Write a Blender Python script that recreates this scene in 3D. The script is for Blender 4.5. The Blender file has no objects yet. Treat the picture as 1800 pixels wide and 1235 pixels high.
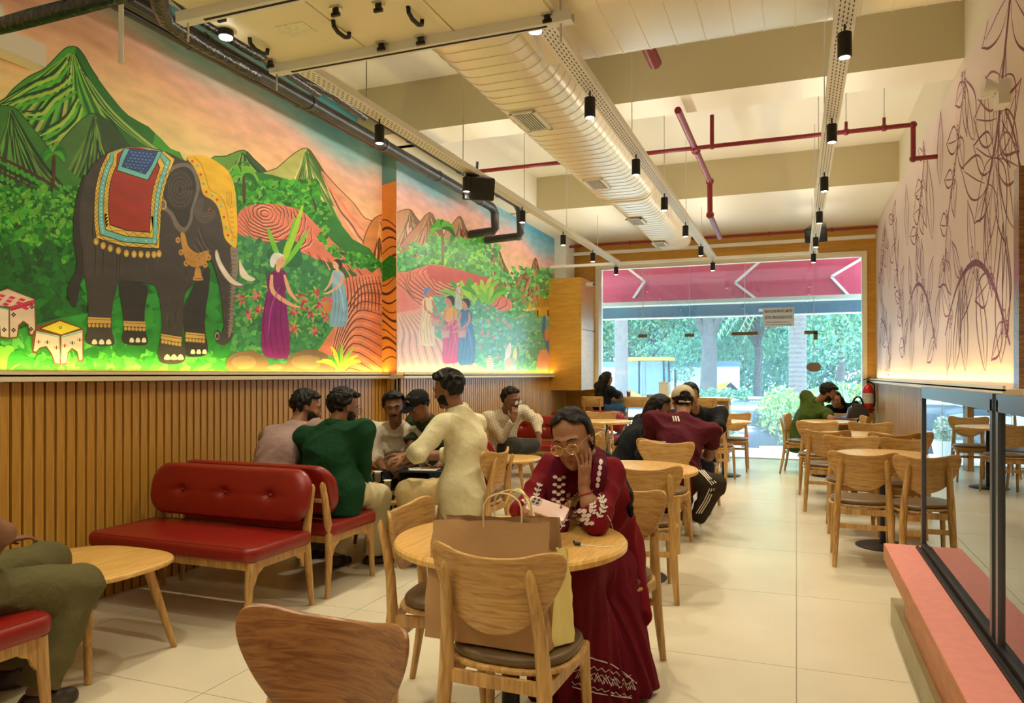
import bpy, bmesh, math, random
import numpy as np
from mathutils import Vector, Matrix, geometry
from mathutils.bvhtree import BVHTree
PI = math.pi
random.seed(7)
SC = bpy.context.scene
COL = SC.collection

# ------------------------------------------------------------------ camera, sky, sun, exposure
EYE = 1.38                      # camera height in metres
YAW = math.atan2(500, 1300)     # the lens looks this far to the left of the room's long axis
CS, SN = math.cos(YAW), math.sin(YAW)
FOC = 1300.0
cam = bpy.data.cameras.new('camera'); cam_o = bpy.data.objects.new('camera', cam); COL.objects.link(cam_o)
cam_o.location = (0, 0, EYE); cam_o.rotation_euler = (PI/2, 0, YAW)
cam.sensor_width = 36; cam.lens = 36*FOC/1800; cam.shift_y = 40.5/1800; cam.clip_start = .05; cam.clip_end = 300
SC.camera = cam_o
SC.view_settings.view_transform = 'Standard'; SC.view_settings.look = 'None'
SC.view_settings.gamma = 1; SC.view_settings.exposure = 0.0; SC.view_settings.use_curve_mapping = False
W = bpy.data.worlds.new('sky'); SC.world = W; W.use_nodes = True
W.node_tree.nodes['Background'].inputs[0].default_value = (.55, .80, 1.0, 1)
W.node_tree.nodes['Background'].inputs[1].default_value = 8.0
sun = bpy.data.lights.new('sun', 'SUN'); sun.energy = 7.0; sun.angle = .02; sun.color = (1, .95, .86)
sun_o = bpy.data.objects.new('sun', sun); COL.objects.link(sun_o); sun_o.rotation_euler = (math.radians(38), 0, math.radians(165))

def P(u, v, d):
    """real point at depth d (metres along the lens axis) seen at photo position u, v"""
    s = (u-900)/FOC*d
    return Vector((s*CS-d*SN, s*SN+d*CS, EYE-(v-658)*d/FOC))
def onwall(u, v, X):
    """photo position -> point on the plane x = X"""
    d = X/(((u-1400)/FOC)*CS)
    return Vector((X, (d+X*SN)/CS, EYE-(v-658)*d/FOC))

# ------------------------------------------------------------------ ledge strips of the room, plus fill lamps added without fixtures
def area(name, loc, rot, sx, sy, energy, color):
    l = bpy.data.lights.new(name, 'AREA'); l.shape = 'RECTANGLE'; l.size = sx; l.size_y = sy; l.energy = energy; l.color = color
    o = bpy.data.objects.new(name, l); COL.objects.link(o); o.location = loc; o.rotation_euler = rot; return o
XA, XB, XR = -4.03, -3.86, 1.15       # left wall (near part), left wall (far part), right wall
YC, YW = 6.71, 12.7                    # where the left wall steps, window wall
ZB, ZC = 3.70, 4.18                    # underside of beams, ceiling
WARM = (1, .88, .62)
area('room_fill', (-1.6, -0.6, 3.55), (0, 0, 0), 1.2, 1.2, 26, WARM)  # both overhead panels are unseen fill, added to brighten the room
area('room_fill', (-1.6, 1.6, 3.55), (0, 0, 0), 1.2, .6, 14, WARM)
area('mural_fill', (-2.76, 5.3, EYE+1.83), (0, math.radians(62), 0), .08, 3.4, 20, (1, .90, .68))  # these three are unseen washes added to brighten the painted wall
area('mural_fill', (-2.3, 1.7, EYE+2.15), (0, math.radians(55), 0), .10, 1.6, 15, (1, .90, .68))
area('mural_fill', (-2.74, 9.2, EYE+1.83), (0, math.radians(62), 0), .08, 4.2, 14, (1, .92, .74))
area('cove_light', (XA+.045, 4.7, 1.405), (PI, 0, 0), .05, 4.0, 11, (1, .80, .2))
area('cove_light', (XB+.045, 9.6, 1.405), (PI, 0, 0), .05, 5.7, 12, (1, .78, .25))
area('cove_light', (XR-.045, 8.7, 1.33), (PI, 0, 0), .05, 7.6, 16, (1, .72, .22))

for _x in (-2.67, -1.19, .225): area('ceiling_fill', (_x, 8.4, EYE+1.82), (PI, 0, 0), .06, 6.2, 13, (1, .93, .78))  # added above the trays to lift the ceiling, no fitting there
# ------------------------------------------------------------------ helpers
def link(name, me, mats=None, parent=None, label=None, cat=None, group=None, kind=None):
    o = bpy.data.objects.new(name, me); COL.objects.link(o)
    if mats is not None:
        for m in (mats if isinstance(mats, (list, tuple)) else [mats]): me.materials.append(m)
    if parent is not None: o.parent = parent
    return tag(o, label, cat, group, kind)
def tag(o, label=None, cat=None, group=None, kind=None):
    if label: o['label'] = label
    if cat: o['category'] = cat
    if group: o['group'] = group
    if kind: o['kind'] = kind
    return o
def thing(name, label, cat, loc=(0, 0, 0), rz=0, group=None):
    o = bpy.data.objects.new(name, None); COL.objects.link(o); o.location = loc; o.rotation_euler = (0, 0, rz)
    o.empty_display_size = .1
    return tag(o, label, cat, group)
def copy_tree(o, loc=None, rz=None, label=None, group=None, parent=None):
    c = o.copy(); COL.objects.link(c)
    if parent is not None: c.parent = parent
    if loc is not None: c.location = loc
    if rz is not None: c.rotation_euler = (0, 0, rz)
    if label: c['label'] = label
    if group: c['group'] = group
    for ch in list(o.children): copy_tree(ch, parent=c)
    return c

def catmull(pts, n=6, closed=True):
    out = []; N = len(pts); rng = range(N if closed else N-1)
    for i in rng:
        if closed: p0, p1, p2, p3 = pts[i-1], pts[i], pts[(i+1) % N], pts[(i+2) % N]
        else: p0, p1, p2, p3 = pts[max(i-1, 0)], pts[i], pts[i+1], pts[min(i+2, N-1)]
        for k in range(n):
            t = k/n
            out.append(tuple(.5*((2*b)+(-a+c)*t+(2*a-5*b+4*c-d)*t*t+(-a+3*b-3*c+d)*t**3) for a, b, c, d in zip(p0, p1, p2, p3)))
    if not closed: out.append(tuple(pts[-1]))
    return out

def frame(t, hint=Vector((0, 0, 1))):
    t = t.normalized()
    if abs(t.dot(hint)) > .95: hint = Vector((1, 0, 0)) if abs(t.x) < .9 else Vector((0, 1, 0))
    a = hint.cross(t).normalized(); return a, t.cross(a).normalized()

class MB:
    def __init__(s): s.v = []; s.f = []; s.m = []; s.mi = 0
    def add(s, vs, fs, T=None):
        n = len(s.v)
        s.v += [tuple(T @ Vector(p)) if T is not None else tuple(p) for p in vs]
        for f in fs: s.f.append(tuple(n+i for i in f)); s.m.append(s.mi)
        return s
    def box(s, c, d, rz=0, T=None):
        x, y, z = d[0]/2, d[1]/2, d[2]/2
        vs = [(i*x, j*y, k*z) for i in (-1, 1) for j in (-1, 1) for k in (-1, 1)]
        fs = [(0, 1, 3, 2), (4, 6, 7, 5), (0, 4, 5, 1), (2, 3, 7, 6), (0, 2, 6, 4), (1, 5, 7, 3)]
        M = Matrix.Translation(c) @ Matrix.Rotation(rz, 4, 'Z')
        if T is not None: M = T @ M
        return s.add(vs, fs, M)
    def bar(s, a, b, w, h, hint=Vector((0, 0, 1)), w2=None, h2=None):
        a, b = Vector(a), Vector(b); x, y = frame(b-a, hint); w2 = w2 or w; h2 = h2 or h
        vs = [a+x*i*w/2+y*j*h/2 for i, j in ((-1, -1), (1, -1), (1, 1), (-1, 1))]+[b+x*i*w2/2+y*j*h2/2 for i, j in ((-1, -1), (1, -1), (1, 1), (-1, 1))]
        return s.add(vs, [(3, 2, 1, 0), (4, 5, 6, 7), (0, 1, 5, 4), (1, 2, 6, 5), (2, 3, 7, 6), (3, 0, 4, 7)])
    def tube(s, path, r, n=10, caps=True, flat=1.0, hint=Vector((0, 0, 1))):
        path = [Vector(p) for p in path]; N = len(path)
        if not isinstance(r, (list, tuple)): r = [r]*N
        elif len(r) == 2 and N > 2: r = [r[0]+(r[1]-r[0])*i/(N-1) for i in range(N)]
        vs = []; pa = None
        for i, p in enumerate(path):
            t = (path[min(i+1, N-1)]-path[max(i-1, 0)])
            a, b = frame(t, hint)
            if pa is not None:
                a = (pa-t.normalized()*pa.dot(t.normalized())).normalized(); b = t.normalized().cross(a)
            pa = a
            for k in range(n):
                an = 2*PI*k/n; vs.append(p+a*math.cos(an)*r[i]+b*math.sin(an)*r[i]*flat)
        fs = [(i*n+k, i*n+(k+1) % n, (i+1)*n+(k+1) % n, (i+1)*n+k) for i in range(N-1) for k in range(n)]
        if caps: fs += [tuple(range(n-1, -1, -1)), tuple(range((N-1)*n, N*n))]
        return s.add(vs, fs)
    def lathe(s, prof, c=(0, 0, 0), n=24, T=None):
        vs = [(c[0]+r*math.cos(2*PI*k/n), c[1]+r*math.sin(2*PI*k/n), c[2]+z) for r, z in prof for k in range(n)]
        N = len(prof); fs = [(i*n+k, i*n+(k+1) % n, (i+1)*n+(k+1) % n, (i+1)*n+k) for i in range(N-1) for k in range(n)]
        fs += [tuple(range(n-1, -1, -1)), tuple(range((N-1)*n, N*n))]
        return s.add(vs, fs, T)
    def ball(s, c, r, n=10, T=None):
        if not isinstance(r, (tuple, list)): r = (r, r, r)
        vs = [(0, 0, -1)]; m = n//2
        for i in range(1, m):
            a = -PI/2+PI*i/m
            vs += [(math.cos(a)*math.cos(2*PI*k/n), math.cos(a)*math.sin(2*PI*k/n), math.sin(a)) for k in range(n)]
        vs.append((0, 0, 1)); L = len(vs)-1
        fs = [(0, 1+(k+1) % n, 1+k) for k in range(n)]
        fs += [(1+i*n+k, 1+i*n+(k+1) % n, 1+(i+1)*n+(k+1) % n, 1+(i+1)*n+k) for i in range(m-2) for k in range(n)]
        fs += [(1+(m-2)*n+k, 1+(m-2)*n+(k+1) % n, L) for k in range(n)]
        vs = [(c[0]+x*r[0], c[1]+y*r[1], c[2]+z*r[2]) for x, y, z in vs]
        return s.add(vs, fs, T)
    def slab(s, out, z0, z1, bev=.005, dome=0., domeb=0., rings=1, fn=None, steps=2):
        """solid from a 2-D outline between z0 and z1, rounded rim, optional dome; fn maps the points"""
        n = len(out); cx = sum(p[0] for p in out)/n; cy = sum(p[1] for p in out)/n
        nor = []
        for i in range(n):
            a, b = out[i-1], out[(i+1) % n]; tx, ty = b[0]-a[0], b[1]-a[1]; L = math.hypot(tx, ty) or 1
            nor.append((ty/L, -tx/L))
        A = sum(out[i-1][0]*out[i][1]-out[i][0]*out[i-1][1] for i in range(n))
        if A < 0: nor = [(-a, -b) for a, b in nor]
        rows = []
        def ring(off, z, sc=1.): rows.append([(cx+(out[i][0]-nor[i][0]*off-cx)*sc, cy+(out[i][1]-nor[i][1]*off-cy)*sc, z) for i in range(n)])
        for r in range(1, rings): t = r/rings; ring(bev, z0-domeb*(1-t*t), t)
        for k in range(steps+1):
            a = PI/2*k/steps; ring(bev*(1-math.sin(a)), z0+bev*(1-math.cos(a)))
        for k in range(steps+1):
            a = PI/2*k/steps; ring(bev*(1-math.cos(a)), z1-bev*(1-math.sin(a)))
        for r in range(1, rings): t = 1-r/rings; ring(bev, z1+dome*(1-t*t), t)
        vs = [p for R in rows for p in R]; N = len(rows)
        vs.append((cx, cy, z0-domeb)); vs.append((cx, cy, z1+dome)); b, t = len(vs)-2, len(vs)-1
        fs = [(i*n+k, i*n+(k+1) % n, (i+1)*n+(k+1) % n, (i+1)*n+k) for i in range(N-1) for k in range(n)]
        fs += [(b, (k+1) % n, k) for k in range(n)]+[(t, (N-1)*n+k, (N-1)*n+(k+1) % n) for k in range(n)]
        if A < 0: fs = [tuple(reversed(f)) for f in fs]
        if fn: vs = [fn(p) for p in vs]
        return s.add(vs, fs)
    def mesh(s, name, smooth=True, angle=None):
        me = bpy.data.meshes.new(name); me.from_pydata(s.v, [], s.f)
        if any(s.m): me.polygons.foreach_set('material_index', s.m)
        me.polygons.foreach_set('use_smooth', [smooth]*len(s.f))
        if smooth and angle is not None and hasattr(me, 'set_sharp_from_angle'): me.set_sharp_from_angle(angle=math.radians(angle))
        me.update(); return me
    def build(s, name, mats, parent=None, smooth=True, angle=40, **kw):
        return link(name, s.mesh(name, smooth, angle), mats, parent, **kw)

def rrect(w, h, r, n=6):
    out = []
    for cx, cy, a0 in ((w/2-r, h/2-r, 0), (-w/2+r, h/2-r, PI/2), (-w/2+r, -h/2+r, PI), (w/2-r, -h/2+r, 1.5*PI)):
        out += [(cx+r*math.cos(a0+PI/2*k/n), cy+r*math.sin(a0+PI/2*k/n)) for k in range(n+1)]
    return out
def sellipse(a, b, e=2.6, n=48):
    return [(a*math.copysign(abs(math.cos(t))**(2/e), math.cos(t)), b*math.copysign(abs(math.sin(t))**(2/e), math.sin(t))) for t in (2*PI*k/n for k in range(n))]

# ------------------------------------------------------------------ materials
def nodes(m): return m.node_tree.nodes, m.node_tree.links
def mat(name, col, rough=.6, metal=0, bump=None, var=None, spec=.5, coat=0, coord='Object', scale=(1, 1, 1), emit=0, sheen=0):
    """bump=(scale, strength)  var=(scale, amount): noise that mixes the colour lighter and darker"""
    m = bpy.data.materials.new(name); m.use_nodes = True; N, L = nodes(m); b = N['Principled BSDF']
    b.inputs['Base Color'].default_value = (*col, 1); b.inputs['Roughness'].default_value = rough; b.inputs['Metallic'].default_value = metal
    b.inputs['Specular IOR Level'].default_value = spec; b.inputs['Coat Weight'].default_value = coat; b.inputs['Sheen Weight'].default_value = sheen
    if emit: b.inputs['Emission Color'].default_value = (*col, 1); b.inputs['Emission Strength'].default_value = emit
    if bump or var:
        tc = N.new('ShaderNodeTexCoord'); mp = N.new('ShaderNodeMapping'); mp.inputs['Scale'].default_value = scale
        L.new(tc.outputs[coord], mp.inputs['Vector'])
    if var:
        nz = N.new('ShaderNodeTexNoise'); nz.inputs['Scale'].default_value = var[0]; nz.inputs['Detail'].default_value = 5
        L.new(mp.outputs[0], nz.inputs['Vector'])
        r = N.new('ShaderNodeMapRange'); r.inputs[1].default_value = .3; r.inputs[2].default_value = .7
        r.inputs[3].default_value = 1-var[1]; r.inputs[4].default_value = 1+var[1]; L.new(nz.outputs[0], r.inputs[0])
        mx = N.new('ShaderNodeVectorMath'); mx.operation = 'SCALE'; mx.inputs[0].default_value = col
        L.new(r.outputs[0], mx.inputs['Scale']); L.new(mx.outputs[0], b.inputs['Base Color'])
    if bump:
        nb = N.new('ShaderNodeTexNoise'); nb.inputs['Scale'].default_value = bump[0]; nb.inputs['Detail'].default_value = 4
        L.new(mp.outputs[0], nb.inputs['Vector'])
        bp = N.new('ShaderNodeBump'); bp.inputs['Strength'].default_value = bump[1]; bp.inputs['Distance'].default_value = .01
        L.new(nb.outputs[0], bp.inputs['Height']); L.new(bp.outputs[0], b.inputs['Normal'])
    return m
def wood(name, c1, c2, scale=(14, 14, 1.2), rough=.42, coat=.15, dist=1.2, freq=3.0):
    m = bpy.data.materials.new(name); m.use_nodes = True; N, L = nodes(m); b = N['Principled BSDF']
    tc = N.new('ShaderNodeTexCoord'); mp = N.new('ShaderNodeMapping'); mp.inputs['Scale'].default_value = scale
    L.new(tc.outputs['Object'], mp.inputs['Vector'])
    nz = N.new('ShaderNodeTexNoise'); nz.inputs['Scale'].default_value = freq; nz.inputs['Detail'].default_value = 7; nz.inputs['Distortion'].default_value = dist
    L.new(mp.outputs[0], nz.inputs['Vector'])
    cr = N.new('ShaderNodeValToRGB'); e = cr.color_ramp.elements
    e[0].position = .32; e[0].color = (*c2, 1); e[1].position = .62; e[1].color = (*c1, 1)
    L.new(nz.outputs[0], cr.inputs[0]); L.new(cr.outputs[0], b.inputs['Base Color'])
    b.inputs['Roughness'].default_value = rough; b.inputs['Coat Weight'].default_value = coat; b.inputs['Coat Roughness'].default_value = .25
    bp = N.new('ShaderNodeBump'); bp.inputs['Strength'].default_value = .15; bp.inputs['Distance'].default_value = .004
    L.new(nz.outputs[0], bp.inputs['Height']); L.new(bp.outputs[0], b.inputs['Normal'])
    return m
def attr_mat(name, rough=.6, var=(30, .1), scale=(1, 1, 1)):
    m = mat(name, (1, 1, 1), rough, var=var, scale=scale); N, L = nodes(m)
    a = N.new('ShaderNodeAttribute'); a.attribute_name = 'paint'
    vm = [n for n in N if n.type == 'VECT_MATH'][0]; L.new(a.outputs['Color'], vm.inputs[0]); return m
def glass(name, tint=(.93, .98, 1), ior=1.5, rough=0., base=0.0, haze=0.0, hazecol=(.7, .85, 1)):
    m = bpy.data.materials.new(name); m.use_nodes = True; N, L = nodes(m); N.remove(N['Principled BSDF'])
    out = N['Material Output']; tr = N.new('ShaderNodeBsdfTransparent'); tr.inputs[0].default_value = (*tint, 1)
    gl = N.new('ShaderNodeBsdfGlossy'); gl.inputs['Roughness'].default_value = rough
    fr = N.new('ShaderNodeFresnel'); fr.inputs[0].default_value = ior
    mx = N.new('ShaderNodeMixShader'); L.new(tr.outputs[0], mx.inputs[1]); L.new(gl.outputs[0], mx.inputs[2])
    if base:
        ad = N.new('ShaderNodeMath'); ad.use_clamp = True; ad.inputs[1].default_value = base; L.new(fr.outputs[0], ad.inputs[0]); L.new(ad.outputs[0], mx.inputs[0])
    else: L.new(fr.outputs[0], mx.inputs[0])
    o = mx
    if haze:
        tl = N.new('ShaderNodeBsdfTranslucent'); tl.inputs[0].default_value = (*hazecol, 1)
        m2 = N.new('ShaderNodeMixShader'); m2.inputs[0].default_value = haze; L.new(mx.outputs[0], m2.inputs[1]); L.new(tl.outputs[0], m2.inputs[2]); o = m2
    L.new(o.outputs[0], out.inputs[0]); return m

OAK, OAK2 = (.60, .36, .12), (.36, .18, .05)
M = dict(
    oak=wood('oak', OAK, OAK2), oak_panel=wood('oak_panel', (.60, .36, .12), (.38, .19, .05), scale=(2.2, 8, 26)),
    oak_top=wood('oak_top', (.78, .48, .15), (.58, .31, .08), scale=(22, 1.6, 4), rough=.3, coat=.3),
    walnut=wood('walnut_stain', (.34, .15, .05), (.17, .06, .02), scale=(2.0, 8, 26), rough=.25, coat=.5),
    slat=wood('slat_wood', (.56, .30, .05), (.38, .18, .025), scale=(10, 16, .7), rough=.45),
    ply=wood('wall_ply', (.64, .34, .05), (.54, .26, .03), scale=(1, 1.2, 8), rough=.4),
    ledge_oak=wood('ledge_oak', (.62, .4, .16), (.5, .3, .1), scale=(3, 12, 12)),
    black=mat('black_metal', (.012, .012, .014), .4, spec=.4), gap=mat('slat_backing', (.015, .012, .01), .8),
    cushion=mat('brown_vinyl', (.15, .095, .045), .35, bump=(60, .1)),
    red=mat('red_leather', (.23, .009, .005), .33, bump=(180, .12), var=(3, .08)),
    redd=mat('red_piping', (.17, .008, .005), .4),
    cream=mat('cream_paint', (.80, .74, .60), .7, bump=(8, .05)), beam=mat('beam_olive', (.56, .49, .30), .7, bump=(6, .05)),
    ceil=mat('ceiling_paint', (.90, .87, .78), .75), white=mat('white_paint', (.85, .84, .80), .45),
    duct=mat('duct_paint', (.88, .80, .62), .32, metal=.25, bump=(5, .12)), acbox=mat('unit_panel', (.92, .83, .58), .45, var=(2, .04)),
    steel=mat('steel', (.6, .6, .6), .3, metal=1), chrome=mat('chrome', (.75, .75, .75), .12, metal=1),
    foil=mat('black_foil_wrap', (.018, .017, .018), .22, bump=(28, .9)), pipe=mat('black_pipe', (.03, .03, .033), .35, bump=(9, .35), var=(6, .5)),
    redpipe=mat('red_pipe', (.23, .012, .02), .4), gold=mat('gold', (.7, .5, .2), .25, metal=1),
    pink=mat('pink_laminate', (.74, .27, .23), .45, var=(25, .06)), terra=mat('terracotta_laminate', (.55, .2, .07), .5, var=(7, .16), scale=(1, 1, 3)),
    plinth=mat('plinth_stone', (.42, .37, .22), .5, var=(6, .1)),
    glass=glass('window_glass', (.92, .98, 1), base=.01, haze=.05), screen=glass('screen_glass', (.93, .95, .97), ior=1.6, base=.24),
    paper=mat('kraft_paper', (.44, .25, .105), .8, bump=(7, .5), var=(4, .08)), paper2=mat('kraft_paper_inside', (.36, .2, .09), .8),
    yellow=mat('cream_card', (.85, .72, .28), .5), twine=mat('paper_twine', (.72, .52, .28), .8),
)
# ------------------------------------------------------------------ smooth solids from distance fields (bodies, clothes, hair)
def _smin(a, b, k): 
    if k <= 0: return np.minimum(a, b)
    h = np.maximum(k-np.abs(a-b), 0)/k
    return np.minimum(a, b)-h*h*k*.25
def V3(p): return np.array(tuple(p), dtype=np.float32)
class SDF:
    def __init__(s): s.p = []
    def cap(s, a, b, ra, rb=None, k=.02, flat=1., axis=None, cut=False, cuta=False, op='u', grow=0.):
        a, b = V3(a), V3(b); rb = ra if rb is None else rb; ra += grow; rb += grow
        R = max(ra, rb)
        ax = None
        if axis is not None and flat != 1.: ax = V3(Vector(tuple(axis)).normalized())
        def f(X, Y, Z):
            q = np.stack([X-a[0], Y-a[1], Z-a[2]]); ba = b-a
            if ax is not None:
                m = (1/flat-1); dn = q[0]*ax[0]+q[1]*ax[1]+q[2]*ax[2]; q = np.stack([q[i]+ax[i]*dn*m for i in range(3)])
                ba = ba+ax*float(np.dot(ba, ax))*m
            L = float(np.dot(ba, ba))+1e-9
            t = (q[0]*ba[0]+q[1]*ba[1]+q[2]*ba[2])/L; tc = np.clip(t, 0, 1)
            d = np.sqrt(sum((q[i]-ba[i]*tc)**2 for i in range(3)))-(ra+(rb-ra)*tc)
            if cut: d = np.maximum(d, (t-1)*math.sqrt(L))
            if cuta: d = np.maximum(d, -t*math.sqrt(L))
            return d
        s.p.append((np.minimum(a, b)-R, np.maximum(a, b)+R, f, k, op)); return s
    def ell(s, c, r, R=None, k=.015, op='u', cutf=None):
        c = V3(c); r = V3(r); Rm = None if R is None else np.array(R, dtype=np.float32)   # rows = local axes
        m = float(max(r))
        def f(X, Y, Z):
            q = [X-c[0], Y-c[1], Z-c[2]]
            if Rm is not None: q = [Rm[i, 0]*q[0]+Rm[i, 1]*q[1]+Rm[i, 2]*q[2] for i in range(3)]
            n = np.sqrt((q[0]/r[0])**2+(q[1]/r[1])**2+(q[2]/r[2])**2)
            d = (n-1)*float(min(r))*.5+(n-1)*float(np.mean(r))*.5
            if cutf is not None: d = np.maximum(d, cutf(q[0]+0, q[1]+0, q[2]+0))
            return d
        s.p.append((c-m, c+m, f, k, op)); return s
    def fn(s, lo, hi, f, k=.0, op='u'): s.p.append((V3(lo), V3(hi), f, k, op)); return s
    def mesh(s, name, h, wr=None, relax=1):
        us = [p for p in s.p if p[4] == 'u']
        lo = np.min([p[0] for p in us], axis=0)-4*h-.03; hi = np.max([p[1] for p in us], axis=0)+4*h+.03
        n = np.ceil((hi-lo)/h).astype(int)+1
        D = np.full(tuple(n), .2, dtype=np.float32)
        ax = [(lo[i]+h*np.arange(n[i])).astype(np.float32) for i in range(3)]
        for a, b, f, k, op in s.p:
            mg = max(3*h, k*1.2)+.01
            i0 = np.clip(np.floor((a-mg-lo)/h).astype(int), 0, n-1); i1 = np.clip(np.ceil((b+mg-lo)/h).astype(int)+1, 1, n)
            if np.any(i1 <= i0): continue
            X, Y, Z = np.meshgrid(ax[0][i0[0]:i1[0]], ax[1][i0[1]:i1[1]], ax[2][i0[2]:i1[2]], indexing='ij')
            d = f(X, Y, Z).astype(np.float32); sl = tuple(slice(i0[i], i1[i]) for i in range(3))
            if op == 'u': D[sl] = _smin(D[sl], d, k)
            elif op == 's': D[sl] = -_smin(-D[sl], d, k)
        I = D < 0
        c = I[:-1, :-1, :-1].astype(np.int8)
        for i, j, k in ((1, 0, 0), (0, 1, 0), (0, 0, 1), (1, 1, 0), (1, 0, 1), (0, 1, 1), (1, 1, 1)):
            c = c+I[i:n[0]-1+i, j:n[1]-1+j, k:n[2]-1+k]
        act = np.argwhere((c > 0) & (c < 8))
        if len(act) == 0: return bpy.data.meshes.new(name)
        idx = np.full(c.shape, -1, dtype=np.int32); idx[act[:, 0], act[:, 1], act[:, 2]] = np.arange(len(act))
        pos = np.zeros((len(act), 3)); cnt = np.zeros(len(act))
        for a in [(0, 0, 0), (1, 0, 0), (0, 1, 0), (0, 0, 1), (1, 1, 0), (1, 0, 1), (0, 1, 1)]:
            for axn in range(3):
                if a[axn]: continue
                b = list(a); b[axn] = 1
                da = D[act[:, 0]+a[0], act[:, 1]+a[1], act[:, 2]+a[2]]; db = D[act[:, 0]+b[0], act[:, 1]+b[1], act[:, 2]+b[2]]
                x = (da < 0) != (db < 0); t = np.where(x, da/(da-db+1e-12), 0)
                p = np.tile(np.array(a, dtype=float), (len(act), 1)); p[:, axn] += t
                pos += p*x[:, None]; cnt += x
        vs = (act+pos/cnt[:, None])*h+lo
        Q = []
        for axn in range(3):
            o = [k for k in range(3) if k != axn]
            A = np.take(I, range(n[axn]-1), axn); B = np.take(I, range(1, n[axn]), axn)
            sl = [slice(None)]*3; sl[o[0]] = slice(1, n[o[0]]-1); sl[o[1]] = slice(1, n[o[1]]-1)
            A, B = A[tuple(sl)], B[tuple(sl)]
            e = np.argwhere(A != B); ins = A[e[:, 0], e[:, 1], e[:, 2]]
            e[:, o[0]] += 1; e[:, o[1]] += 1
            q = []
            for du, dv in ((0, 0), (-1, 0), (-1, -1), (0, -1)):
                g = e.copy(); g[:, o[0]] += du; g[:, o[1]] += dv; q.append(idx[g[:, 0], g[:, 1], g[:, 2]])
            q = np.stack(q, 1); fl = ins if axn != 1 else ~ins
            q[fl] = q[fl][:, ::-1]; q = q[:, ::-1]; Q.append(q)
        Q = np.concatenate(Q); Q = Q[(Q >= 0).all(1)]
        for _ in range(relax):
            ac = np.zeros_like(vs); ct = np.zeros(len(vs))
            for i in range(4):
                np.add.at(ac, Q[:, i], vs[Q[:, (i+1) % 4]]+vs[Q[:, (i+3) % 4]]); np.add.at(ct, Q[:, i], 2)
            vs = vs*.5+.5*ac/np.maximum(ct, 1)[:, None]
        if wr is not None:
            d1 = vs[Q[:, 2]]-vs[Q[:, 0]]; d2 = vs[Q[:, 3]]-vs[Q[:, 1]]; fn = np.cross(d1, d2); vn = np.zeros_like(vs)
            for i in range(4): np.add.at(vn, Q[:, i], fn)
            vn /= np.linalg.norm(vn, axis=1)[:, None]+1e-9; vs = vs+vn*wr(vs)[:, None]
        me = bpy.data.meshes.new(name)
        me.vertices.add(len(vs)); me.vertices.foreach_set('co', vs.astype(np.float32).ravel())
        me.loops.add(len(Q)*4); me.loops.foreach_set('vertex_index', Q.astype(np.int32).ravel())
        me.polygons.add(len(Q)); me.polygons.foreach_set('loop_start', np.arange(0, len(Q)*4, 4, dtype=np.int32))
        me.polygons.foreach_set('use_smooth', np.ones(len(Q), dtype=bool)); me.update(calc_edges=True); me.validate()
        return me
def wrinkle(amp, f=22., seed=0):
    rs = np.random.RandomState(seed); K = rs.normal(size=(7, 3)); K /= np.linalg.norm(K, axis=1)[:, None]; ph = rs.rand(7)*6.3; F = f*(.5+rs.rand(7)*1.1)
    def g(v):
        w = v+.02*np.sin(v[:, [1, 2, 0]]*f*.7+ph[0])
        s = sum(np.sin(w@K[i]*F[i]+ph[i]) for i in range(7))/7
        return amp*(np.abs(s)*-2+.5)*1.2
    return g
# ------------------------------------------------------------------ the room
Y0 = -3.2
def struct(name, mb, m, parent=None, **kw):
    o = mb.build(name, m, parent, smooth=False, angle=None, **kw)
    if parent is None: o['kind'] = 'structure'
    return o
# floor of large tiles: grout bed, then each tile
fl = struct('floor', MB().box(((XA+XR)/2, 4.8, -.03), (XR-XA+.3, 16.2, .05)), mat('grout', (.30, .26, .18), .8))
tile_m = mat('floor_tile', (.66, .59, .44), .27, bump=(3, .03), var=(1.6, .06), spec=.45)
tx = [-4.2, -3.6, -2.4, -1.2, 0, 1.2]; TL = 1.22
for i in range(len(tx)-1):
    for j in range(12):
        x0, x1 = tx[i], min(tx[i+1], 1.17); y0 = -1.15+j*TL; y1 = y0+TL
        t = MB().box(((x0+x1)/2, (y0+y1)/2, -.003), (x1-x0-.004, y1-y0-.004, .006)); struct('tile', t, tile_m, fl)
struct('floor_back', MB().box((-1.4, -2.2, -.003), (5.3, 2.06, .006)), tile_m)
# left wall: near part, step, far part
struct('wall_left', MB().box((XA-.1, (Y0+YC)/2, 2.1), (.2, YC-Y0, 4.4)).box((XA-.1+.085, (YC+YW)/2+.0, 2.1), (.37, YW-YC, 4.4)), M['cream'])
struct('wall_right', MB().box((XR+.1, (Y0+YW)/2, 2.1), (.2, YW-Y0+.4, 4.4)), M['cream'])
struct('wall_back', MB().box((-1.4, Y0-.1, 2.1), (5.6, .2, 4.4)), M['walnut'])
ce = MB().box((-1.4, (Y0+YW)/2, ZC+.05), (5.6, YW-Y0+.4, .1))
struct('ceiling', ce, M['ceil'])
bm_ = MB()
def beam(y0, y1, name='trim_1', x0=XA, x1=XR, m=None):
    b = MB().box(((x0+x1)/2, (y0+y1)/2, (ZB+ZC)/2), (x1-x0, y1-y0, ZC-ZB)); return struct(name, b, m or [M['beam'], M['ceil']])
# concrete beams: olive sides, pale undersides
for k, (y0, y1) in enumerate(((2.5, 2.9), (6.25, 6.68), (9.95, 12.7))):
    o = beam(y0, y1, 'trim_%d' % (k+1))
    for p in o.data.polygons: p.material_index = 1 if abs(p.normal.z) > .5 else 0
o = MB().box((XB+.19, 8.3, (ZB+ZC)/2), (.44, 3.4, ZC-ZB)); struct('trim_4', o, M['ceil'])
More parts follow.
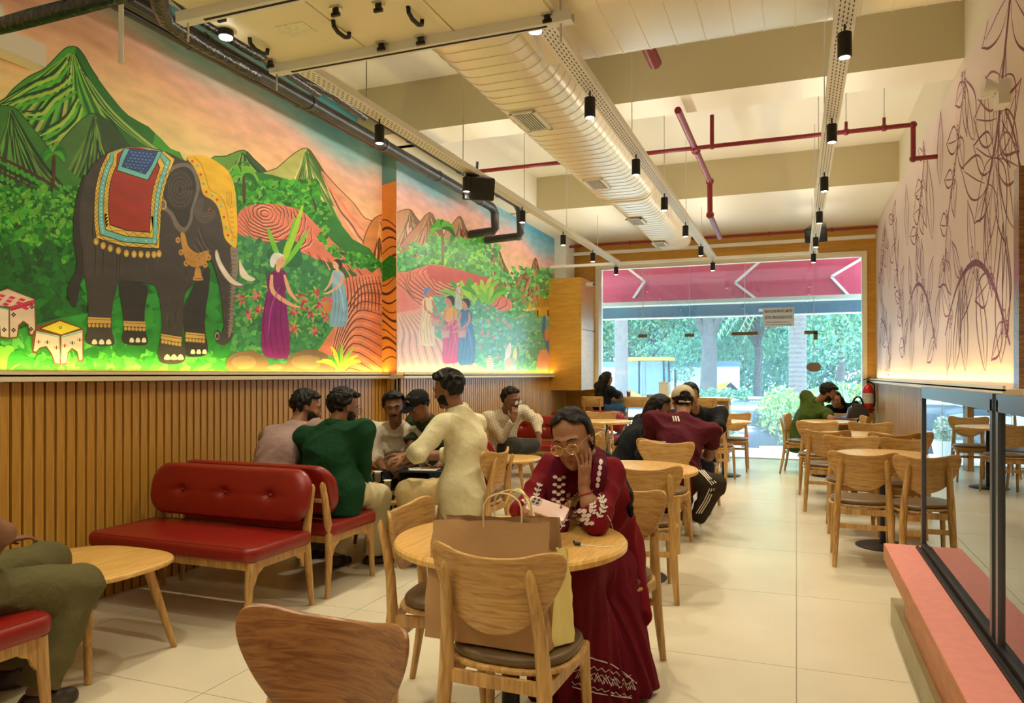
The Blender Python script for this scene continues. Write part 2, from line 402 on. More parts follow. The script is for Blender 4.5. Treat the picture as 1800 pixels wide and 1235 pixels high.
# window wall: ply lined surround, opening from x -3.27 to 1.03, z 0 to 3.30
WX0, WX1, WZ = -3.30, 1.02, 3.30
w = MB().box(((XA+WX0)/2, YW+.12, 2.1), (WX0-XA, .24, 4.4)).box(((XR+.2+WX1)/2, YW+.12, 2.1), (XR+.2-WX1, .24, 4.4)).box(((WX0+WX1)/2, YW+.12, (WZ+4.3)/2), (WX1-WX0, .24, 4.3-WZ))
struct('wall_front', w, M['ply'])
fr = MB()
for x in (WX0+.03, WX1-.03): fr.box((x, YW+.11, (WZ-.06)/2), (.06, .30, WZ-.06))
fr.box(((WX0+WX1)/2, YW+.11, WZ-.03), (WX1-WX0, .30, .06))
win = struct('window_1', fr, mat('window_reveal', (.86, .80, .62), .5))
jx = [WX0+.06, -2.50, -1.70, -.80, .26, WX1-.06]
YG = YW+.16
for i in range(5):
    x0, x1 = jx[i]+.003, jx[i+1]-.003
    for z0, z1 in ((.01, 2.05), (2.06, WZ-.06)):
        struct('pane', MB().box(((x0+x1)/2, YG, (z0+z1)/2), (x1-x0, .010, z1-z0)), M['glass'], win)
for i in range(1, 5): struct('seal', MB().box((jx[i], YG, WZ/2), (.006, .014, WZ)), mat('glass_seal', (.75, .88, .92), .3), win)
br = mat('bronze_patch_fitting', (.20, .17, .11), .35, metal=.6)
for x, z, wd in ((jx[1], 2.05, .16), (jx[2], 2.05, .16), (jx[3], 2.06, .42), (jx[4]-.04, 2.06, .2)):
    struct('patch_fitting', MB().box((x, YG, z), (wd, .035, .055)), br, win)
struct('patch_fitting', MB().box((jx[4]+.03, YG, 2.0), (.06, .035, .12)), br, win)
lk = MB(); lk.slab(rrect(.22, .14, .069), -.02, .02, .004, fn=lambda p: (jx[4]+.0+p[0], YG+p[2], 1.50+p[1])); struct('door_lock', lk, mat('lock_plate', (.32, .27, .2), .3, metal=.5), win)
struct('trim_5', MB().box(((WX0+WX1)/2, YW+.16, .006), (WX1-WX0, .12, .012)), M['steel'])

# wainscots: every slat of the near wall on its own, the distant ones joined
def wainscot(x, y0, y1, pitch, label, single, side, top, name):
    r = thing(name, label, 'wall panelling')
    MB().box((x+side*.008, (y0+y1)/2, top/2), (.016, y1-y0, top)).build('backing', M['gap'], r, smooth=False, angle=None)
    n = int((y1-y0)/pitch); me = MB().box((0, 0, top/2+.002), (.020, pitch*.76, top)).mesh('slat', False); me.materials.append(M['slat'])
    if single:
        for i in range(n):
            o = bpy.data.objects.new('slat', me); COL.objects.link(o); o.parent = r; o.location = (x+side*.026, y0+pitch*(i+.5), .0)
    else:
        b = MB()
        for i in range(n): b.box((x+side*.026, y0+pitch*(i+.5), top/2), (.020, pitch*.74, top+.004))
        b.build('slats', M['slat'], r, smooth=False, angle=None, kind='stuff')
    return r
SH = EYE
wainscot(XA, 1.6, YC-.0, .0655, 'vertical oak slat wainscot below the elephant mural', True, 1, SH-.045, 'slat_wainscot')
wainscot(XB, YC+.02, 12.6, .062, 'fine oak slat wainscot below the coffee pickers mural, beyond the wall step', False, 1, SH-.045, 'slat_wainscot')
wainscot(XR, 4.75, 12.6, .062, 'oak slat wainscot on the right wall catching blue window light', False, -1, 1.255, 'slat_wainscot')
# step of the left wall, cased in slats
st = MB()
for i in range(3): st.box((XA+.03+.05*i, YC-.006, (SH-.04)/2), (.038, .02, SH-.05))
struct('trim_6', MB().box((XA+.085, YC-.0, (SH-.04)/2), (.17, .008, SH-.05)), M['gap']); struct('trim_7', st, M['slat'])
# ledge shelves on the wainscots
cl = M['ledge_oak']
def ledge(name, x, y0, y1, z, side, lab):
    b = MB().box((x+side*.045, (y0+y1)/2, z-.02), (.10, y1-y0, .038)).box((x+side*.088, (y0+y1)/2, z+.003), (.014, y1-y0, .03))
    o = b.build(name, mat('pale_ledge', (.80, .70, .48), .4), None, smooth=False, angle=None); tag(o, lab, 'ledge')
ledge('wall_ledge', XA, 1.6, YC, SH, 1, 'pale wooden ledge with hidden light strip under the elephant mural')
ledge('wall_ledge', XB, YC+.0, 12.6, SH, 1, 'pale wooden ledge with hidden light strip under the coffee pickers mural')
ledge('wall_ledge', XR, 4.75, 12.6, 1.30, -1, 'pale wooden ledge with hidden light strip under the purple line drawing')
# cabinet boxed out at the far left corner
cb = thing('wall_cabinet', 'tall ply cabinet boxed out on the far left wall beside the window', 'cabinet')
CX0, CX1, CY0, CY1, CZ0, CZ1 = XB, -3.30, 11.75, 12.66, 1.12, 2.98
MB().box(((CX0+CX1)/2-.01, (CY0+CY1)/2, (CZ0+CZ1)/2), (CX1-CX0-.02, CY1-CY0, CZ1-CZ0)).build('body', M['ply'], cb, smooth=False, angle=None)
for z0, z1 in ((CZ0, 2.12), (2.13, CZ1)): MB().box((CX1-.008, (CY0+CY1)/2, (z0+z1)/2), (.018, CY1-CY0-.004, z1-z0-.006)).build('door', M['ply'], cb, smooth=False, angle=None)
# white boxed column in the corner above the cabinet
struct('trim_8', MB().box((XB+.10, 12.3, 3.35), (.22, .5, .76)), M['white'])
# dark wood post at the right frame edge
struct('trim_9', MB().box((XR-.03, 4.63, 1.89), (.06, .10, 1.17)), M['walnut'])

# ------------------------------------------------------------------ air duct, cross duct, unit, trays
def prof_duct(w, h, r, cx, cz, n=6): return [(cx+x, cz+z) for x, z in rrect(w, h, r, n)]
def ribbed(name, w, h, r, cx, cz, a, b, axis, step, parent, seam=.0045):
    mb = MB(); N = int(round(abs(b-a)/step)); st_ = (b-a)/N; prof = prof_duct(w, h, r, cx, cz); n = len(prof); big = prof_duct(w+2*seam, h+2*seam, r+seam, cx, cz)
    rows = [(a, prof)]
    for i in range(1, N):
        p = a+st_*i; e = math.copysign(.005, st_); rows += [(p-e, prof), (p-e*.6, big), (p+e*.6, big), (p+e, prof)]
    rows.append((b, prof)); vs = []
    for p, pr in rows: vs += [((x, p, z) if axis == 'y' else (p, x, z)) for x, z in pr]
    fs = [(i*n+k, i*n+(k+1) % n, (i+1)*n+(k+1) % n, (i+1)*n+k) for i in range(len(rows)-1) for k in range(n)]
    fs += [tuple(range(n)), tuple(range((len(rows)-1)*n, len(rows)*n))]
    if axis == 'y': fs = [tuple(reversed(f)) for f in fs]
    mb.add(vs, fs); return mb.build(name, M['duct'], parent, angle=50)
dz = EYE+1.95
du = thing('air_duct', 'long cream ribbed air duct running from the ceiling unit to the window', 'air duct')
ribbed('duct_section', .68, .44, .17, -1.80, dz+.22, 3.55, 8.18, 'y', .13, du)
ribbed('duct_section', .54, .40, .15, -1.80, dz+.21, 8.20, 11.75, 'y', .13, du)
ribbed('collar', .66, .44, .16, -1.80, dz+.21, 8.12, 8.24, 'y', .06, du, .012)
def grille(mb_parent, cx, cy, cz, lx, ly, nslat, axis):
    f = MB(); t = .022
    for sx, sy, ax_, ay in ((lx, t, 0, ly/2-t/2), (lx, t, 0, -ly/2+t/2), (t, ly, lx/2-t/2, 0), (t, ly, -lx/2+t/2, 0)): f.box((cx+ax_, cy+ay, cz-.006), (sx, sy, .014))
    fo = f.build('grille_frame', M['white'], mb_parent, smooth=False, angle=None)
    MB().box((cx, cy, cz+.001), (lx-.03, ly-.03, .004)).build('grille_throat', M['gap'], fo, smooth=False, angle=None)
    sl = MB()
    for i in range(nslat):
        q = (i+.5)/nslat-.5
        if axis == 'y': sl.box((cx+q*(lx-.04), cy, cz-.005), (.006, ly-.04, .010))
        else: sl.box((cx, cy+q*(ly-.04), cz-.005), (lx-.04, .006, .010))
    sl.build('louvres', M['white'], fo, smooth=False, angle=None, kind='stuff')
for y, ly in ((5.35, .44), (7.35, .40), (9.35, .40), (11.1, .40)): grille(du, -1.90, y, dz-.004, .20, ly, 8, 'y')
cd = thing('cross_duct', 'wide cream ribbed duct crossing the ceiling towards the right wall', 'air duct')
ribbed('duct_section', .95, .50, .20, 4.12, dz+.25, -1.47, XR-.02, 'x', .165, cd)
grille(cd, .62, 4.10, dz-.004, .75, .17, 8, 'x')
ft = MB(); ft.tube([(-1.46, 3.65, dz+.02), (-1.40, 3.9, dz-.004), (-1.455, 4.25, dz-.002), (-1.46, 4.55, dz+.05), (-1.46, 4.6, dz+.2)], .016, 6)
ft.build('foil_joint', mat('foil_tape', (.8, .78, .72), .3, metal=.6, bump=(40, .6)), cd)
# ceiling air unit resting on two channels
uz = EYE+1.74
un = thing('air_unit', 'cream ceiling air handling unit with black latches and handles', 'air conditioner')
MB().box((-1.90, 2.70, uz+.24), (1.64, 1.60, .46)).build('casing', M['acbox'], un, smooth=False, angle=None)
for i, (x0, x1) in enumerate(((-2.70, -2.14), (-2.13, -1.62), (-1.61, -1.10))):
    MB().box(((x0+x1)/2, 2.70, uz+.002), (x1-x0, 1.58, .012)).build('access_panel', M['acbox'], un, smooth=False, angle=None)
def handle(x, y):
    h = MB(); h.tube([(x, y-.07, uz), (x, y-.065, uz-.03), (x, y-.03, uz-.045), (x, y+.03, uz-.045), (x, y+.065, uz-.03), (x, y+.07, uz)], .011, 8)
    h.build('handle', M['black'], un)
for u, v in ((455, 75), (600, 45), (730, 22)):
    q = P(u, v, 1300*(uz-EYE)/(658-v)); handle(q.x, q.y)
def latch(x, y):
    l = MB(); l.box((x, y, uz-.008), (.05, .035, .016)); l.build('latch_plate', M['steel'], un, smooth=False, angle=None)
    k = MB(); k.tube([(x, y, uz-.012), (x, y, uz-.04)], .016, 10); k.box((x, y, uz-.042), (.045, .014, .016)); k.build('latch_knob', M['black'], un)
for u, v in ((390, 20), (475, 103), (590, 10), (670, 72), (739, 61), (962, 22), (665, 2)):
    q = P(u, v, 1300*(uz-EYE)/(658-v)); latch(q.x, q.y)
q = P(520, 50, 1300*(uz-EYE)/(658-50))
MB().box((q.x, q.y, uz-.005), (.17, .12, .008)).build('label_plate', mat('unit_label', (.85, .82, .6), .5, var=(60, .15)), un, smooth=False, angle=None)
def channel(name, a, b, w, h, lab, holes=False, grp=None):
    """white U-channel hanging with its open side up; slots punched in the web when holes"""
    a, b = Vector(a), Vector(b); r = thing(name, lab, 'cable tray' if holes else 'support rail', group=grp)
    t = (b-a).normalized(); s_ = Vector((0, 0, 1)).cross(t).normalized(); c = (a+b)/2; L = (b-a).length
    rz = math.atan2(t.y, t.x); T = Matrix.Translation(a) @ Matrix.Rotation(rz, 4, 'Z')
    mb = MB(); mb.box((L/2, 0, 0), (L, w, .003), T=T); mb.box((L/2, w/2, h/2), (L, .003, h), T=T); mb.box((L/2, -w/2, h/2), (L, .003, h), T=T)
    mb.build('channel', M['white'], r, smooth=False, angle=None)
    if holes:
        sl = MB(); n = int(L/.05)
        for i in range(n):
            for k, o_ in enumerate((-.03, -.01, .01, .03)): sl.box((.03+i*.05+(.025 if k % 2 else 0), o_, -.0022), (.026, .006, .001), T=T)
        sl.build('slots', mat('slot_dark', (.13, .10, .06), .8), r, smooth=False, angle=None, kind='stuff')
    return r
for y, lab in ((2.76, 'white steel channel carrying the near side of the air unit'), (3.41, 'long white steel channel under the far edge of the air unit')):
    r = channel('support_rail', (-2.78 if y < 3 else -2.76, y, EYE+1.69), (-1.0, y, EYE+1.69), .055, .05, lab)
    for x in (-2.73, -1.06): MB().tube([(x, y, EYE+1.60), (x, y, ZC)], .006, 6).build('hanger_rod', M['steel'], r)
    MB().box((-1.88, y+.0, EYE+1.688), (1.5, .014, .004)).build('slot', M['gap'], r, smooth=False, angle=None)
tz = EYE+1.75
TR = [(-2.67, 3.45, 11.62, 'perforated white cable tray nearest the painted wall'), (-1.19, 3.45, 11.62, 'perforated white cable tray between the two ceiling bays beside the ribbed duct'), (.225, .5, 11.62, 'perforated white cable tray nearest the right wall')]
for x, y0, y1, lab in TR:
    r = channel('cable_tray', (x, y0, tz+.012), (x, y1, tz+.012), .10, .045, lab, True)
    y = max(y0, 3.6)+.7
    while y < y1:
        MB().tube([(x-.035, y, tz), (x-.035, y, ZC)], .004, 5).build('hanger_rod', M['steel'], r); y += 1.55
r = channel('cross_rail', (XB+.05, 11.68, tz+.01), (.30, 11.68, tz+.01), .06, .04, 'white cross rail joining the ends of the three trays')
r = channel('cross_rail', (XB+.05, 12.5, EYE+2.08), (XR-.03, 12.5, EYE+2.08), .06, .05, 'white cross rail high against the ply above the window')
# spotlights: the fixture and its own lamp
lens_m = mat('lamp_lens', (1, .93, .75), .4, emit=14)
def spot_proto():
    r = thing('spotlight', 'spotlight', 'spotlight')
    MB().lathe([(.030, 0), (.034, .003), (.034, .120), (.028, .124)], n=20).build('housing', M['black'], r)
    MB().lathe([(.026, -.001), (.026, .004)], n=16).build('lens', lens_m, r)
    MB().tube([(0, 0, .122), (0, 0, .165)], .006, 6).build('stem', M['black'], r)
    return r
sp = spot_proto(); first = True
def spot(x, y, z, lab, grp, power=78, fixture=True):
    global first, sp
    if not fixture: pass
    elif first: sp.location = (x, y, z); sp['label'] = lab; sp['group'] = grp; first = False
    else: copy_tree(sp, (x, y, z), 0, lab, grp)
    l = bpy.data.lights.new('spot_lamp', 'SPOT'); l.energy = power; l.color = (1, .90, .66); l.spot_size = math.radians(100); l.spot_blend = .7; l.shadow_soft_size = .03
    o = bpy.data.objects.new('spot_lamp', l); COL.objects.link(o); o.location = (x, y, z-.012)
ordn = ['nearest', 'second', 'third', 'fourth', 'fifth', 'farthest']
def spots(uvs, x, side, grp):
    for i, (u, v) in enumerate(uvs):
        d = x/(((u-1400)/FOC)*CS) if abs(u-1400) > 12 else None
        if d is None: d = 1300*1.62/(658-v)
        y = (d+x*SN)/CS; spot(x, y, EYE+1.585, '%s black spotlight along the %s tray' % (ordn[i], side), grp)
spots(((667, 214), (820, 309), (918, 370), (990, 413), (1042, 442), (1083, 465)), -2.67, 'painted wall', 'spotlights on the left tray')
spots(((1037, 176), (1118, 288), (1168, 354), (1205, 401), (1232, 436), (1253, 461)), -1.19, 'middle', 'spotlights on the middle tray')
for i, y in enumerate((4.05, 5.50, 6.95, 8.4, 9.95, 11.3)): spot(.225, y, EYE+1.585, '%s black spotlight along the right tray' % ordn[i], 'spotlights on the right tray')
# round downlight heads tucked beside the unit
for u, v, lab in ((397, 66, 'bright round lamp head behind the near channel of the air unit'), (941, 55, 'bright round lamp head at the duct joint by the long channel')):
    q = P(u, v, 1300*1.70/(658-v)); r = thing('lamp_head', lab, 'lamp', q)
    MB().lathe([(.030, 0), (.038, .01), (.036, .07), (.02, .09)], n=16).build('housing', M['black'], r)
    MB().lathe([(.031, -.004), (.033, .004)], n=16).build('lens', mat('bright_lens', (1, .97, .92), .4, emit=30), r)
    l = bpy.data.lights.new('spot_lamp', 'SPOT'); l.energy = 40; l.color = WARM; l.spot_size = 2.1; l.spot_blend = .8; l.shadow_soft_size = .03
    o = bpy.data.objects.new('spot_lamp', l); COL.objects.link(o); o.location = q+Vector((0, 0, -.01))
# lamps alone carry the tray rows on behind the camera, added as fill
for x, y in ((-2.67, .6), (-2.67, 2.1), (-1.19, -.4), (-1.19, 1.3), (.225, 1.0), (.225, 2.5)):
    spot(x, y, EYE+1.7, 'unseen spotlight near the camera end of the room', '', 56, False)

# black pipes on the left: thick insulated runs
pz = EYE+2.06
def pipe(name, path, r, m, lab, n=12, cat='pipe', bands=True, wob=0):
    path = [Vector(p) for p in path]; full = []
    for i in range(len(path)-1):
        a, b = path[i], path[i+1]; k = max(1, int((b-a).length/.12)); full += [a+(b-a)*j/k for j in range(k)]
    full.append(path[-1]); rr = [r*(1+random.uniform(-wob, wob)) for _ in full]
    root = thing(name, lab, cat); MB().tube(full, rr, n).build('run', m, root)
    if bands:
        L = 0
        for i in range(4, len(full)-2, 9):
            t = (full[i+1]-full[i]).normalized(); MB().tube([full[i]-t*.02, full[i]+t*.02], rr[i]*1.13, n).build('clamp', mat('pipe_tape', (.05, .05, .055), .3) if i < 9 else bpy.data.materials['pipe_tape'], root)
    return root
pipe('insulated_pipe', [(-3.50, 2.1, pz+.06), (-3.50, 8.40, pz+.0), (-3.50, 8.50, pz-.05), (-3.50, 8.52, pz-.24), (-3.53, 8.53, pz-.27), (-3.84, 8.53, pz-.29)], .052, M['pipe'], 'thick black insulated pipe ending in a bend into the mural, lower run')
pipe('insulated_pipe', [(-3.34, 2.3, pz+.16), (-3.34, 8.85, pz+.12), (-3.34, 8.96, pz+.06), (-3.34, 9.0, pz-.22), (-3.37, 9.02, pz-.26), (-3.84, 9.02, pz-.28)], .050, M['pipe'], 'thick black insulated pipe ending in a bend into the mural, upper run')
pipe('drain_pipe', [(-3.60, 2.1, pz+.03), (-3.58, 8.1, pz+.03)], .030, M['pipe'], 'slim black pipe under the thick insulated runs')
# crumpled foil-wrapped hoses by the air unit
def Z_(u, v, z): return P(u, v, 1300*(z-EYE)/(658-v))
pipe('foil_hose', [Z_(275, -30, 3.3), Z_(280, 5, 3.3), Z_(292, 35, 3.3), Z_(330, 62, 3.3), Z_(390, 98, 3.3), Z_(452, 132, 3.3)], .040, M['foil'], 'crumpled black foil wrapped hose sagging beside the near channel', 10, bands=False, wob=.22)
pipe('foil_hose', [Z_(300, -10, 3.4), Z_(345, 32, 3.4), Z_(420, 78, 3.4), Z_(480, 112, 3.4), Z_(560, 165, 3.4)], .028, M['foil'], 'thin black foil wrapped hose beside the air unit', 10, bands=False, wob=.2)
pipe('foil_hose', [Z_(470, 108, 3.42), Z_(520, 135, 3.42), Z_(585, 165, 3.42), Z_(640, 205, 3.42)], .034, M['foil'], 'black foil wrapped hose emerging past the long channel', 10, bands=False, wob=.2)
pipe('conduit', [Z_(-60, 62, 2.98), Z_(60, 30, 2.98), Z_(225, -12, 2.98)], .036, M['foil'], 'black foil wrapped pipe crossing the top left corner', 10, bands=False, wob=.1)
pipe('hanging_rod', [Z_(213, -30, 3.0), (Z_(213, 112, 2.95))], .012, M['white'], 'bare white rod hanging before the mural sky', 8, bands=False)
hr = [o for o in COL.objects if o.name.startswith('hanging_rod')][0]
for ch in hr.children: bpy.data.objects.remove(ch)
q = Z_(213, 112, 2.9); MB().tube([q, (q.x, q.y, ZC)], .012, 8).build('rod', M['white'], hr)
# wall cassette in the top left corner
ca = thing('wall_cassette', 'cream boxed wall unit at the left frame edge over the green mountain', 'air conditioner')
a_ = onwall(80, 118, XA+.12)
MB().box((XA+.065, a_.y-.55, a_.z+.06), (.12, 1.1, .12)).build('tray', M['cream'], ca, smooth=False, angle=None)
k = MB(); k.slab(rrect(.9, .14, .05), .01, .09, .02, fn=lambda p: (XA+p[2], a_.y-.65+p[0], a_.z+.20+p[1])); k.build('hood', M['cream'], ca)
# speakers
def speaker(loc, rz, tilt, lab):
    r = thing('speaker', lab, 'speaker', loc, rz); r.rotation_euler = (tilt, 0, rz)
    MB().slab([(-.14, -.10), (.14, -.10), (.10, .12), (-.10, .12)], -.10, .10, .02, fn=lambda p: (p[0], p[1], p[2])).build('cabinet', M['black'], r)
    MB().slab(rrect(.26, .18, .02), 0, .012, .004, fn=lambda p: (p[0], -.112+p[2]*-1+.006, p[1])).build('grille', mat('speaker_grille', (.02, .02, .022), .7, bump=(300, .5)), r)
    MB().tube([(0, .05, .08), (0, .05, .22)], .012, 8).build('bracket', M['black'], r)
speaker(P(838, 330, 6.55), math.radians(35), math.radians(20), 'black box loudspeaker hung from the painted wall tray')
speaker(P(1436, 410, 9.9), math.radians(-10), math.radians(25), 'black wedge loudspeaker at the far end of the right tray')
# sprinkler pipes
rp = M['redpipe']
def red(name, segs, r, lab, joints=()):
    root = thing(name, lab, 'sprinkler pipe')
    for s_ in segs: MB().tube(s_, r, 12).build('run', rp, root)
    for j in joints: MB().ball(j, r*1.55, 10).build('joint', rp, root)
    return root
z2 = EYE+2.2
r = red('sprinkler_pipe', [[(-3.30, 7.35, z2), (.96, 7.35, z2)], [(.96, 7.35, z2), (.96, 7.35, z2-.30)], [(.96, 7.35, z2-.30), (XR+.01, 7.35, z2-.30)]], .021, 'dark red sprinkler pipe crossing the middle bay and dropping by the right wall', [(.96, 7.35, z2), (.96, 7.35, z2-.30), (-.94, 7.35, z2), (.42, 7.35, z2), (.73, 7.35, z2)])
for x in (.42, .73): MB().tube([(x, 7.35, z2), (x, 7.35, z2+.09)], .014, 8).build('sprinkler_head', rp, r); MB().tube([(x, 7.35, z2+.09), (x, 7.35, ZC)], .004, 5).build('hanger_rod', M['steel'], r)
r = red('sprinkler_pipe', [[(-.93, 6.3, z2+.02), (-.93, 8.75, z2+.02)], [(-.93, 8.75, z2+.02), (-.93, 8.78, z2-.36)], [(-.93, 8.78, z2-.36), (-.93, 9.95, z2-.42)]], .030, 'pinkish red sprinkler pipe running lengthwise with a vertical drop', [(-.93, 8.76, z2+.02), (-.93, 8.78, z2-.36), (-.93, 7.5, z2+.02)])
red('sprinkler_pipe', [[(-.76, 7.35, z2), (-.76, 7.35, z2+.30)]], .020, 'short red riser stub beside the pipe crossing', [(-.76, 7.35, z2)])
q = P(1152, 112, 5.25); red('sprinkler_pipe', [[q+Vector((-.05, -.6, .12)), q]], .045, 'thick red pipe end poking out from above the cross duct')
red('sprinkler_pipe', [[(XB+.1, 12.25, z2), (XR-.02, 12.25, z2)]], .022, 'red sprinkler pipe along the top of the window wall', [(-2.6, 12.25, z2), (-.4, 12.25, z2), (.5, 12.25, z2)])
# cctv camera, security lamp, extinguisher
q = P(1037, 498, 12.4); r = thing('security_camera', 'small white bullet camera on the window wall left jamb', 'security camera', q)
MB().tube([(-.10, .02, -.01), (.07, -.03, -.02)], .035, 12).build('housing', M['white'], r); MB().tube([(.062, -.028, -.02), (.076, -.033, -.021)], .024, 12).build('lens', M['black'], r); MB().tube([(-.10, .2, .0), (-.04, .02, 0)], .02, 8).build('mount', M['white'], r)
q = onwall(1772, 165, XR); r = thing('emergency_lamp', 'white twin head wall lamp high on the line drawing wall', 'lamp', q)
MB().box((-.03, 0, 0), (.06, .13, .14)).build('base', M['white'], r)
for s_ in (-1, 1): MB().lathe([(.02, 0), (.045, .05), (.046, .07), (.03, .075)], n=14, T=Matrix.Translation((-.06, s_*.035, .03)) @ Matrix.Rotation(-PI/2.3, 4, 'Y')).build('lamp_head', M['white'], r)
r = thing('fire_extinguisher', 'red fire extinguisher hung by the window corner on the right wall', 'fire extinguisher', (1.0, 12.28, .80))
MB().lathe([(.02, 0), (.075, .01), (.08, .03), (.08, .34), (.06, .40), (.025, .43), (.022, .45)], n=20).build('cylinder', mat('extinguisher_red', (.65, .02, .02), .25, coat=.5), r)
MB().tube([(0, 0, .45), (0, 0, .50)], .02, 8).bar((-.06, 0, .50), (.05, 0, .54), .02, .014).build('valve', M['black'], r)
MB().tube([(.02, 0, .48), (.09, 0, .42), (.095, 0, .2), (.085, 0, .1)], .011, 8).build('hose', M['black'], r)
MB().lathe([(.081, .15), (.081, .30)], n=20).build('label_band', mat('extinguisher_label', (.75, .7, .6), .5, var=(40, .3)), r)
MB().box((.0, .0, .06), (.18, .19, .015)).build('bracket', M['black'], r)

# ------------------------------------------------------------------ pink ledge and glass screen, right foreground
lg = thing('counter_ledge', 'pink topped low ledge running along the glass screen', 'counter')
MB().box(((.452+XR)/2, (4.55-1.5)/2, .415), (XR-.452, 4.55+1.5, .07)).build('top', M['pink'], lg, smooth=False, angle=None)
MB().box((.455, (4.55-1.5)/2, .405), (.012, 6.05, .086)).build('front_edge', M['terra'], lg, smooth=False, angle=None)
MB().box(((.515+XR)/2, (4.25-1.5)/2, .19), (XR-.515, 5.75, .38)).build('base', M['terra'], lg, smooth=False, angle=None)
MB().box(((.49+XR)/2, (4.60-1.5)/2, .07), (XR-.49, 6.1, .14)).build('plinth', M['plinth'], lg, smooth=False, angle=None)
gr = MB()
for i in range(30): gr.box((.90, 2.0+i*.08, .4515), (.18, .012, .004))
gr.build('drain_slots', mat('pink_slots', (.5, .12, .1), .5), lg, smooth=False, angle=None, kind='stuff')
gs = thing('glass_screen', 'tall glass screen in grey metal frame standing on the pink ledge', 'glass partition')
alu = mat('frame_grey', (.16, .18, .20), .3, metal=.7)
GX = .64; zt = 1.315
def gbox(n, c, d, m): return MB().box(c, d).build(n, m, gs, smooth=False, angle=None)
gbox('bottom_rail', (GX, (4.49+.3)/2, .465), (.035, 4.19, .03), M['black']); gbox('bottom_rail', (GX-.034, (4.49+.3)/2, .456), (.012, 4.19, .012), M['black']); gbox('bottom_rail', (GX-.012, (4.49+.3)/2, .4525), (.06, 4.19, .005), M['gap'])
gbox('top_rail', (GX, (4.49+2.95)/2, zt-.03), (.03, 1.54, .06), alu); gbox('top_rail', (GX, (2.90+.3)/2, zt-.03), (.03, 2.6, .06), alu)
for y in (4.49, 2.97, 2.89): gbox('post', (GX, y, .88), (.03, .03, .83), alu)
for y0, y1 in ((2.99, 4.47), (1.2, 2.87)): gbox('glass_pane', (GX, (y0+y1)/2, .87), (.008, y1-y0, .78), M['screen'])
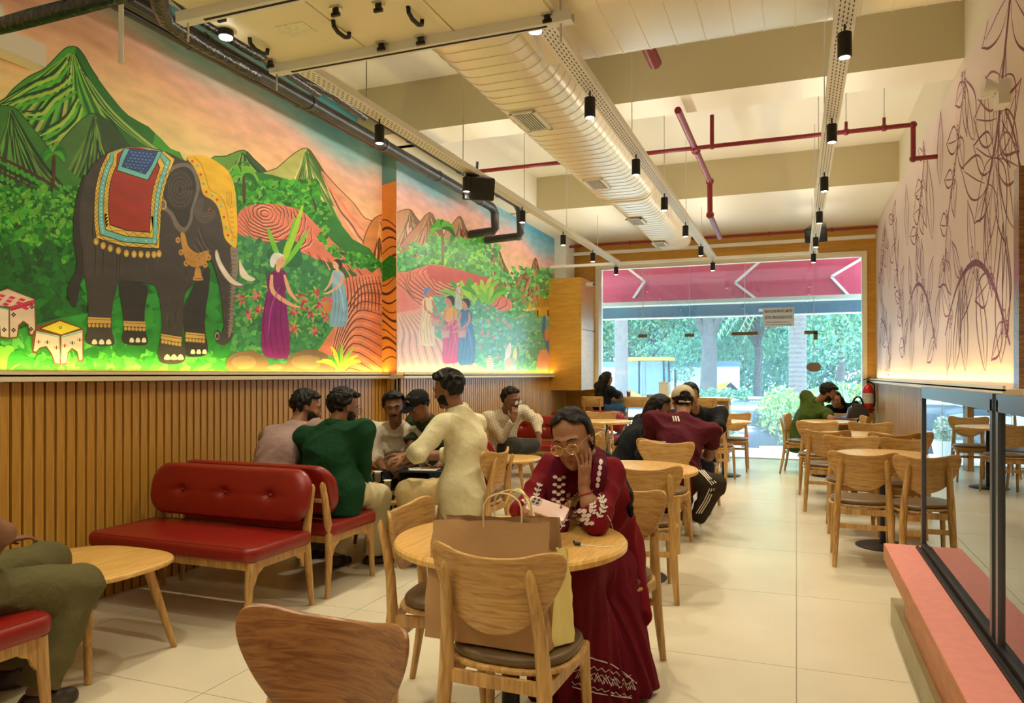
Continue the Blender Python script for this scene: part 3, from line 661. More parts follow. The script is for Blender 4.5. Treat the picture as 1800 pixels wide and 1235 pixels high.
# ------------------------------------------------------------------ painted walls: flat paint on the wall plane, mixed from thin polygons with their own pigments
class Paint:
    def __init__(s, X, side, clip=None): s.X = X; s.side = side; s.v = []; s.f = []; s.c = []; s.off = .0012; s.tr = None; s.clip = clip
    def zoom(s, ox=0, oy=0, k=1.): s.tr = (ox, oy, k)
    def T(s, p): return (s.tr[0]+p[0]/s.tr[2], s.tr[1]+p[1]/s.tr[2]) if s.tr else p
    def _clip(s, pts):
        if not s.clip: return pts
        u0, u1 = s.clip
        for lim, sg in ((u0, 1), (u1, -1)):
            out = []
            for i in range(len(pts)):
                a, b = pts[i-1], pts[i]; ia, ib = (a[0]-lim)*sg >= 0, (b[0]-lim)*sg >= 0
                if ia != ib: t = (lim-a[0])/(b[0]-a[0]); out.append((lim, a[1]+(b[1]-a[1])*t))
                if ib: out.append(b)
            pts = out
            if len(pts) < 3: return []
        return pts
    def poly(s, pts, col, sm=0, raw=False):
        if sm: pts = catmull(pts, sm)
        pts = s._clip([s.T(p) for p in pts] if not raw else pts)
        if len(pts) < 3: return
        s.off += 3e-6
        w = [onwall(u, v, s.X+s.side*s.off) for u, v in pts]
        lo = EYE+.022
        w = [Vector((p.x, p.y, max(p.z, lo))) for p in w]
        n = len(s.v); s.v += [tuple(p) for p in w]
        for t in geometry.tessellate_polygon([[Vector((p.y, p.z, 0)) for p in w]]): s.f.append(tuple(n+i for i in t)); s.c.append(col)
    def stroke(s, pts, w0, w1, col, sm=4):
        pts = [s.T(p) for p in pts]; pts = catmull(pts, sm, False) if sm and len(pts) > 2 else pts; N = len(pts); a, b = [], []
        for i, p in enumerate(pts):
            q0, q1 = pts[max(i-1, 0)], pts[min(i+1, N-1)]; dx, dy = q1[0]-q0[0], q1[1]-q0[1]; L = math.hypot(dx, dy) or 1
            t = i/(N-1); w = (w0+(w1-w0)*t)*(.35+.65*math.sin(PI*min(max(t, .04), .96)))*.5 if w1 >= 0 else w0*.5
            a.append((p[0]-dy/L*w, p[1]+dx/L*w)); b.append((p[0]+dy/L*w, p[1]-dx/L*w))
        s.poly(a+b[::-1], col, raw=True)
    def line(s, pts, w, col, sm=0): s.stroke(pts, w, -1, col, sm)
    def blob(s, c, rx, ry, col, n=10, j=0., a0=0):
        x, y = s.T(c); ca, sa = math.cos(a0), math.sin(a0)
        pts = []
        for k in range(n):
            r = 1+random.uniform(-j, j); px, py = math.cos(2*PI*k/n)*rx*r, math.sin(2*PI*k/n)*ry*r
            pts.append((x+px*ca-py*sa, y+px*sa+py*ca))
        s.poly(pts, col, raw=True)
    def bush(s, box, n, cols, r=(3, 7), inside=None, flat=.7):
        x0, y0, x1, y1 = box; st = s.off; slots = {}
        for _ in range(n):
            x, y = random.uniform(x0, x1), random.uniform(y0, y1)
            if inside and not pip((x, y), inside): continue
            c = random.choice(cols); k = random.uniform(.8, 1.2); rr = random.uniform(*r); sl = _ % 40
            for t_ in range(60):
                if all((x-a)**2+(y-b)**2 > (1.36*(rr+q))**2 for a, b, q in slots.get(sl, ())): break
                sl = (sl+1) % 60
            slots.setdefault(sl, []).append((x, y, rr)); s.off = st+sl*4e-6
            tr = s.tr; s.tr = None; s.blob((x, y), rr, rr*flat, tuple(min(1, q*k) for q in c), 6, .35, random.uniform(0, 3)); s.tr = tr
        s.off = st+62*4e-6
    def leafs(s, c, n, L, w, cols, a0=-PI, a1=0, droop=.3):
        x, y = s.T(c); tr = s.tr; s.tr = None
        for i in range(n):
            a = a0+(a1-a0)*(i+.5)/n+random.uniform(-.12, .12); l = L*random.uniform(.75, 1.1)
            m = (x+math.cos(a)*l*.55, y+math.sin(a)*l*.55-l*.06); e = (x+math.cos(a)*l, y+math.sin(a)*l+l*droop)
            s.stroke([(x, y), m, e], w, w, random.choice(cols), 4)
        s.tr = tr
    def palm(s, base, top, w, L, trunk, cols):
        s.stroke([base, ((base[0]+top[0])/2+2, (base[1]+top[1])/2), top], w, w*.8, trunk)
        s.leafs(top, 11, L, w*1.3, cols, -PI*1.15, PI*.15, .45)
    def build(s, name, parent, m):
        me = bpy.data.meshes.new(name); me.from_pydata(s.v, [], s.f); at = me.color_attributes.new('paint', 'FLOAT_COLOR', 'CORNER')
        cc = []
        for f, c in zip(s.f, s.c): cc += [(*c, 1)]*len(f)
        at.data.foreach_set('color', np.array(cc, dtype=np.float32).ravel()); me.update(); me.validate()
        return link(name, me, m, parent)
def pip(p, poly):
    x, y = p; c = False
    for i in range(len(poly)):
        (x1, y1), (x2, y2) = poly[i-1], poly[i]
        if (y1 > y) != (y2 > y) and x < (x2-x1)*(y-y1)/(y2-y1)+x1: c = not c
    return c
def lin(r, g, b): f = lambda c: (c/255/12.92 if c/255 <= .04045 else ((c/255+.055)/1.055)**2.4); return tuple(min(.92, f(c)**.86*1.12) for c in (r, g, b))
paint_m = attr_mat('mural_paint', .62, var=(9, .13), scale=(1, .5, 1.6))
# sky: graded board (pigment by height on the wall)
SKY = [(1.40, lin(236, 205, 110)), (2.1, lin(240, 208, 120)), (2.6, lin(240, 196, 125)), (2.95, lin(236, 180, 128)), (3.25, lin(232, 160, 132)), (3.45, lin(215, 160, 155)), (3.62, lin(120, 165, 180)), (3.85, lin(70, 145, 180)), (4.2, lin(50, 120, 165))]
def skyc(y, z, dy=0):
    z = z+.10*math.sin(y*1.1+1)+.05*math.sin(y*3.7+z*5)-dy
    for (z0, c0), (z1, c1) in zip(SKY, SKY[1:]):
        if z < z1: t = max(0, min(1, (z-z0)/(z1-z0))); return tuple(a+(b-a)*t for a, b in zip(c0, c1))
    return SKY[-1][1]
def sky_board(name, X, side, y0, y1, z1, parent, dy, sat):
    nx, nz = int((y1-y0)/.12)+1, 26; v = []; f = []; c = []
    for i in range(nx+1):
        for j in range(nz+1): v.append((X+side*.001, y0+(y1-y0)*i/nx, EYE+.02+(z1-EYE-.02)*j/nz))
    for i in range(nx):
        for j in range(nz): f.append((i*(nz+1)+j, (i+1)*(nz+1)+j, (i+1)*(nz+1)+j+1, i*(nz+1)+j+1))
    me = bpy.data.meshes.new(name); me.from_pydata(v, [], f); at = me.color_attributes.new('paint', 'FLOAT_COLOR', 'POINT')
    at.data.foreach_set('color', np.array([(*[min(.93, q*s_) for q, s_ in zip(skyc(p[1], p[2], dy), sat)], 1) for p in v], dtype=np.float32).ravel())
    return link(name, me, paint_m, parent)
G = [lin(20, 110, 20), lin(34, 140, 26), lin(60, 165, 30), lin(16, 84, 18), lin(96, 175, 40)]
DK = lin(12, 52, 14); BLK = lin(38, 34, 32)
def mountain(p, peak, outline, base, lights, darks, n=18, w=5, shade=None):
    """outline closed polygon (photo pixels), strokes run from the peak down its flanks"""
    p.poly(outline, base, 3)
    if shade: p.poly(shade[0], shade[1], 3)
    tr = p.tr; o = [p.T(q) for q in outline]; pk = p.T(peak); p.tr = None
    xs = [q[0] for q in o]; yb = max(q[1] for q in o); oo = catmull(o, 3)
    for i in range(n):
        t = (i+.5)/n; ex = min(xs)+(max(xs)-min(xs))*t; pts = []
        for k in range(7):
            q = .04+.96*k/6; x = pk[0]+(ex-pk[0])*q**1.25+random.uniform(-2.5, 2.5); y = pk[1]+(yb-pk[1])*q+random.uniform(-2, 2)
            if not pip((x, y), oo): break
            pts.append((x, y))
        if len(pts) >= 3: p.stroke(pts, w*random.uniform(.5, 1), w*random.uniform(.7, 1.2), random.choice(darks if i % 2 else lights))
    p.tr = None; p.line(oo[:int(len(oo)*.62)], 1.6, darks[0]); p.tr = tr
def terrace(p, centre, rx, ry, n, outline, base, linec, hl, a0=0.15, rot=.35, w=2.2):
    p.poly(outline, base, 3); tr = p.tr; oo = catmull([p.T(q) for q in outline], 3); c = p.T(centre); rx, ry = rx/tr[2]*1.25, ry/tr[2]*1.25; n = int(n*1.35); p.tr = None
    for i in range(n):
        s_ = (i+1)/n; cur = []
        for k in range(40):
            a = 2*PI*k/39; wob = 1+.03*math.sin(a*7+i)+.02*math.sin(a*13+i*2)
            x = c[0]+math.cos(a)*rx*s_*wob; y = c[1]+(math.sin(a)*ry*s_)*wob+rot*(x-c[0])*(.4+.6*s_)
            if pip((x, y), oo): cur.append((x, y))
            else:
                if len(cur) > 2: p.stroke([(a_+1, b_+2.6) for a_, b_ in cur], w*1.5, w*1.5, hl, 0); p.stroke(cur, w, w, linec, 0)
                cur = []
        if len(cur) > 2: p.stroke([(a_+1, b_+2.6) for a_, b_ in cur], w*1.5, w*1.5, hl, 0); p.stroke(cur, w, w, linec, 0)
    p.tr = tr
def figure(p, x, y, h, dress, blouse, hair, face=1, scarf=None, skin=lin(225, 170, 130)):
    """standing painted figure: x,y = feet centre in photo pixels, h = height"""
    tr = p.tr; p.tr = None; f = face; q = lambda a, b: (x+a*h*f, y-b*h)
    p.poly([q(-.13, .02), q(-.15, .25), q(-.11, .55), q(-.06, .66), q(.06, .68), q(.09, .5), q(.12, .2), q(.11, 0), q(0, -.02)], dress, 3)
    p.poly([q(-.07, .62), q(-.10, .74), q(-.03, .82), q(.07, .82), q(.10, .72), q(.06, .60)], blouse, 3)
    p.stroke([q(-.05, .78), q(-.04, .62), q(.12, .50), q(.22, .47)], h*.055, h*.03, skin); p.stroke([q(.07, .78), q(.12, .62), q(.20, .52)], h*.045, h*.03, skin)
    p.blob(q(.01, .84), h*.022, h*.04, skin); p.blob(q(.03, .91), h*.048, h*.068, skin, 12)
    p.poly([q(.03, .985), q(-.03, .985), q(-.065, .93), q(-.06, .86), q(-.03, .85), q(-.005, .91), q(.04, .955), q(.07, .955)], scarf or hair, 3)
    for k in range(4): p.stroke([q(-.10+.05*k, .60), q(-.13+.055*k, .3), q(-.10+.06*k, .02)], h*.008, h*.012, tuple(c*.55 for c in dress))
    p.stroke([q(.02, .66), q(-.06, .45), q(-.08, .2)], h*.012, h*.012, tuple(min(1, c*1.6+.06) for c in dress))
    p.blob(q(.055, .915), h*.006, h*.006, BLK, 5); p.tr = tr

mu = thing('elephant_mural', 'bright wall painting of a decorated elephant, green peaks and two coffee pickers', 'mural')
sky_board('painted_sky', XA, 1, 1.6, YC-.001, ZC-.25, mu, 0, (1.12, 1.18, 1.02))
p = Paint(XA, 1, clip=(-640, 671.2))
# big green peak (zoom A: x2.571)
p.zoom(0, 0, 2.571)
mountain(p, (335, 215), [(-1500, 700), (-700, 560), (-160, 520), (0, 460), (60, 400), (130, 345), (200, 310), (260, 250), (300, 215), (345, 212), (380, 250), (420, 320), (500, 430), (580, 520), (700, 600), (770, 670), (830, 720), (860, 1000), (-1500, 1000)], lin(52, 140, 30), [lin(120, 185, 50), lin(90, 170, 40), lin(165, 175, 80)], [DK, lin(18, 90, 20)], 34, 7, shade=([(345, 212), (380, 250), (420, 320), (500, 430), (580, 520), (700, 600), (640, 700), (520, 640), (400, 500), (370, 400), (340, 300)], lin(24, 96, 24)))
for a, b, c, d in (((300, 260), (240, 330), (130, 380), (0, 460)), ((320, 330), (250, 390), (120, 430), (10, 470)), ((330, 380), (240, 440), (180, 500), (90, 500)), ((350, 430), (300, 520), (230, 570), (170, 600)), ((365, 470), (340, 540), (260, 610), (200, 640))):
    p.stroke([a, b, c, d], 6, 4, DK); p.stroke([(q[0]+6, q[1]+16) for q in (a, b, c, d)], 8, 4, lin(150, 200, 60)); p.stroke([(q[0]+16, q[1]+34) for q in (a, b, c, d)], 9, 4, lin(60, 175, 30))
for k in range(7): p.stroke([(355+k*6, 300+k*8), (430+k*14, 450+k*10), (560+k*22, 580+k*14), (700+k*14, 680+k*6)], 3, 5, (lin(150, 180, 80), DK, lin(40, 130, 30))[k % 3])
mountain(p, (430, 515), [(200, 760), (290, 620), (380, 530), (430, 512), (480, 540), (560, 620), (640, 760), (620, 950), (200, 950)], lin(58, 108, 40), [lin(110, 150, 60), lin(80, 140, 40)], [DK, lin(44, 66, 30)], 20, 5, shade=([(430, 512), (480, 540), (560, 620), (640, 760), (560, 900), (480, 800), (440, 640)], lin(34, 62, 28)))
mountain(p, (50, 480), [(-170, 620), (-60, 500), (10, 478), (70, 490), (150, 580), (230, 680), (300, 760), (420, 900), (-170, 1000)], lin(48, 120, 36), [lin(80, 170, 50), lin(90, 140, 50)], [DK, lin(40, 60, 26)], 26, 6)
for k in range(6): p.stroke([(-20, 700+k*22), (120, 770+k*22), (260, 850+k*20), (380, 940+k*14)], 7, 4, (lin(60, 40, 24), lin(40, 160, 30), DK)[k % 3])
# distant peaks (zoom A)
mountain(p, (1100, 680), [(950, 720), (1020, 705), (1100, 678), (1150, 720), (1210, 780), (1260, 860), (940, 860)], lin(86, 140, 46), [lin(130, 170, 80)], [DK, lin(36, 66, 30)], 14, 4, shade=([(1105, 680), (1150, 720), (1210, 780), (1180, 830), (1120, 760)], lin(36, 70, 32)))
mountain(p, (1385, 670), [(1170, 800), (1250, 760), (1320, 700), (1385, 668), (1430, 720), (1480, 800), (1560, 900), (1640, 1000), (1720, 1110), (1600, 1150), (1170, 960)], lin(170, 175, 90), [lin(215, 205, 130), lin(110, 150, 60)], [lin(90, 60, 30), lin(60, 110, 40)], 26, 5, shade=([(1388, 670), (1430, 720), (1480, 800), (1560, 920), (1500, 930), (1440, 820), (1400, 740)], lin(60, 90, 40)))
mountain(p, (1450, 770), [(1450, 768), (1520, 840), (1600, 920), (1650, 985), (1730, 1020), (1760, 1120), (1600, 1130), (1540, 1000), (1490, 880)], lin(225, 150, 110), [lin(240, 180, 140), lin(230, 120, 90)], [lin(120, 60, 36)], 16, 4)
mountain(p, (1490, 965), [(1440, 1000), (1490, 962), (1530, 1010), (1600, 1100), (1560, 1120), (1440, 1090)], lin(200, 110, 80), [lin(235, 150, 120)], [lin(110, 50, 34)], 8, 3)
mountain(p, (1720, 985), [(1640, 1100), (1680, 1000), (1730, 968), (1800, 960), (1900, 960), (1900, 1300), (1640, 1230)], lin(200, 120, 60), [lin(235, 160, 90)], [lin(90, 40, 20)], 14, 5)
# ground greens
p.zoom()
meadow = [(-640, 330), (-60, 330), (20, 335), (70, 345), (130, 350), (230, 340), (420, 320), (440, 300), (520, 320), (560, 345), (620, 420), (672, 470), (672, 680), (-640, 680)]
p.poly(meadow, lin(24, 104, 30), 2)
p.bush((-640, 325, -60, 600), 900, G, (5, 16)); p.bush((-60, 325, 170, 460), 900, G, (3, 9)); p.bush((-60, 430, 170, 600), 500, [lin(18, 90, 24), lin(22, 106, 26), lin(14, 74, 20)], (5, 14)); p.bush((-60, 330, 160, 400), 260, [lin(60, 180, 40), lin(90, 190, 50)], (2, 5))
p.poly([(-640, 600), (-60, 590), (100, 560), (260, 540), (430, 570), (672, 560), (672, 680), (-640, 680)], lin(40, 150, 44), 3); p.bush((-60, 600, 430, 660), 420, [lin(60, 175, 50), lin(40, 150, 44), lin(90, 195, 70)], (6, 20), flat=.35)
p.bush((150, 500, 410, 620), 160, [lin(24, 120, 34), lin(30, 134, 40)], (8, 18))
p.bush((422, 318, 560, 372), 500, G+[lin(40, 150, 30)], (3, 7))
p.bush((500, 355, 580, 420), 160, G, (2, 6))
p.zoom(0, 0, 2.571)
p.palm((1103, 925), (1100, 790), 7, 30, lin(60, 40, 24), G); p.palm((236, 870), (246, 690), 7, 24, lin(70, 36, 24), G); p.palm((1430, 960), (1412, 890), 5, 18, lin(50, 50, 30), G[1:])
# terraces (zoom C: x2.807 at 380,240)
p.zoom(380, 240, 2.807); SAL, SALH, BRN = lin(214, 108, 84), lin(232, 140, 112), lin(96, 46, 30)
terrace(p, (240, 380), 190, 150, 9, [(105, 400), (140, 350), (230, 330), (330, 340), (420, 365), (480, 420), (540, 480), (600, 540), (660, 590), (740, 650), (800, 700), (780, 720), (620, 640), (480, 600), (400, 600), (240, 560), (180, 575), (110, 520)], SAL, BRN, SALH, rot=.30)
for k in range(12): p.stroke([(430+k*24, 560+k*8), (460+k*26, 640+k*8), (430+k*26, 740), (470+k*24, 800)], 3, 3, BRN if k % 2 else SALH)
hill = [(600, 720), (680, 690), (760, 680), (820, 680), (830, 1200), (440, 1200), (520, 1030), (590, 930), (640, 860)]
p.poly(hill, lin(222, 120, 84), 3)
for k in range(22): p.stroke([(820, 700+k*26), (720-k*3, 720+k*20), (640-k*3, 840+k*22), (590, 960+k*24), (560, 1140+k*12)], 3.0, 2, BRN if k % 2 else lin(240, 150, 110))
for k in range(12): p.stroke([(640+k*16, 690), (650+k*17, 780), (640+k*18, 860)], 2.4, 2.4, BRN)
p.bush((560, 405, 672, 470), 500, G, (3, 6), inside=[(562, 402), (600, 440), (640, 448), (672, 462), (672, 490), (630, 474), (590, 452), (560, 420)])
# shrubs with coffee berries
bx = [(410, 430), (440, 420), (520, 440), (560, 460), (600, 500), (585, 560), (550, 620), (500, 655), (410, 655)]
p.zoom(); p.poly(bx, lin(40, 120, 66), 3); p.bush((410, 420, 605, 655), 900, [lin(46, 130, 70), lin(60, 150, 74), lin(34, 104, 60), lin(80, 165, 80)], (3, 8), inside=bx)
p.poly([(470, 455), (480, 430), (515, 420), (530, 445), (525, 470)], lin(24, 96, 54), 3)
for x, y in ((425, 525), (450, 518), (455, 545), (438, 552), (517, 545), (530, 522), (545, 550), (557, 515), (572, 555), (553, 580), (516, 575), (535, 535), (560, 535), (475, 508), (590, 545)):
    p.leafs((x, y), 8, 15, 4, [lin(150, 190, 60), lin(110, 170, 60), lin(60, 150, 60)], 0, 2*PI, .1)
    for _ in range(9): p.blob((x+random.uniform(-5, 5), y+random.uniform(-6, 8)), 2.6, 2.8, random.choice([lin(190, 60, 90), lin(215, 100, 120), lin(160, 40, 70)]), 7)
for a in ((-60, -12), (-75, 10), (-40, 4), (-95, 16), (-55, 20)): p.stroke([(497, 470), (497+a[1]*1.2, 470+a[0]*.6), (497+a[1]*2.2, 470+a[0]*1.15)], 9, 9, random.choice([lin(150, 210, 40), lin(100, 190, 40)]))
figure(p, 487, 626, 184, lin(128, 10, 110), lin(110, 14, 90), lin(30, 26, 30), 1, lin(220, 225, 225))
figure(p, 594, 572, 118, lin(120, 170, 205), lin(140, 185, 215), lin(30, 26, 30), -1)
p.poly([(566, 532), (585, 532), (582, 548), (570, 548)], lin(205, 120, 50)); 
for _ in range(22): p.blob((576+random.uniform(-9, 9), 527+random.uniform(-5, 4)), 2.4, 2.4, lin(200, 90, 100), 6)
for c, rx, ry in (((435, 640), 38, 24), ((545, 640), 44, 26), ((490, 650), 22, 11)): p.blob(c, rx, ry, lin(116, 88, 62), 14, .06); p.blob((c[0]-6, c[1]-4), rx*.6, ry*.5, lin(140, 112, 80), 10, .1)
p.leafs((600, 650), 12, 46, 6, [lin(60, 170, 40), lin(150, 200, 50), lin(220, 215, 60)], -PI*.9, -PI*.1, .1)
p.leafs((15, 655), 9, 60, 17, [lin(80, 200, 50), lin(40, 160, 40), lin(120, 215, 60)], -PI*1.0, -.1, .25); p.leafs((60, 655), 6, 40, 10, [lin(60, 180, 50), lin(40, 160, 40)], -PI, 0, .2)
# elephant (zoom B: x2.94 at 0,250)
p.zoom(0, 250, 2.94)
E1, E2, E3 = lin(54, 50, 47), lin(38, 35, 34), lin(92, 84, 76)
for leg in ([(615, 740), (640, 720), (760, 740), (750, 850), (748, 950), (765, 1030), (740, 1048), (670, 1045), (630, 1025), (642, 950), (630, 850)], [(950, 850), (1075, 640), (1080, 760), (1065, 850), (1060, 960), (1075, 1065), (1060, 1100), (1000, 1108), (958, 1095), (958, 1000)]): p.poly(leg, E2, 3)
body = [(560, 52), (620, 28), (700, 22), (800, 32), (880, 58), (960, 95), (1030, 72), (1100, 100), (1170, 150), (1205, 220), (1222, 350), (1225, 540), (1234, 620), (1228, 700), (1215, 800), (1205, 900), (1205, 985), (1185, 1032), (1150, 1047), (1120, 1030), (1110, 992), (1125, 970), (1145, 985), (1157, 950), (1152, 880), (1140, 780), (1122, 690), (1085, 600), (1060, 660), (1010, 720), (960, 780), (950, 850), (946, 960), (957, 1080), (950, 1132), (890, 1147), (825, 1132), (820, 1060), (836, 980), (832, 860), (815, 770), (790, 735), (700, 720), (620, 720), (600, 770), (582, 850), (576, 960), (593, 1040), (540, 1053), (470, 1046), (438, 1020), (458, 950), (456, 850), (448, 750), (425, 640), (405, 540), (402, 420), (412, 300), (440, 190), (490, 105)]
p.poly(body, E1, 3)
p.stroke([(440, 170), (400, 330), (398, 500), (420, 620), (395, 720), (372, 800), (388, 850)], 12, 16, E2)
p.poly([(372, 700), (420, 660), (410, 760), (388, 855), (352, 800), (350, 760)], E2, 3)
for k in range(26):
    x = 430+k*8; p.stroke([(x, 300+k*8), (x-8, 440+k*4), (x+6, 560), (x+2, 690)], 2.5, 2.5, random.choice([lin(66, 61, 56), E2, lin(60, 56, 52)]))
for k in range(34):
    x = random.uniform(620, 1050); y = random.uniform(560, 960)
    if pip((x, y), body): p.stroke([(x, y), (x+random.uniform(-6, 8), y+30), (x+random.uniform(-10, 10), y+60)], 2.5, 1.5, random.choice([lin(70, 64, 58), E2, lin(62, 57, 53)]))
for k in range(7): p.stroke([(1030-k*6, 420+k*22), (1060, 520+k*16), (1100, 560+k*8)], 2, 2, E3 if k % 2 else E2)
for k in range(26): y = 600+k*15; xr = 1226-(.05*(y-600)); p.stroke([(xr-34, y+8), (xr-14, y), (xr, y+4)], 1.6, 1.6, lin(150, 140, 124) if k % 2 else lin(104, 96, 88))
p.poly([(1190, 545), (1228, 545), (1232, 640), (1222, 720), (1208, 850), (1203, 960), (1180, 1010), (1188, 900), (1195, 760), (1200, 640)], lin(128, 118, 104), 3)
for k in range(20): y = 560+k*22; p.stroke([(1188, y), (1208, y+6), (1226-k*.8, y+2)], 1.5, 1.5, E3)
p.blob((1122, 1000), 4, 7, lin(150, 144, 140), 10); p.blob((1123, 1001), 2.5, 4.5, E2, 10)
# ear
p.poly([(800, 262), (835, 250), (850, 175), (900, 118), (970, 108), (1015, 150), (1032, 230), (1020, 290), (1000, 340), (995, 400), (965, 458), (938, 468), (905, 440), (880, 380), (845, 345), (820, 300)], lin(104, 96, 88), 3)
p.poly([(845, 270), (860, 190), (905, 138), (965, 128), (1000, 165), (1014, 235), (1000, 300), (985, 350), (978, 400), (955, 440), (925, 420), (895, 365), (862, 330)], E2, 3)
for k in range(8): r = 1-k*.11; p.line(catmull([(930+math.cos(a)*70*r, 245+math.sin(a)*100*r) for a in [2*PI*i/9 for i in range(9)]], 3), 1.0, E3 if k % 2 else lin(66, 60, 56))
for k in range(8): p.line(catmull([(1060+math.cos(a)*(18+k*5.5), 350+math.sin(a)*(12+k*7.5)) for a in [2*PI*i/10*.8 for i in range(10)]], 3, False), .9, E3)
p.blob((1086, 350), 4.5, 5.2, lin(120, 60, 44)); p.blob((1087, 351), 2.6, 3.2, lin(20, 12, 12)); p.blob((1085, 349), .9, .9, (1, 1, 1), 6)
p.line(catmull([(845+math.cos(a)*13, 322+math.sin(a)*24) for a in [2*PI*i/10 for i in range(11)]], 2, False), 2.0, lin(205, 165, 60))
# gold head cloth
p.poly([(968, 84), (1000, 68), (1060, 72), (1120, 100), (1180, 150), (1212, 230), (1224, 350), (1226, 460), (1222, 540), (1192, 530), (1160, 490), (1148, 420), (1128, 340), (1096, 298), (1050, 268), (1030, 190), (1004, 130)], lin(232, 178, 30), 3)
edge = catmull([(985, 92), (1018, 122), (1045, 190), (1066, 256), (1110, 284), (1142, 330), (1164, 415), (1178, 480), (1208, 512)], 6, False)
p.line([(q[0]+18, q[1]-14) for q in edge], 1.6, lin(190, 130, 20))
for k in range(2, len(edge), 4): p.blob(edge[k], 2.2, 2.4, (lin(190, 50, 40), lin(90, 180, 170))[k//4 % 2], 8)
for k in range(7): p.line([(1187+k*2, 330+k*26), (1194+k*2, 338+k*26), (1203+k*2, 332+k*26)], 1.2, lin(180, 120, 20), 3)
p.line([(1172, 255), (1175, 320), (1195, 322), (1194, 258)], 1.1, lin(180, 120, 20), 3); p.line([(1183, 250), (1184, 320)], 1.1, lin(180, 120, 20))
# neck ornament and bell
p.poly([(933, 470), (956, 474), (972, 535), (1020, 572), (1076, 558), (1072, 608), (1022, 646), (972, 628), (945, 560)], lin(190, 134, 54), 3)
for c in ((920, 505), (936, 568), (962, 625), (1060, 632), (1078, 595)): p.blob(c, 4.5, 5.5, lin(196, 142, 62), 10); p.blob(c, 2, 2, lin(120, 76, 30), 6)
for _ in range(30): p.blob((random.uniform(950, 1065), random.uniform(570, 620)), 1.2, 1.2, lin(150, 100, 40), 5)
p.poly([(1010, 650), (1034, 650), (1042, 690), (1050, 712), (998, 712), (1004, 690)], lin(196, 142, 62), 2); p.line([(1004, 704), (1046, 704)], 1.5, lin(110, 70, 24))
# saddle cloth
Y_, T_, R_ = lin(232, 190, 60), lin(96, 190, 186), lin(158, 38, 24)
def cloth(pts, col): p.poly(pts, col, 0)
outer = catmull([(556, 58), (520, 130), (494, 230), (486, 330), (486, 420), (497, 497)], 4, False)+catmull([(640, 540), (823, 552)], 3, False)+catmull([(830, 430), (836, 330), (856, 220), (905, 84)], 4, False)+catmull([(850, 48), (740, 26), (640, 30), (556, 58)], 4, False)
c0 = (690, 250)
def inset(poly, s1, s2): return [(c0[0]+(x-c0[0])*s1, c0[1]+(y-c0[1])*s2) if y > 70 else (c0[0]+(x-c0[0])*s1, y-(1-s2)*0) for x, y in poly]
cloth(outer, lin(20, 18, 16)); lv = [(.985, .985, Y_), (.90, .925, lin(20, 18, 16)), (.885, .91, T_), (.76, .82, lin(20, 18, 16)), (.745, .805, Y_), (.64, .72, lin(20, 18, 16)), (.62, .70, R_)]
for s1, s2, c in lv: cloth(inset(outer, s1, s2), c)
ol = [q for q in outer if q[1] > 60]
for s1, s2, sa, sb in ((.975, .98, .91, .93), (.735, .797, .65, .73)):
    A, B = inset(ol, s1, s2), inset(ol, sa, sb); n = len(A)
    def al(Lp, t): i = min(int(t*(n-1)), n-2); f = t*(n-1)-i; return (Lp[i][0]*(1-f)+Lp[i+1][0]*f, Lp[i][1]*(1-f)+Lp[i+1][1]*f)
    zz = [al(A if k % 2 else B, k/69) for k in range(70) if 0 < k < 67]
    p.line(zz, 1.0, lin(20, 18, 16))
A = inset(ol, .82, .865)
for k in range(1, len(A), 1): p.blob(A[k], 1.4, 1.4, lin(210, 235, 230), 6)
cloth([(638, 30), (840, 46), (802, 130), (766, 198), (602, 146), (618, 80)], lin(20, 18, 16)); cloth([(642, 33), (836, 49), (798, 130), (763, 193), (607, 143), (622, 82)], T_); cloth([(672, 30), (818, 46), (784, 120), (752, 166), (628, 126), (648, 76)], lin(20, 18, 40)); cloth([(675, 33), (814, 48), (781, 119), (750, 161), (632, 123), (651, 77)], lin(28, 62, 138))
bl = [(675, 33), (814, 48), (781, 119), (750, 161), (632, 123), (651, 77)]
for j in range(8):
    for i in range(9):
        x, y = 640+i*20+(10 if j % 2 else 0)-j*2, 40+j*16+i*2.2
        if pip((x, y), bl) and pip((x+9, y+8), bl) and pip((x-9, y), bl): p.poly([(x+10*math.cos(a), y+2+11*math.sin(a)) for a in [PI*k/6 for k in range(7)]], lin(70, 112, 180)); p.line([(x+10*math.cos(a), y+2+11*math.sin(a)) for a in [PI*k/6 for k in range(7)]], .9, lin(14, 22, 60))
for x, y in ((497, 512), (533, 534), (570, 548), (612, 560), (653, 574), (693, 578), (728, 578), (764, 580), (796, 580), (822, 576)): p.blob((x, y), 4.6, 6.6, lin(196, 156, 60), 10); p.blob((x, y+3), 3, 3.6, lin(226, 190, 100), 8)
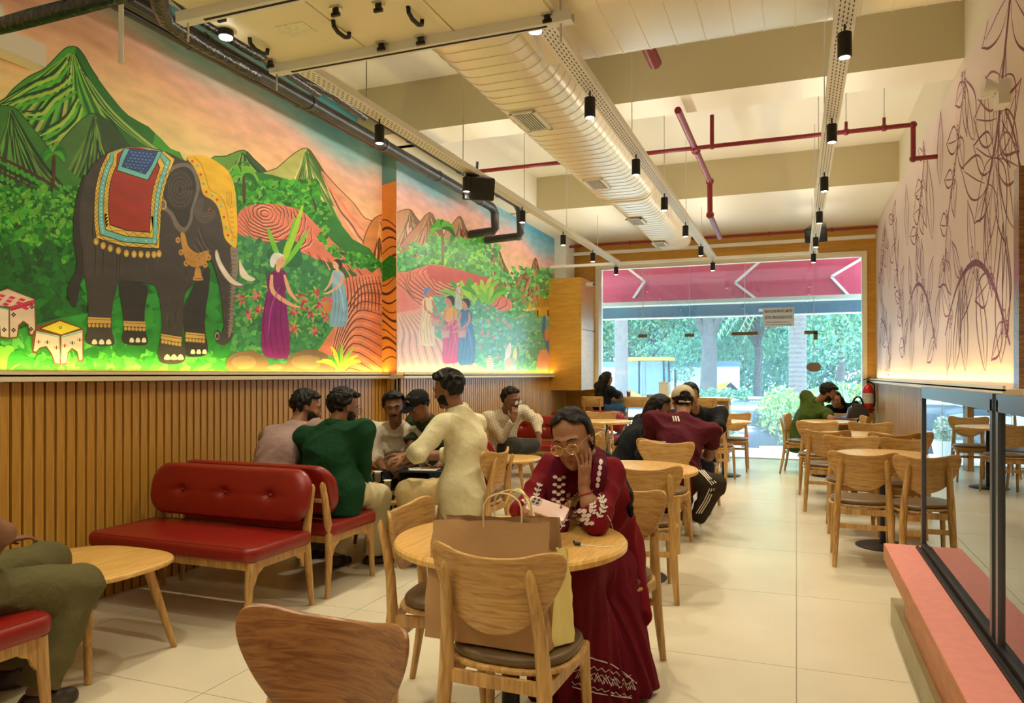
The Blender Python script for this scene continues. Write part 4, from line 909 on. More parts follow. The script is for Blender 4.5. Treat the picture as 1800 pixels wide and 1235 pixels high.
# anklets, feet, tusks
for q in ([(455, 902), (572, 908), (574, 936), (453, 934)], [(637, 922), (750, 926), (753, 955), (640, 950)], [(832, 988), (940, 1006), (938, 1034), (832, 1016)], [(960, 980), (1058, 990), (1060, 1016), (958, 1008)]):
    x0, y0 = q[3]; x1, y1 = q[2]; p.poly([(q[0][0]-2, y1+8), (q[1][0]+4, y1+8), (x1+16, y1+106), (x0-14, y1+104)], lin(24, 22, 22), 0) if False else None
    p.poly(q, lin(196, 156, 76)); p.line([(q[0][0], q[0][1]+10), (q[1][0], q[1][1]+10)], 1.2, lin(120, 84, 30))
    for k in range(6): p.blob((x0+(x1-x0)*(k+.5)/6, y0+(y1-y0)*(k+.5)/6+12), 3.0, 3.6, lin(190, 150, 70), 8)
for f, x0, x1, yb, r in (((0), 470, 580, 1030, 13), (0, 665, 760, 1020, 11), (0, 848, 950, 1110, 16), (0, 982, 1072, 1080, 11)):
    for k in range(3): x = x0+(x1-x0)*(k+.5)/3; p.poly([(x-r, yb+12), (x-r*.8, yb-6), (x, yb-r), (x+r*.8, yb-6), (x+r, yb+12)], lin(236, 228, 200), 3)
IV = lin(226, 220, 204)
p.poly([(1112, 556), (1126, 560), (1142, 610), (1175, 665), (1215, 710), (1262, 738), (1250, 750), (1205, 742), (1160, 700), (1125, 640), (1110, 590)], lin(110, 100, 90), 3); p.poly([(1115, 560), (1125, 564), (1140, 612), (1173, 668), (1213, 713), (1256, 738), (1205, 735), (1162, 695), (1128, 636), (1113, 590)], IV, 3)
p.poly([(1238, 606), (1252, 636), (1285, 685), (1320, 705), (1300, 718), (1262, 706), (1238, 676)], IV, 3)
# painted stools
def stool(pt, top, fl, fr_, leg, tcol, scol, trim):
    pass
W1, W2, BR = lin(236, 214, 196), lin(222, 196, 176), lin(110, 66, 26)
p.poly([(-60, 800), (40, 752), (184, 810), (190, 1000), (150, 1000), (145, 950), (120, 930), (100, 950), (92, 1010), (50, 1015), (-60, 1010)], BR, 0)
p.poly([(-60, 850), (44, 862), (44, 1008), (5, 1002), (0, 940), (-60, 930)], W1); p.poly([(52, 864), (176, 822), (182, 990), (158, 990), (148, 940), (120, 920), (94, 944), (86, 1004), (52, 1008)], W2)
p.poly([(-60, 790), (40, 758), (176, 812), (52, 848), (-60, 838)], lin(224, 196, 170))
for i in range(6):
    for j in range(3):
        if (i+j) % 2: x, y = -20+i*26+j*10, 778+j*22+i*5; p.poly([(x, y), (x+24, y+9), (x+8, y+20), (x-16, y+11)], lin(206, 40, 84))
p.poly([(55, 850), (176, 815), (176, 838), (55, 872)], lin(206, 40, 84)); p.line([(60+k*9, 866-k*2.6-(8 if k % 2 else -2)) for k in range(13)], 1.1, lin(20, 16, 16)); p.line([(-60, 842), (44, 862)], 2.4, lin(70, 170, 150))
for c in ((70, 970), (160, 965), (22, 968), (70, 890), (165, 850)):
    for k in range(4): p.blob((c[0]+7*math.cos(k*PI/2), c[1]+7*math.sin(k*PI/2)), 1.8, 1.8, lin(30, 26, 26), 6)
p.poly([(168, 985), (190, 950), (310, 912), (436, 965), (432, 1130), (408, 1138), (395, 1080), (370, 1070), (352, 1090), (345, 1150), (280, 1148), (262, 1090), (235, 1058), (205, 1068), (190, 1092), (166, 1086)], lin(120, 66, 30), 0)
p.poly([(188, 975), (306, 1000), (308, 1142), (286, 1140), (268, 1090), (240, 1052), (205, 1060), (188, 1080), (174, 1078)], W1); p.poly([(318, 1000), (426, 970), (426, 1120), (412, 1128), (400, 1080), (372, 1062), (350, 1085), (342, 1140), (316, 1142)], W1)
p.poly([(206, 962), (310, 920), (418, 960), (318, 996)], lin(232, 214, 50)); p.line([(206, 962), (310, 920), (418, 960), (318, 996), (206, 962)], 2.0, lin(80, 44, 16)); p.line([(190, 980), (306, 1006), (310, 1120)], 2.0, lin(96, 190, 186)); p.line([(320, 1006), (424, 978)], 2.0, lin(96, 190, 186))
p.blob((312, 957), 3, 2.4, lin(30, 26, 20)); p.blob((312, 957), 1.8, 1.4, lin(232, 214, 50))
for c, col in (((245, 1032), lin(40, 60, 100)), ((374, 1036), lin(40, 60, 100)), ((200, 1030), lin(150, 50, 30)), ((292, 1060), lin(150, 50, 30)), ((335, 1050), lin(150, 50, 30)), ((412, 1020), lin(150, 50, 30))): p.poly([(c[0], c[1]-12), (c[0]+5, c[1]+3), (c[0], c[1]+10), (c[0]-5, c[1]+3)], col, 2); p.line([(c[0]-10, c[1]-6), (c[0]-12, c[1]+6)], .8, col); p.line([(c[0]+10, c[1]-6), (c[0]+12, c[1]+6)], .8, col)
p.zoom(); p.poly([(-640, 652), (672, 652), (672, 665), (-640, 665)], lin(226, 180, 60))
p.build('painted_scene', mu, paint_m)

# far part (zoom D: x3.529 at 680,330)
mu2 = thing('pickers_mural', 'pastel wall painting of coffee pickers below brown peaks, beyond the wall step', 'mural')
sky_board('painted_sky', XB, 1, YC, 12.66, ZC-.25, mu2, -.12, (1.12, 1.18, 1.25))
p = Paint(XB, 1, clip=(698, 993)); p.zoom(680, 330, 3.529)
RK, RL, RD = lin(168, 110, 78), [lin(210, 158, 120), lin(196, 130, 100), lin(150, 150, 90)], [lin(104, 58, 40), lin(120, 84, 50)]
for pk, ol in (((140, 135), [(20, 220), (60, 155), (140, 133), (180, 180), (240, 260), (300, 380), (20, 400)]), ((265, 155), [(90, 350), (180, 240), (265, 152), (310, 220), (370, 330), (420, 470), (60, 470)]), ((455, 175), [(350, 300), (410, 220), (455, 175), (490, 250), (530, 330), (590, 470), (380, 420)]), ((540, 320), [(500, 330), (545, 318), (600, 400), (660, 420), (700, 560), (520, 560)]), ((685, 368), [(620, 500), (655, 440), (685, 366), (720, 450), (760, 540), (800, 640), (620, 620)]), ((862, 500), [(770, 650), (820, 560), (862, 498), (900, 560), (930, 680), (780, 720)]), ((922, 435), [(850, 640), (890, 530), (922, 433), (950, 530), (990, 620), (1010, 720), (840, 740)]), ((200, 355), [(60, 460), (140, 400), (200, 353), (250, 410), (290, 470), (60, 480)])):
    mountain(p, pk, ol, random.choice([RK, lin(180, 120, 88), lin(150, 112, 80)]), RL, RD, 16, 3.2, shade=([pk, ol[3], ol[4], (pk[0]*.5+ol[4][0]*.5, ol[4][1]), (pk[0]+5, pk[1]+60)], lin(100, 80, 52)))
p.zoom(); GG = [lin(60, 160, 84), lin(88, 190, 80), lin(46, 130, 80), lin(120, 205, 110)]
p.poly([(690, 462), (740, 455), (760, 440), (800, 425), (830, 440), (860, 480), (900, 535), (940, 545), (965, 500), (990, 480), (993, 680), (690, 680)], lin(70, 160, 96), 3)
p.bush((698, 430, 880, 480), 300, GG, (3, 7)); p.bush((755, 418, 850, 475), 300, [lin(60, 170, 50), lin(110, 205, 60), lin(40, 130, 50)], (3, 7)); p.bush((850, 470, 993, 560), 360, GG, (3, 6)); p.bush((955, 480, 993, 650), 250, [lin(40, 130, 50), lin(70, 170, 60)], (2, 5))
p.zoom(680, 330, 3.529); p.palm((347, 480), (343, 250), 6, 22, lin(100, 80, 50), G[1:]); p.palm((700, 640), (705, 560), 4, 16, lin(100, 140, 80), GG); p.palm((978, 640), (975, 545), 4, 14, lin(90, 120, 60), GG)
terrace(p, (420, 560), 330, 190, 10, [(250, 480), (300, 475), (420, 500), (560, 540), (680, 590), (700, 660), (770, 700), (770, 750), (690, 770), (560, 740), (420, 700), (250, 760), (60, 900), (40, 560), (130, 520)], lin(226, 122, 104), lin(130, 74, 56), lin(240, 150, 130), rot=.25)
p.poly([(260, 480), (420, 500), (560, 540), (670, 580), (680, 650), (560, 640), (420, 600), (270, 560)], lin(198, 84, 84), 3)
lo = [(40, 820), (160, 760), (300, 740), (420, 880), (560, 970), (640, 1040), (650, 1200), (40, 1200)]; p.poly(lo, lin(238, 164, 140), 3)
for k in range(24): p.stroke([(60+k*10, 800-k*2), (90+k*17, 900), (70+k*24, 1010), (110+k*26, 1190)], 2.2, 3, lin(150, 140, 104) if k % 2 else lin(246, 190, 170))
terrace(p, (840, 850), 170, 100, 9, [(680, 880), (740, 830), (860, 785), (900, 790), (930, 830), (850, 880), (760, 940), (690, 930)], lin(238, 190, 160), lin(190, 140, 110), lin(250, 215, 190), rot=-.3, w=1.4)
gb = [(758, 525), (790, 520), (830, 510), (870, 540), (905, 560), (940, 545), (985, 540), (990, 655), (865, 655), (800, 600), (765, 590)]
p.zoom(); p.poly(gb, lin(84, 170, 130), 3); p.bush((758, 505, 990, 655), 1100, [lin(90, 185, 140), lin(60, 160, 110), lin(110, 200, 150), lin(140, 210, 130), lin(120, 190, 190)], (2, 5), inside=catmull(gb, 3))
for _ in range(40):
    x, y = random.uniform(770, 900), random.uniform(530, 640)
    if pip((x, y), gb): p.blob((x, y), 2.6, 3.2, lin(220, 140, 140), 7, .2)
for x, y, L in ((815, 530, 55), (833, 528, 40), (850, 532, 52), (860, 535, 36)): p.leafs((x, y), 6, L, 8, [lin(110, 200, 70), lin(60, 165, 60), lin(160, 215, 80)], -PI*.85, -PI*.15, .12)
# hut
p.zoom(680, 330, 3.529); p.poly([(925, 730), (1045, 720), (1045, 800), (925, 795)], lin(206, 160, 50)); p.poly([(915, 735), (950, 670), (990, 700), (1010, 645), (1050, 660), (1060, 750), (1000, 720), (960, 745)], lin(190, 140, 40)); 
for k in range(14): p.line([(925+k*9, 690+k*0), (920+k*9.5, 740)], 1.0, lin(140, 96, 26))
p.poly([(870, 750), (890, 700), (905, 760)], lin(220, 180, 60)); p.line([(935, 760), (935, 795)], 3, lin(90, 50, 20)); p.line([(1000, 755), (1000, 795)], 3, lin(90, 50, 20))
p.zoom()
figure(p, 752, 606, 102, lin(232, 205, 160), lin(236, 214, 176), lin(90, 140, 200), 1, lin(80, 130, 200), lin(190, 120, 90))
figure(p, 792, 636, 118, lin(206, 24, 84), lin(226, 160, 40), BLK, -1, None, lin(200, 130, 100))
figure(p, 819, 639, 116, lin(60, 110, 170), lin(50, 100, 160), BLK, -1, None, lin(200, 130, 100)); figure(p, 806, 542, 46, lin(180, 200, 196), lin(190, 210, 200), lin(200, 220, 225), 1, lin(210, 225, 225), lin(190, 120, 90))
for x, y in ((765, 560), (783, 580), (812, 580)): p.poly([(x-8, y), (x+8, y), (x+6, y+13), (x-6, y+13)], lin(200, 150, 130)); [p.blob((x+random.uniform(-7, 7), y+random.uniform(-5, 1)), 2.2, 2.2, lin(200, 100, 110), 6) for _ in range(12)]
# cockatoos, squirrel-like rocks, blue bird
p.poly([(886, 640), (890, 615), (896, 602), (899, 608), (894, 640)], lin(240, 240, 225), 3); p.poly([(900, 640), (902, 620), (906, 608), (909, 620), (906, 640)], lin(240, 225, 120), 3)
p.blob((897, 642), 12, 15, lin(150, 190, 180), 12, .1); p.blob((895, 638), 6, 8, lin(226, 170, 150), 10)
p.blob((861, 640), 6, 16, lin(226, 205, 190), 10); [p.line([(856, 628+k*4), (866, 629+k*4)], .8, lin(150, 90, 70)) for k in range(6)]
p.blob((958, 640), 16, 28, lin(226, 150, 120), 12, .08); p.stroke([(957, 560), (956, 575), (961, 595), (968, 620), (976, 652)], 9, 10, lin(50, 110, 190)); p.blob((961, 588), 4, 12, lin(226, 140, 60), 10); [p.blob((965+k*1.4+random.uniform(-3, 3), 600+k*5), 1.6, 2, lin(220, 200, 90), 6) for k in range(10)]; p.blob((957, 560), 2.6, 6, lin(40, 100, 200), 8)
p.poly([(693, 651), (993, 651), (993, 660), (693, 660)], lin(226, 180, 60))
p.build('painted_scene', mu2, attr_mat('satin_mural_paint', .34, var=(9, .08)))
# the step of the wall between them, painted orange terraces
stp = MB().box(((XA+XB)/2, YC-.003, (EYE+4.0)/2+.01), (XB-XA, .004, 4.0-EYE-.02)); o = stp.build('painted_step', mat('step_paint', lin(214, 120, 44), .6, var=(3, .2)), mu2, smooth=False, angle=None)
b = MB()
def sw(t, z, w): return (XA+(XB-XA)*t, YC-.0062, z)
for k in range(16):
    z = 1.50+k*.095; a = [(XA+(XB-XA)*t, YC-.0062-k*1e-5, z+.06*math.sin(t*2.4+k*.5)) for t in (0, .25, .5, .75, 1)]
    b.add([q for q in a]+[(q[0], q[1], q[2]+.012+.008*(k % 3)) for q in a], [(i, i+1, i+6, i+5) for i in range(4)])
b.build('painted_lines', mat('step_lines', lin(70, 24, 12), .6), mu2, smooth=False, angle=None)
g = MB().add([(XA, YC-.0065, 2.34), (XB, YC-.0065, 2.40), (XB, YC-.0065, 2.58), (XA+.1, YC-.0065, 2.62), (XA, YC-.0065, 2.55)], [(0, 1, 2, 3, 4)]); g.build('painted_bush', mat('step_green', lin(24, 100, 20), .6, var=(30, .4)), mu2, smooth=False, angle=None)
g = MB().add([(XA, YC-.0066, 3.35), (XB, YC-.0066, 3.38), (XB, YC-.0066, 4.0), (XA, YC-.0066, 4.0)], [(0, 1, 2, 3)]); g.build('painted_sky', mat('step_sky', lin(84, 130, 130), .6, var=(2, .3)), mu2, smooth=False, angle=None)

# right wall: plum line drawing of coffee branches on pale lilac
rm = thing('line_drawing', 'pale lilac wall with plum line drawing of leaves and coffee branches', 'mural')
RT = 3.66
top = [(4.60+i*.35, RT+random.uniform(-.012, .02)) for i in range(24)]; top[-1] = (12.66, RT)
vs = [(XR-.003, y, 1.30) for y, _ in top]+[(XR-.003, y, z) for y, z in top]; n = len(top)
MB().add(vs, [(i+1, i, n+i, n+i+1) for i in range(n-1)]).build('painted_ground', mat('lilac_paint', lin(226, 204, 200), .6, var=(1.5, .04)), rm, smooth=False, angle=None)
p = Paint(XR, -1); PL = [lin(112, 44, 70), lin(130, 62, 84), lin(96, 36, 60)]
def wstroke(pts, w0, w1, col, sm=5):
    pts = catmull(pts, sm, False); N = len(pts); a = []; b = []
    p.off += 1e-5; X = XR-.003-p.off*.3
    for i, (y, z) in enumerate(pts):
        q0, q1 = pts[max(i-1, 0)], pts[min(i+1, N-1)]; dy, dz_ = q1[0]-q0[0], q1[1]-q0[1]; L = math.hypot(dy, dz_) or 1; t = i/(N-1); w = 1.7*(w0+(w1-w0)*t)*(.4+.6*math.sin(PI*t))*.5
        a.append((X, y-dz_/L*w, min(max(z+dy/L*w, 1.31), RT-.01))); b.append((X, y+dz_/L*w, min(max(z-dy/L*w, 1.31), RT-.01)))
    k = len(p.v); p.v += a+b
    for i in range(N-1): p.f.append((k+i, k+i+1, k+N+i+1, k+N+i)); p.c.append(col)
def wleaf(y, z, L, w, a, fold=0., vein=True, lw=.009):
    ca, sa = math.cos(a), math.sin(a); T = lambda s_, t_: (y+ca*s_-sa*t_, z+sa*s_+ca*t_); c = random.choice(PL); wv = lambda k: 1+.13*math.sin(k*5+a*7)
    for sg in (1, -1): wstroke([T(0, 0)]+[T(L*t, sg*w*math.sin(PI*t**.85)*wv(t+sg)+fold*L*t*t) for t in (.12, .28, .42, .56, .7, .84, .94)]+[T(L*1.04, fold*L)], lw*.8, lw*1.5, c)
    if vein: wstroke([T(L*.08, 0), T(L*.4, fold*L*.16), T(L*.9, fold*L*.8)], lw*.5, lw*.9, c)
def wbranch(pts, n, L, w, lw=.02, berries=True):
    sp_ = catmull(pts, 8, False); wstroke(pts, lw, lw*.8, PL[0])
    for i in range(n):
        k = int((i+.6)/n*(len(sp_)-2)); y, z = sp_[k]; a = math.atan2(sp_[k+1][1]-z, sp_[k+1][0]-y)
        for sg in (1, -1): wleaf(y, z, L*random.uniform(.7, 1.15), w*random.uniform(.7, 1.2), a+sg*random.uniform(.7, 1.5), random.uniform(-.2, .2))
        if berries:
            for j in range(5):
                by, bz = y+random.uniform(-.09, .09), z+random.uniform(-.09, .09); r = .03
                wstroke([(by+r*math.cos(t), bz+r*1.25*math.sin(t)) for t in [2*PI*q/7 for q in range(8)]], .007, .009, PL[1], 3)
random.seed(12)
wbranch([(4.9, 3.75), (5.15, 3.2), (5.3, 2.85), (5.75, 2.4)], 4, .75, .17, .035, False)
for a in (.3, 1.1, 1.9, 2.6, 3.4, 4.2, 5.0, 5.7): wleaf(5.35, 2.72, .62, .14, a, .1)
wbranch([(5.0, 1.55), (5.4, 1.95), (5.9, 2.15), (6.5, 2.05), (7.0, 1.7)], 5, .5, .10, .03)
wbranch([(6.2, 3.6), (6.5, 3.1), (6.9, 2.6), (7.0, 2.2)], 5, .42, .10, .02)
wbranch([(7.4, 1.6), (7.9, 2.1), (8.5, 2.3), (9.1, 2.15)], 5, .45, .1, .026)
wbranch([(8.0, 3.6), (8.3, 3.1), (8.6, 2.7)], 4, .5, .12, .018)
wbranch([(9.4, 1.6), (9.8, 2.2), (10.3, 2.9), (10.6, 3.5)], 6, .45, .1, .02)
wbranch([(10.8, 1.5), (11.3, 2.0), (12.0, 2.2)], 5, .45, .1, .022)
wbranch([(11.4, 3.5), (11.7, 3.0), (12.2, 2.7)], 4, .4, .1, .018)
for y, z, L, w, a in ((4.9, 2.2, .9, .2, 1.2), (5.2, 1.45, .8, .16, 1.7), (6.2, 1.4, .7, .13, 1.4), (6.6, 1.42, .6, .12, 1.9), (7.6, 2.6, .8, .16, 1.3), (8.9, 1.4, .7, .14, 1.6), (7.2, 3.0, .6, .13, 1.5), (9.2, 2.8, .7, .15, 1.5), (5.9, 3.0, .6, .14, 1.1), (12.0, 1.4, .6, .14, 1.5), (10.9, 2.5, .7, .15, 1.4), (5.6, 1.4, .7, .13, 1.3)): wleaf(y, z, L, w, a, random.uniform(-.15, .15))
p.build('painted_lines', rm, attr_mat('plum_paint', .6, var=(20, .1)))
# ------------------------------------------------------------------ cafe chair (front = +Y, origin on the floor under the seat)
def back_bend(p, y0=-.235, z0=.0):
    x, z, t = p
    return (x, y0+1.35*x*x-(z-.68)*.16+t, z)
PANEL = catmull([(0, .806), (.10, .812), (.175, .828), (.222, .826), (.238, .795), (.230, .745), (.205, .690), (.172, .640), (.125, .592), (.06, .560), (0, .552), (-.06, .560), (-.125, .592), (-.172, .640), (-.205, .690), (-.230, .745), (-.238, .795), (-.222, .826), (-.175, .828), (-.10, .812)], 3)
def make_chair(label, group, seatmat=None):
    r = thing('dining_chair', label, 'chair', group=group)
    MB().slab(PANEL, -.008, .008, .006, rings=5, fn=lambda p: back_bend((p[0], p[1], p[2]))).build('backrest', M['oak_panel'], r, angle=60)
    seat = [(a, b+.01) for a, b in sellipse(.225, .215, 2.7, 40)]
    MB().slab(seat, .425, .441, .006, rings=2).build('seat_board', M['oak'], r)
    cu = [(a*.945, b*.945+.015) for a, b in sellipse(.225, .215, 2.7, 40)]
    MB().slab(cu, .440, .475, .016, dome=.012, rings=4, steps=3).build('seat_cushion', seatmat or M['cushion'], r, angle=80)
    for s_ in (-1, 1):
        MB().tube([(s_*.198, .205, 0), (s_*.190, .185, .22), (s_*.183, .172, .425)], [.0135, .0185, .0215], 10, flat=.95).build('front_leg', M['oak'], r)
        st = MB().tube([(s_*.190, -.262, 0), (s_*.180, -.222, .22), (s_*.172, -.200, .42), (s_*.163, -.212, .56), (s_*.153, -.238, .68), (s_*.147, -.262, .762), (s_*.147, -.264, .782)], [.0140, .0195, .0225, .0195, .0175, .0145, .004], 10, flat=1.15)
        st.build('rear_leg', M['oak'], r)
        MB().bar((s_*.183, .165, .395), (s_*.173, -.195, .385), .018, .045).build('side_rail', M['oak'], r, angle=30)
        MB().slab([(.165, .375), (.165, .32), (.15, .335), (.13, .36), (.10, .375)], -.008, .008, .003, fn=lambda p: (s_*.184+p[2], p[0], p[1])).build('bracket', M['oak'], r)
    MB().bar((-.183, .170, .397), (.183, .170, .397), .018, .042).build('front_rail', M['oak'], r, angle=30)
    MB().bar((-.172, -.200, .395), (.172, -.200, .395), .018, .042).build('back_rail', M['oak'], r, angle=30)
    MB().bar((-.180, -.212, .29), (.180, -.212, .29), .016, .034).build('stretcher', M['oak'], r, angle=30)
    return r
def yaw_to(dx, dy): return math.atan2(-dx, dy)           # turns +Y to (dx, dy)
def cw(s, d): return Vector((s*CS-d*SN, s*SN+d*CS, 0))     # (sideways, depth) seen from the lens -> floor point
def cdir(s, d): q = cw(s, d); return yaw_to(q.x, q.y)
chair0 = make_chair('x', 'x'); used = [False]
def chair(loc, rz, lab, grp):
    """loc = middle of the backrest on the floor plan; the seat lies .235 in front of it"""
    f = Vector((-math.sin(rz), math.cos(rz), 0)); l = Vector((loc[0], loc[1], 0))+f*.245
    if not used[0]: used[0] = True; chair0.location = l; chair0.rotation_euler = (0, 0, rz); chair0['label'] = lab; chair0['group'] = grp; return chair0
    return copy_tree(chair0, l, rz, lab, grp)
g1 = 'chairs around the numbered round table'
cB = chair(cw(-.075, 2.33), cdir(.39, .92), 'oak chair holding the kraft paper bag, its back to the camera', g1)
cC = chair(cw(-.485, 3.18), cdir(.95, -.25), 'oak chair seen edge-on left of the paper bag', g1)
cD = chair(cw(.56, 3.66), cdir(-.52, -.86), 'oak chair the woman in maroon sits on', g1)
# foreground chair: darker stained front
cA = chair(cw(-.412, 1.735), cdir(-.4, -.92), 'glossy walnut-toned chair back cropped by the bottom edge of the photo', 'foreground chair')
for c in cA.children:
    if c.name.startswith('backrest'): c.data = c.data.copy(); c.data.materials[0] = M['walnut']; c['label'] = 'glossy darker stained backrest'
g2 = 'chairs around the empty round table behind the woman'
chair(cw(.80, 4.46), cdir(.1, 1), 'oak chair just right of the woman in maroon, back to the camera', g2)
chair(cw(1.305, 6.18), cdir(-.45, -.9), 'oak chair facing the camera at the far side of the empty round table', g2)
g3 = 'chairs of the group with the man in the cap'
cG = chair(cw(1.31, 6.36), cdir(.15, 1), 'oak chair under the man in the maroon shirt', g3)
cBW = chair((-1.78, 6.85, 0), yaw_to(1, .2), 'oak chair under the woman in black leaning on the table', g3)
cBM = chair((-.95, 8.05, 0), yaw_to(-.1, -1), 'oak chair under the man half hidden behind the cap', g3)
g4 = 'chairs beside the low coffee tables'
cI = chair((-2.03, 5.08, 0), yaw_to(-1, .03), 'oak chair under the man in the cream shirt', g4)
chair((-1.93, 7.75, 0), yaw_to(-1, .0), 'oak chair peeking out beside the woman\'s hair', g4)
g5 = 'chairs by the near right-hand table'
chair((.445, 5.80, 0), yaw_to(.02, 1), 'nearest whole oak chair on the right, its back to the camera', g5)
chair((.86, 5.68, 0), yaw_to(-.03, 1), 'oak chair cut off by the edge of the glass screen', g5)
chair((.46, 7.42, 0), yaw_to(0, -1), 'oak chair facing the camera just behind the nearest right-hand chair', g5)
chair((.92, 7.32, 0), yaw_to(0, -1), 'oak chair facing the camera behind the glass screen edge', g5)
g6 = 'chairs by the middle right-hand table'
chair((.27, 8.02, 0), yaw_to(.05, 1), 'oak chair seen from behind at the left of the middle right-hand table', g6)
chair((.88, 7.86, 0), yaw_to(0, 1), 'oak chair with its back to the camera beside the slatted right wall', g6)
chair((.23, 9.55, 0), yaw_to(0, -1), 'oak chair facing the camera below the man in the green tee', g6)
chair((.80, 9.60, 0), yaw_to(0, -1), 'oak chair facing the camera below the black handbag', g6)
g7 = 'chairs by the window table on the right'
cS = chair((-.17, 11.15, 0), yaw_to(1, -.15), 'oak chair seen side-on under the man in the green tee', g7)
cW = chair((.62, 11.95, 0), yaw_to(-.1, -1), 'oak chair under the laughing woman in black', g7)
chair((.90, 10.95, 0), yaw_to(-1, -.1), 'oak chair behind the handbag beside the fire extinguisher', g7)
g8 = 'chairs in the far middle by the window'
for (x, y, a, lab) in ((-1.02, 9.75, yaw_to(.15, 1), 'oak chair just right of the man half hidden by the cap'), (-1.52, 10.55, yaw_to(1, 0), 'oak chair side-on at the far middle table'), (-.85, 11.35, yaw_to(0, -1), 'oak chair facing the camera at the far middle table'), (-2.75, 10.9, yaw_to(.1, -1), 'pale lit oak chair behind the farthest red bench'), (-1.25, 8.75, yaw_to(.1, -1), 'oak chair with round seat showing right of the striped trousers')):
    chair((x, y, 0), a, lab, g8)
# ------------------------------------------------------------------ round pedestal tables
def round_table(loc, r, lab, planks=False):
    t = thing('round_table', lab, 'table', (loc[0], loc[1], 0), group='round pedestal tables')
    pr = [(r-.012, .715), (r, .722), (r+.001, .738), (r-.006, .747), (r-.02, .750)]
    MB().lathe(pr, n=56).build('tabletop', M['oak_top'], t, angle=35)
    MB().lathe([(.035, .02), (.035, .70), (.10, .705), (.10, .715)], n=20).build('pedestal', M['black'], t, angle=35)
    MB().lathe([(.215, 0), (.215, .008), (.20, .014), (.05, .022)], n=36).build('base', M['black'], t, angle=35)
    return t
round_table(cw(-.005, 2.88), .45, 'round oak table with table number 12, woman in maroon leaning on it')
round_table(cw(.84, 5.05), .42, 'empty round oak table right behind the woman in maroon')
round_table((-1.17, 7.25), .37, 'round oak table between the woman in black and the man in the cap')
round_table((.66, 6.62), .36, 'round oak table hidden between the nearest right-hand chairs')
round_table((.58, 8.72), .37, 'round oak table in the middle of the right-hand row')
round_table((.40, 10.95), .36, 'round oak table the couple lean on by the window')
round_table((-.92, 10.5), .36, 'round oak table in the far middle by the glass door')
round_table((-2.45, 9.95), .36, 'pale round table top left of the woman in black, near the red bench')
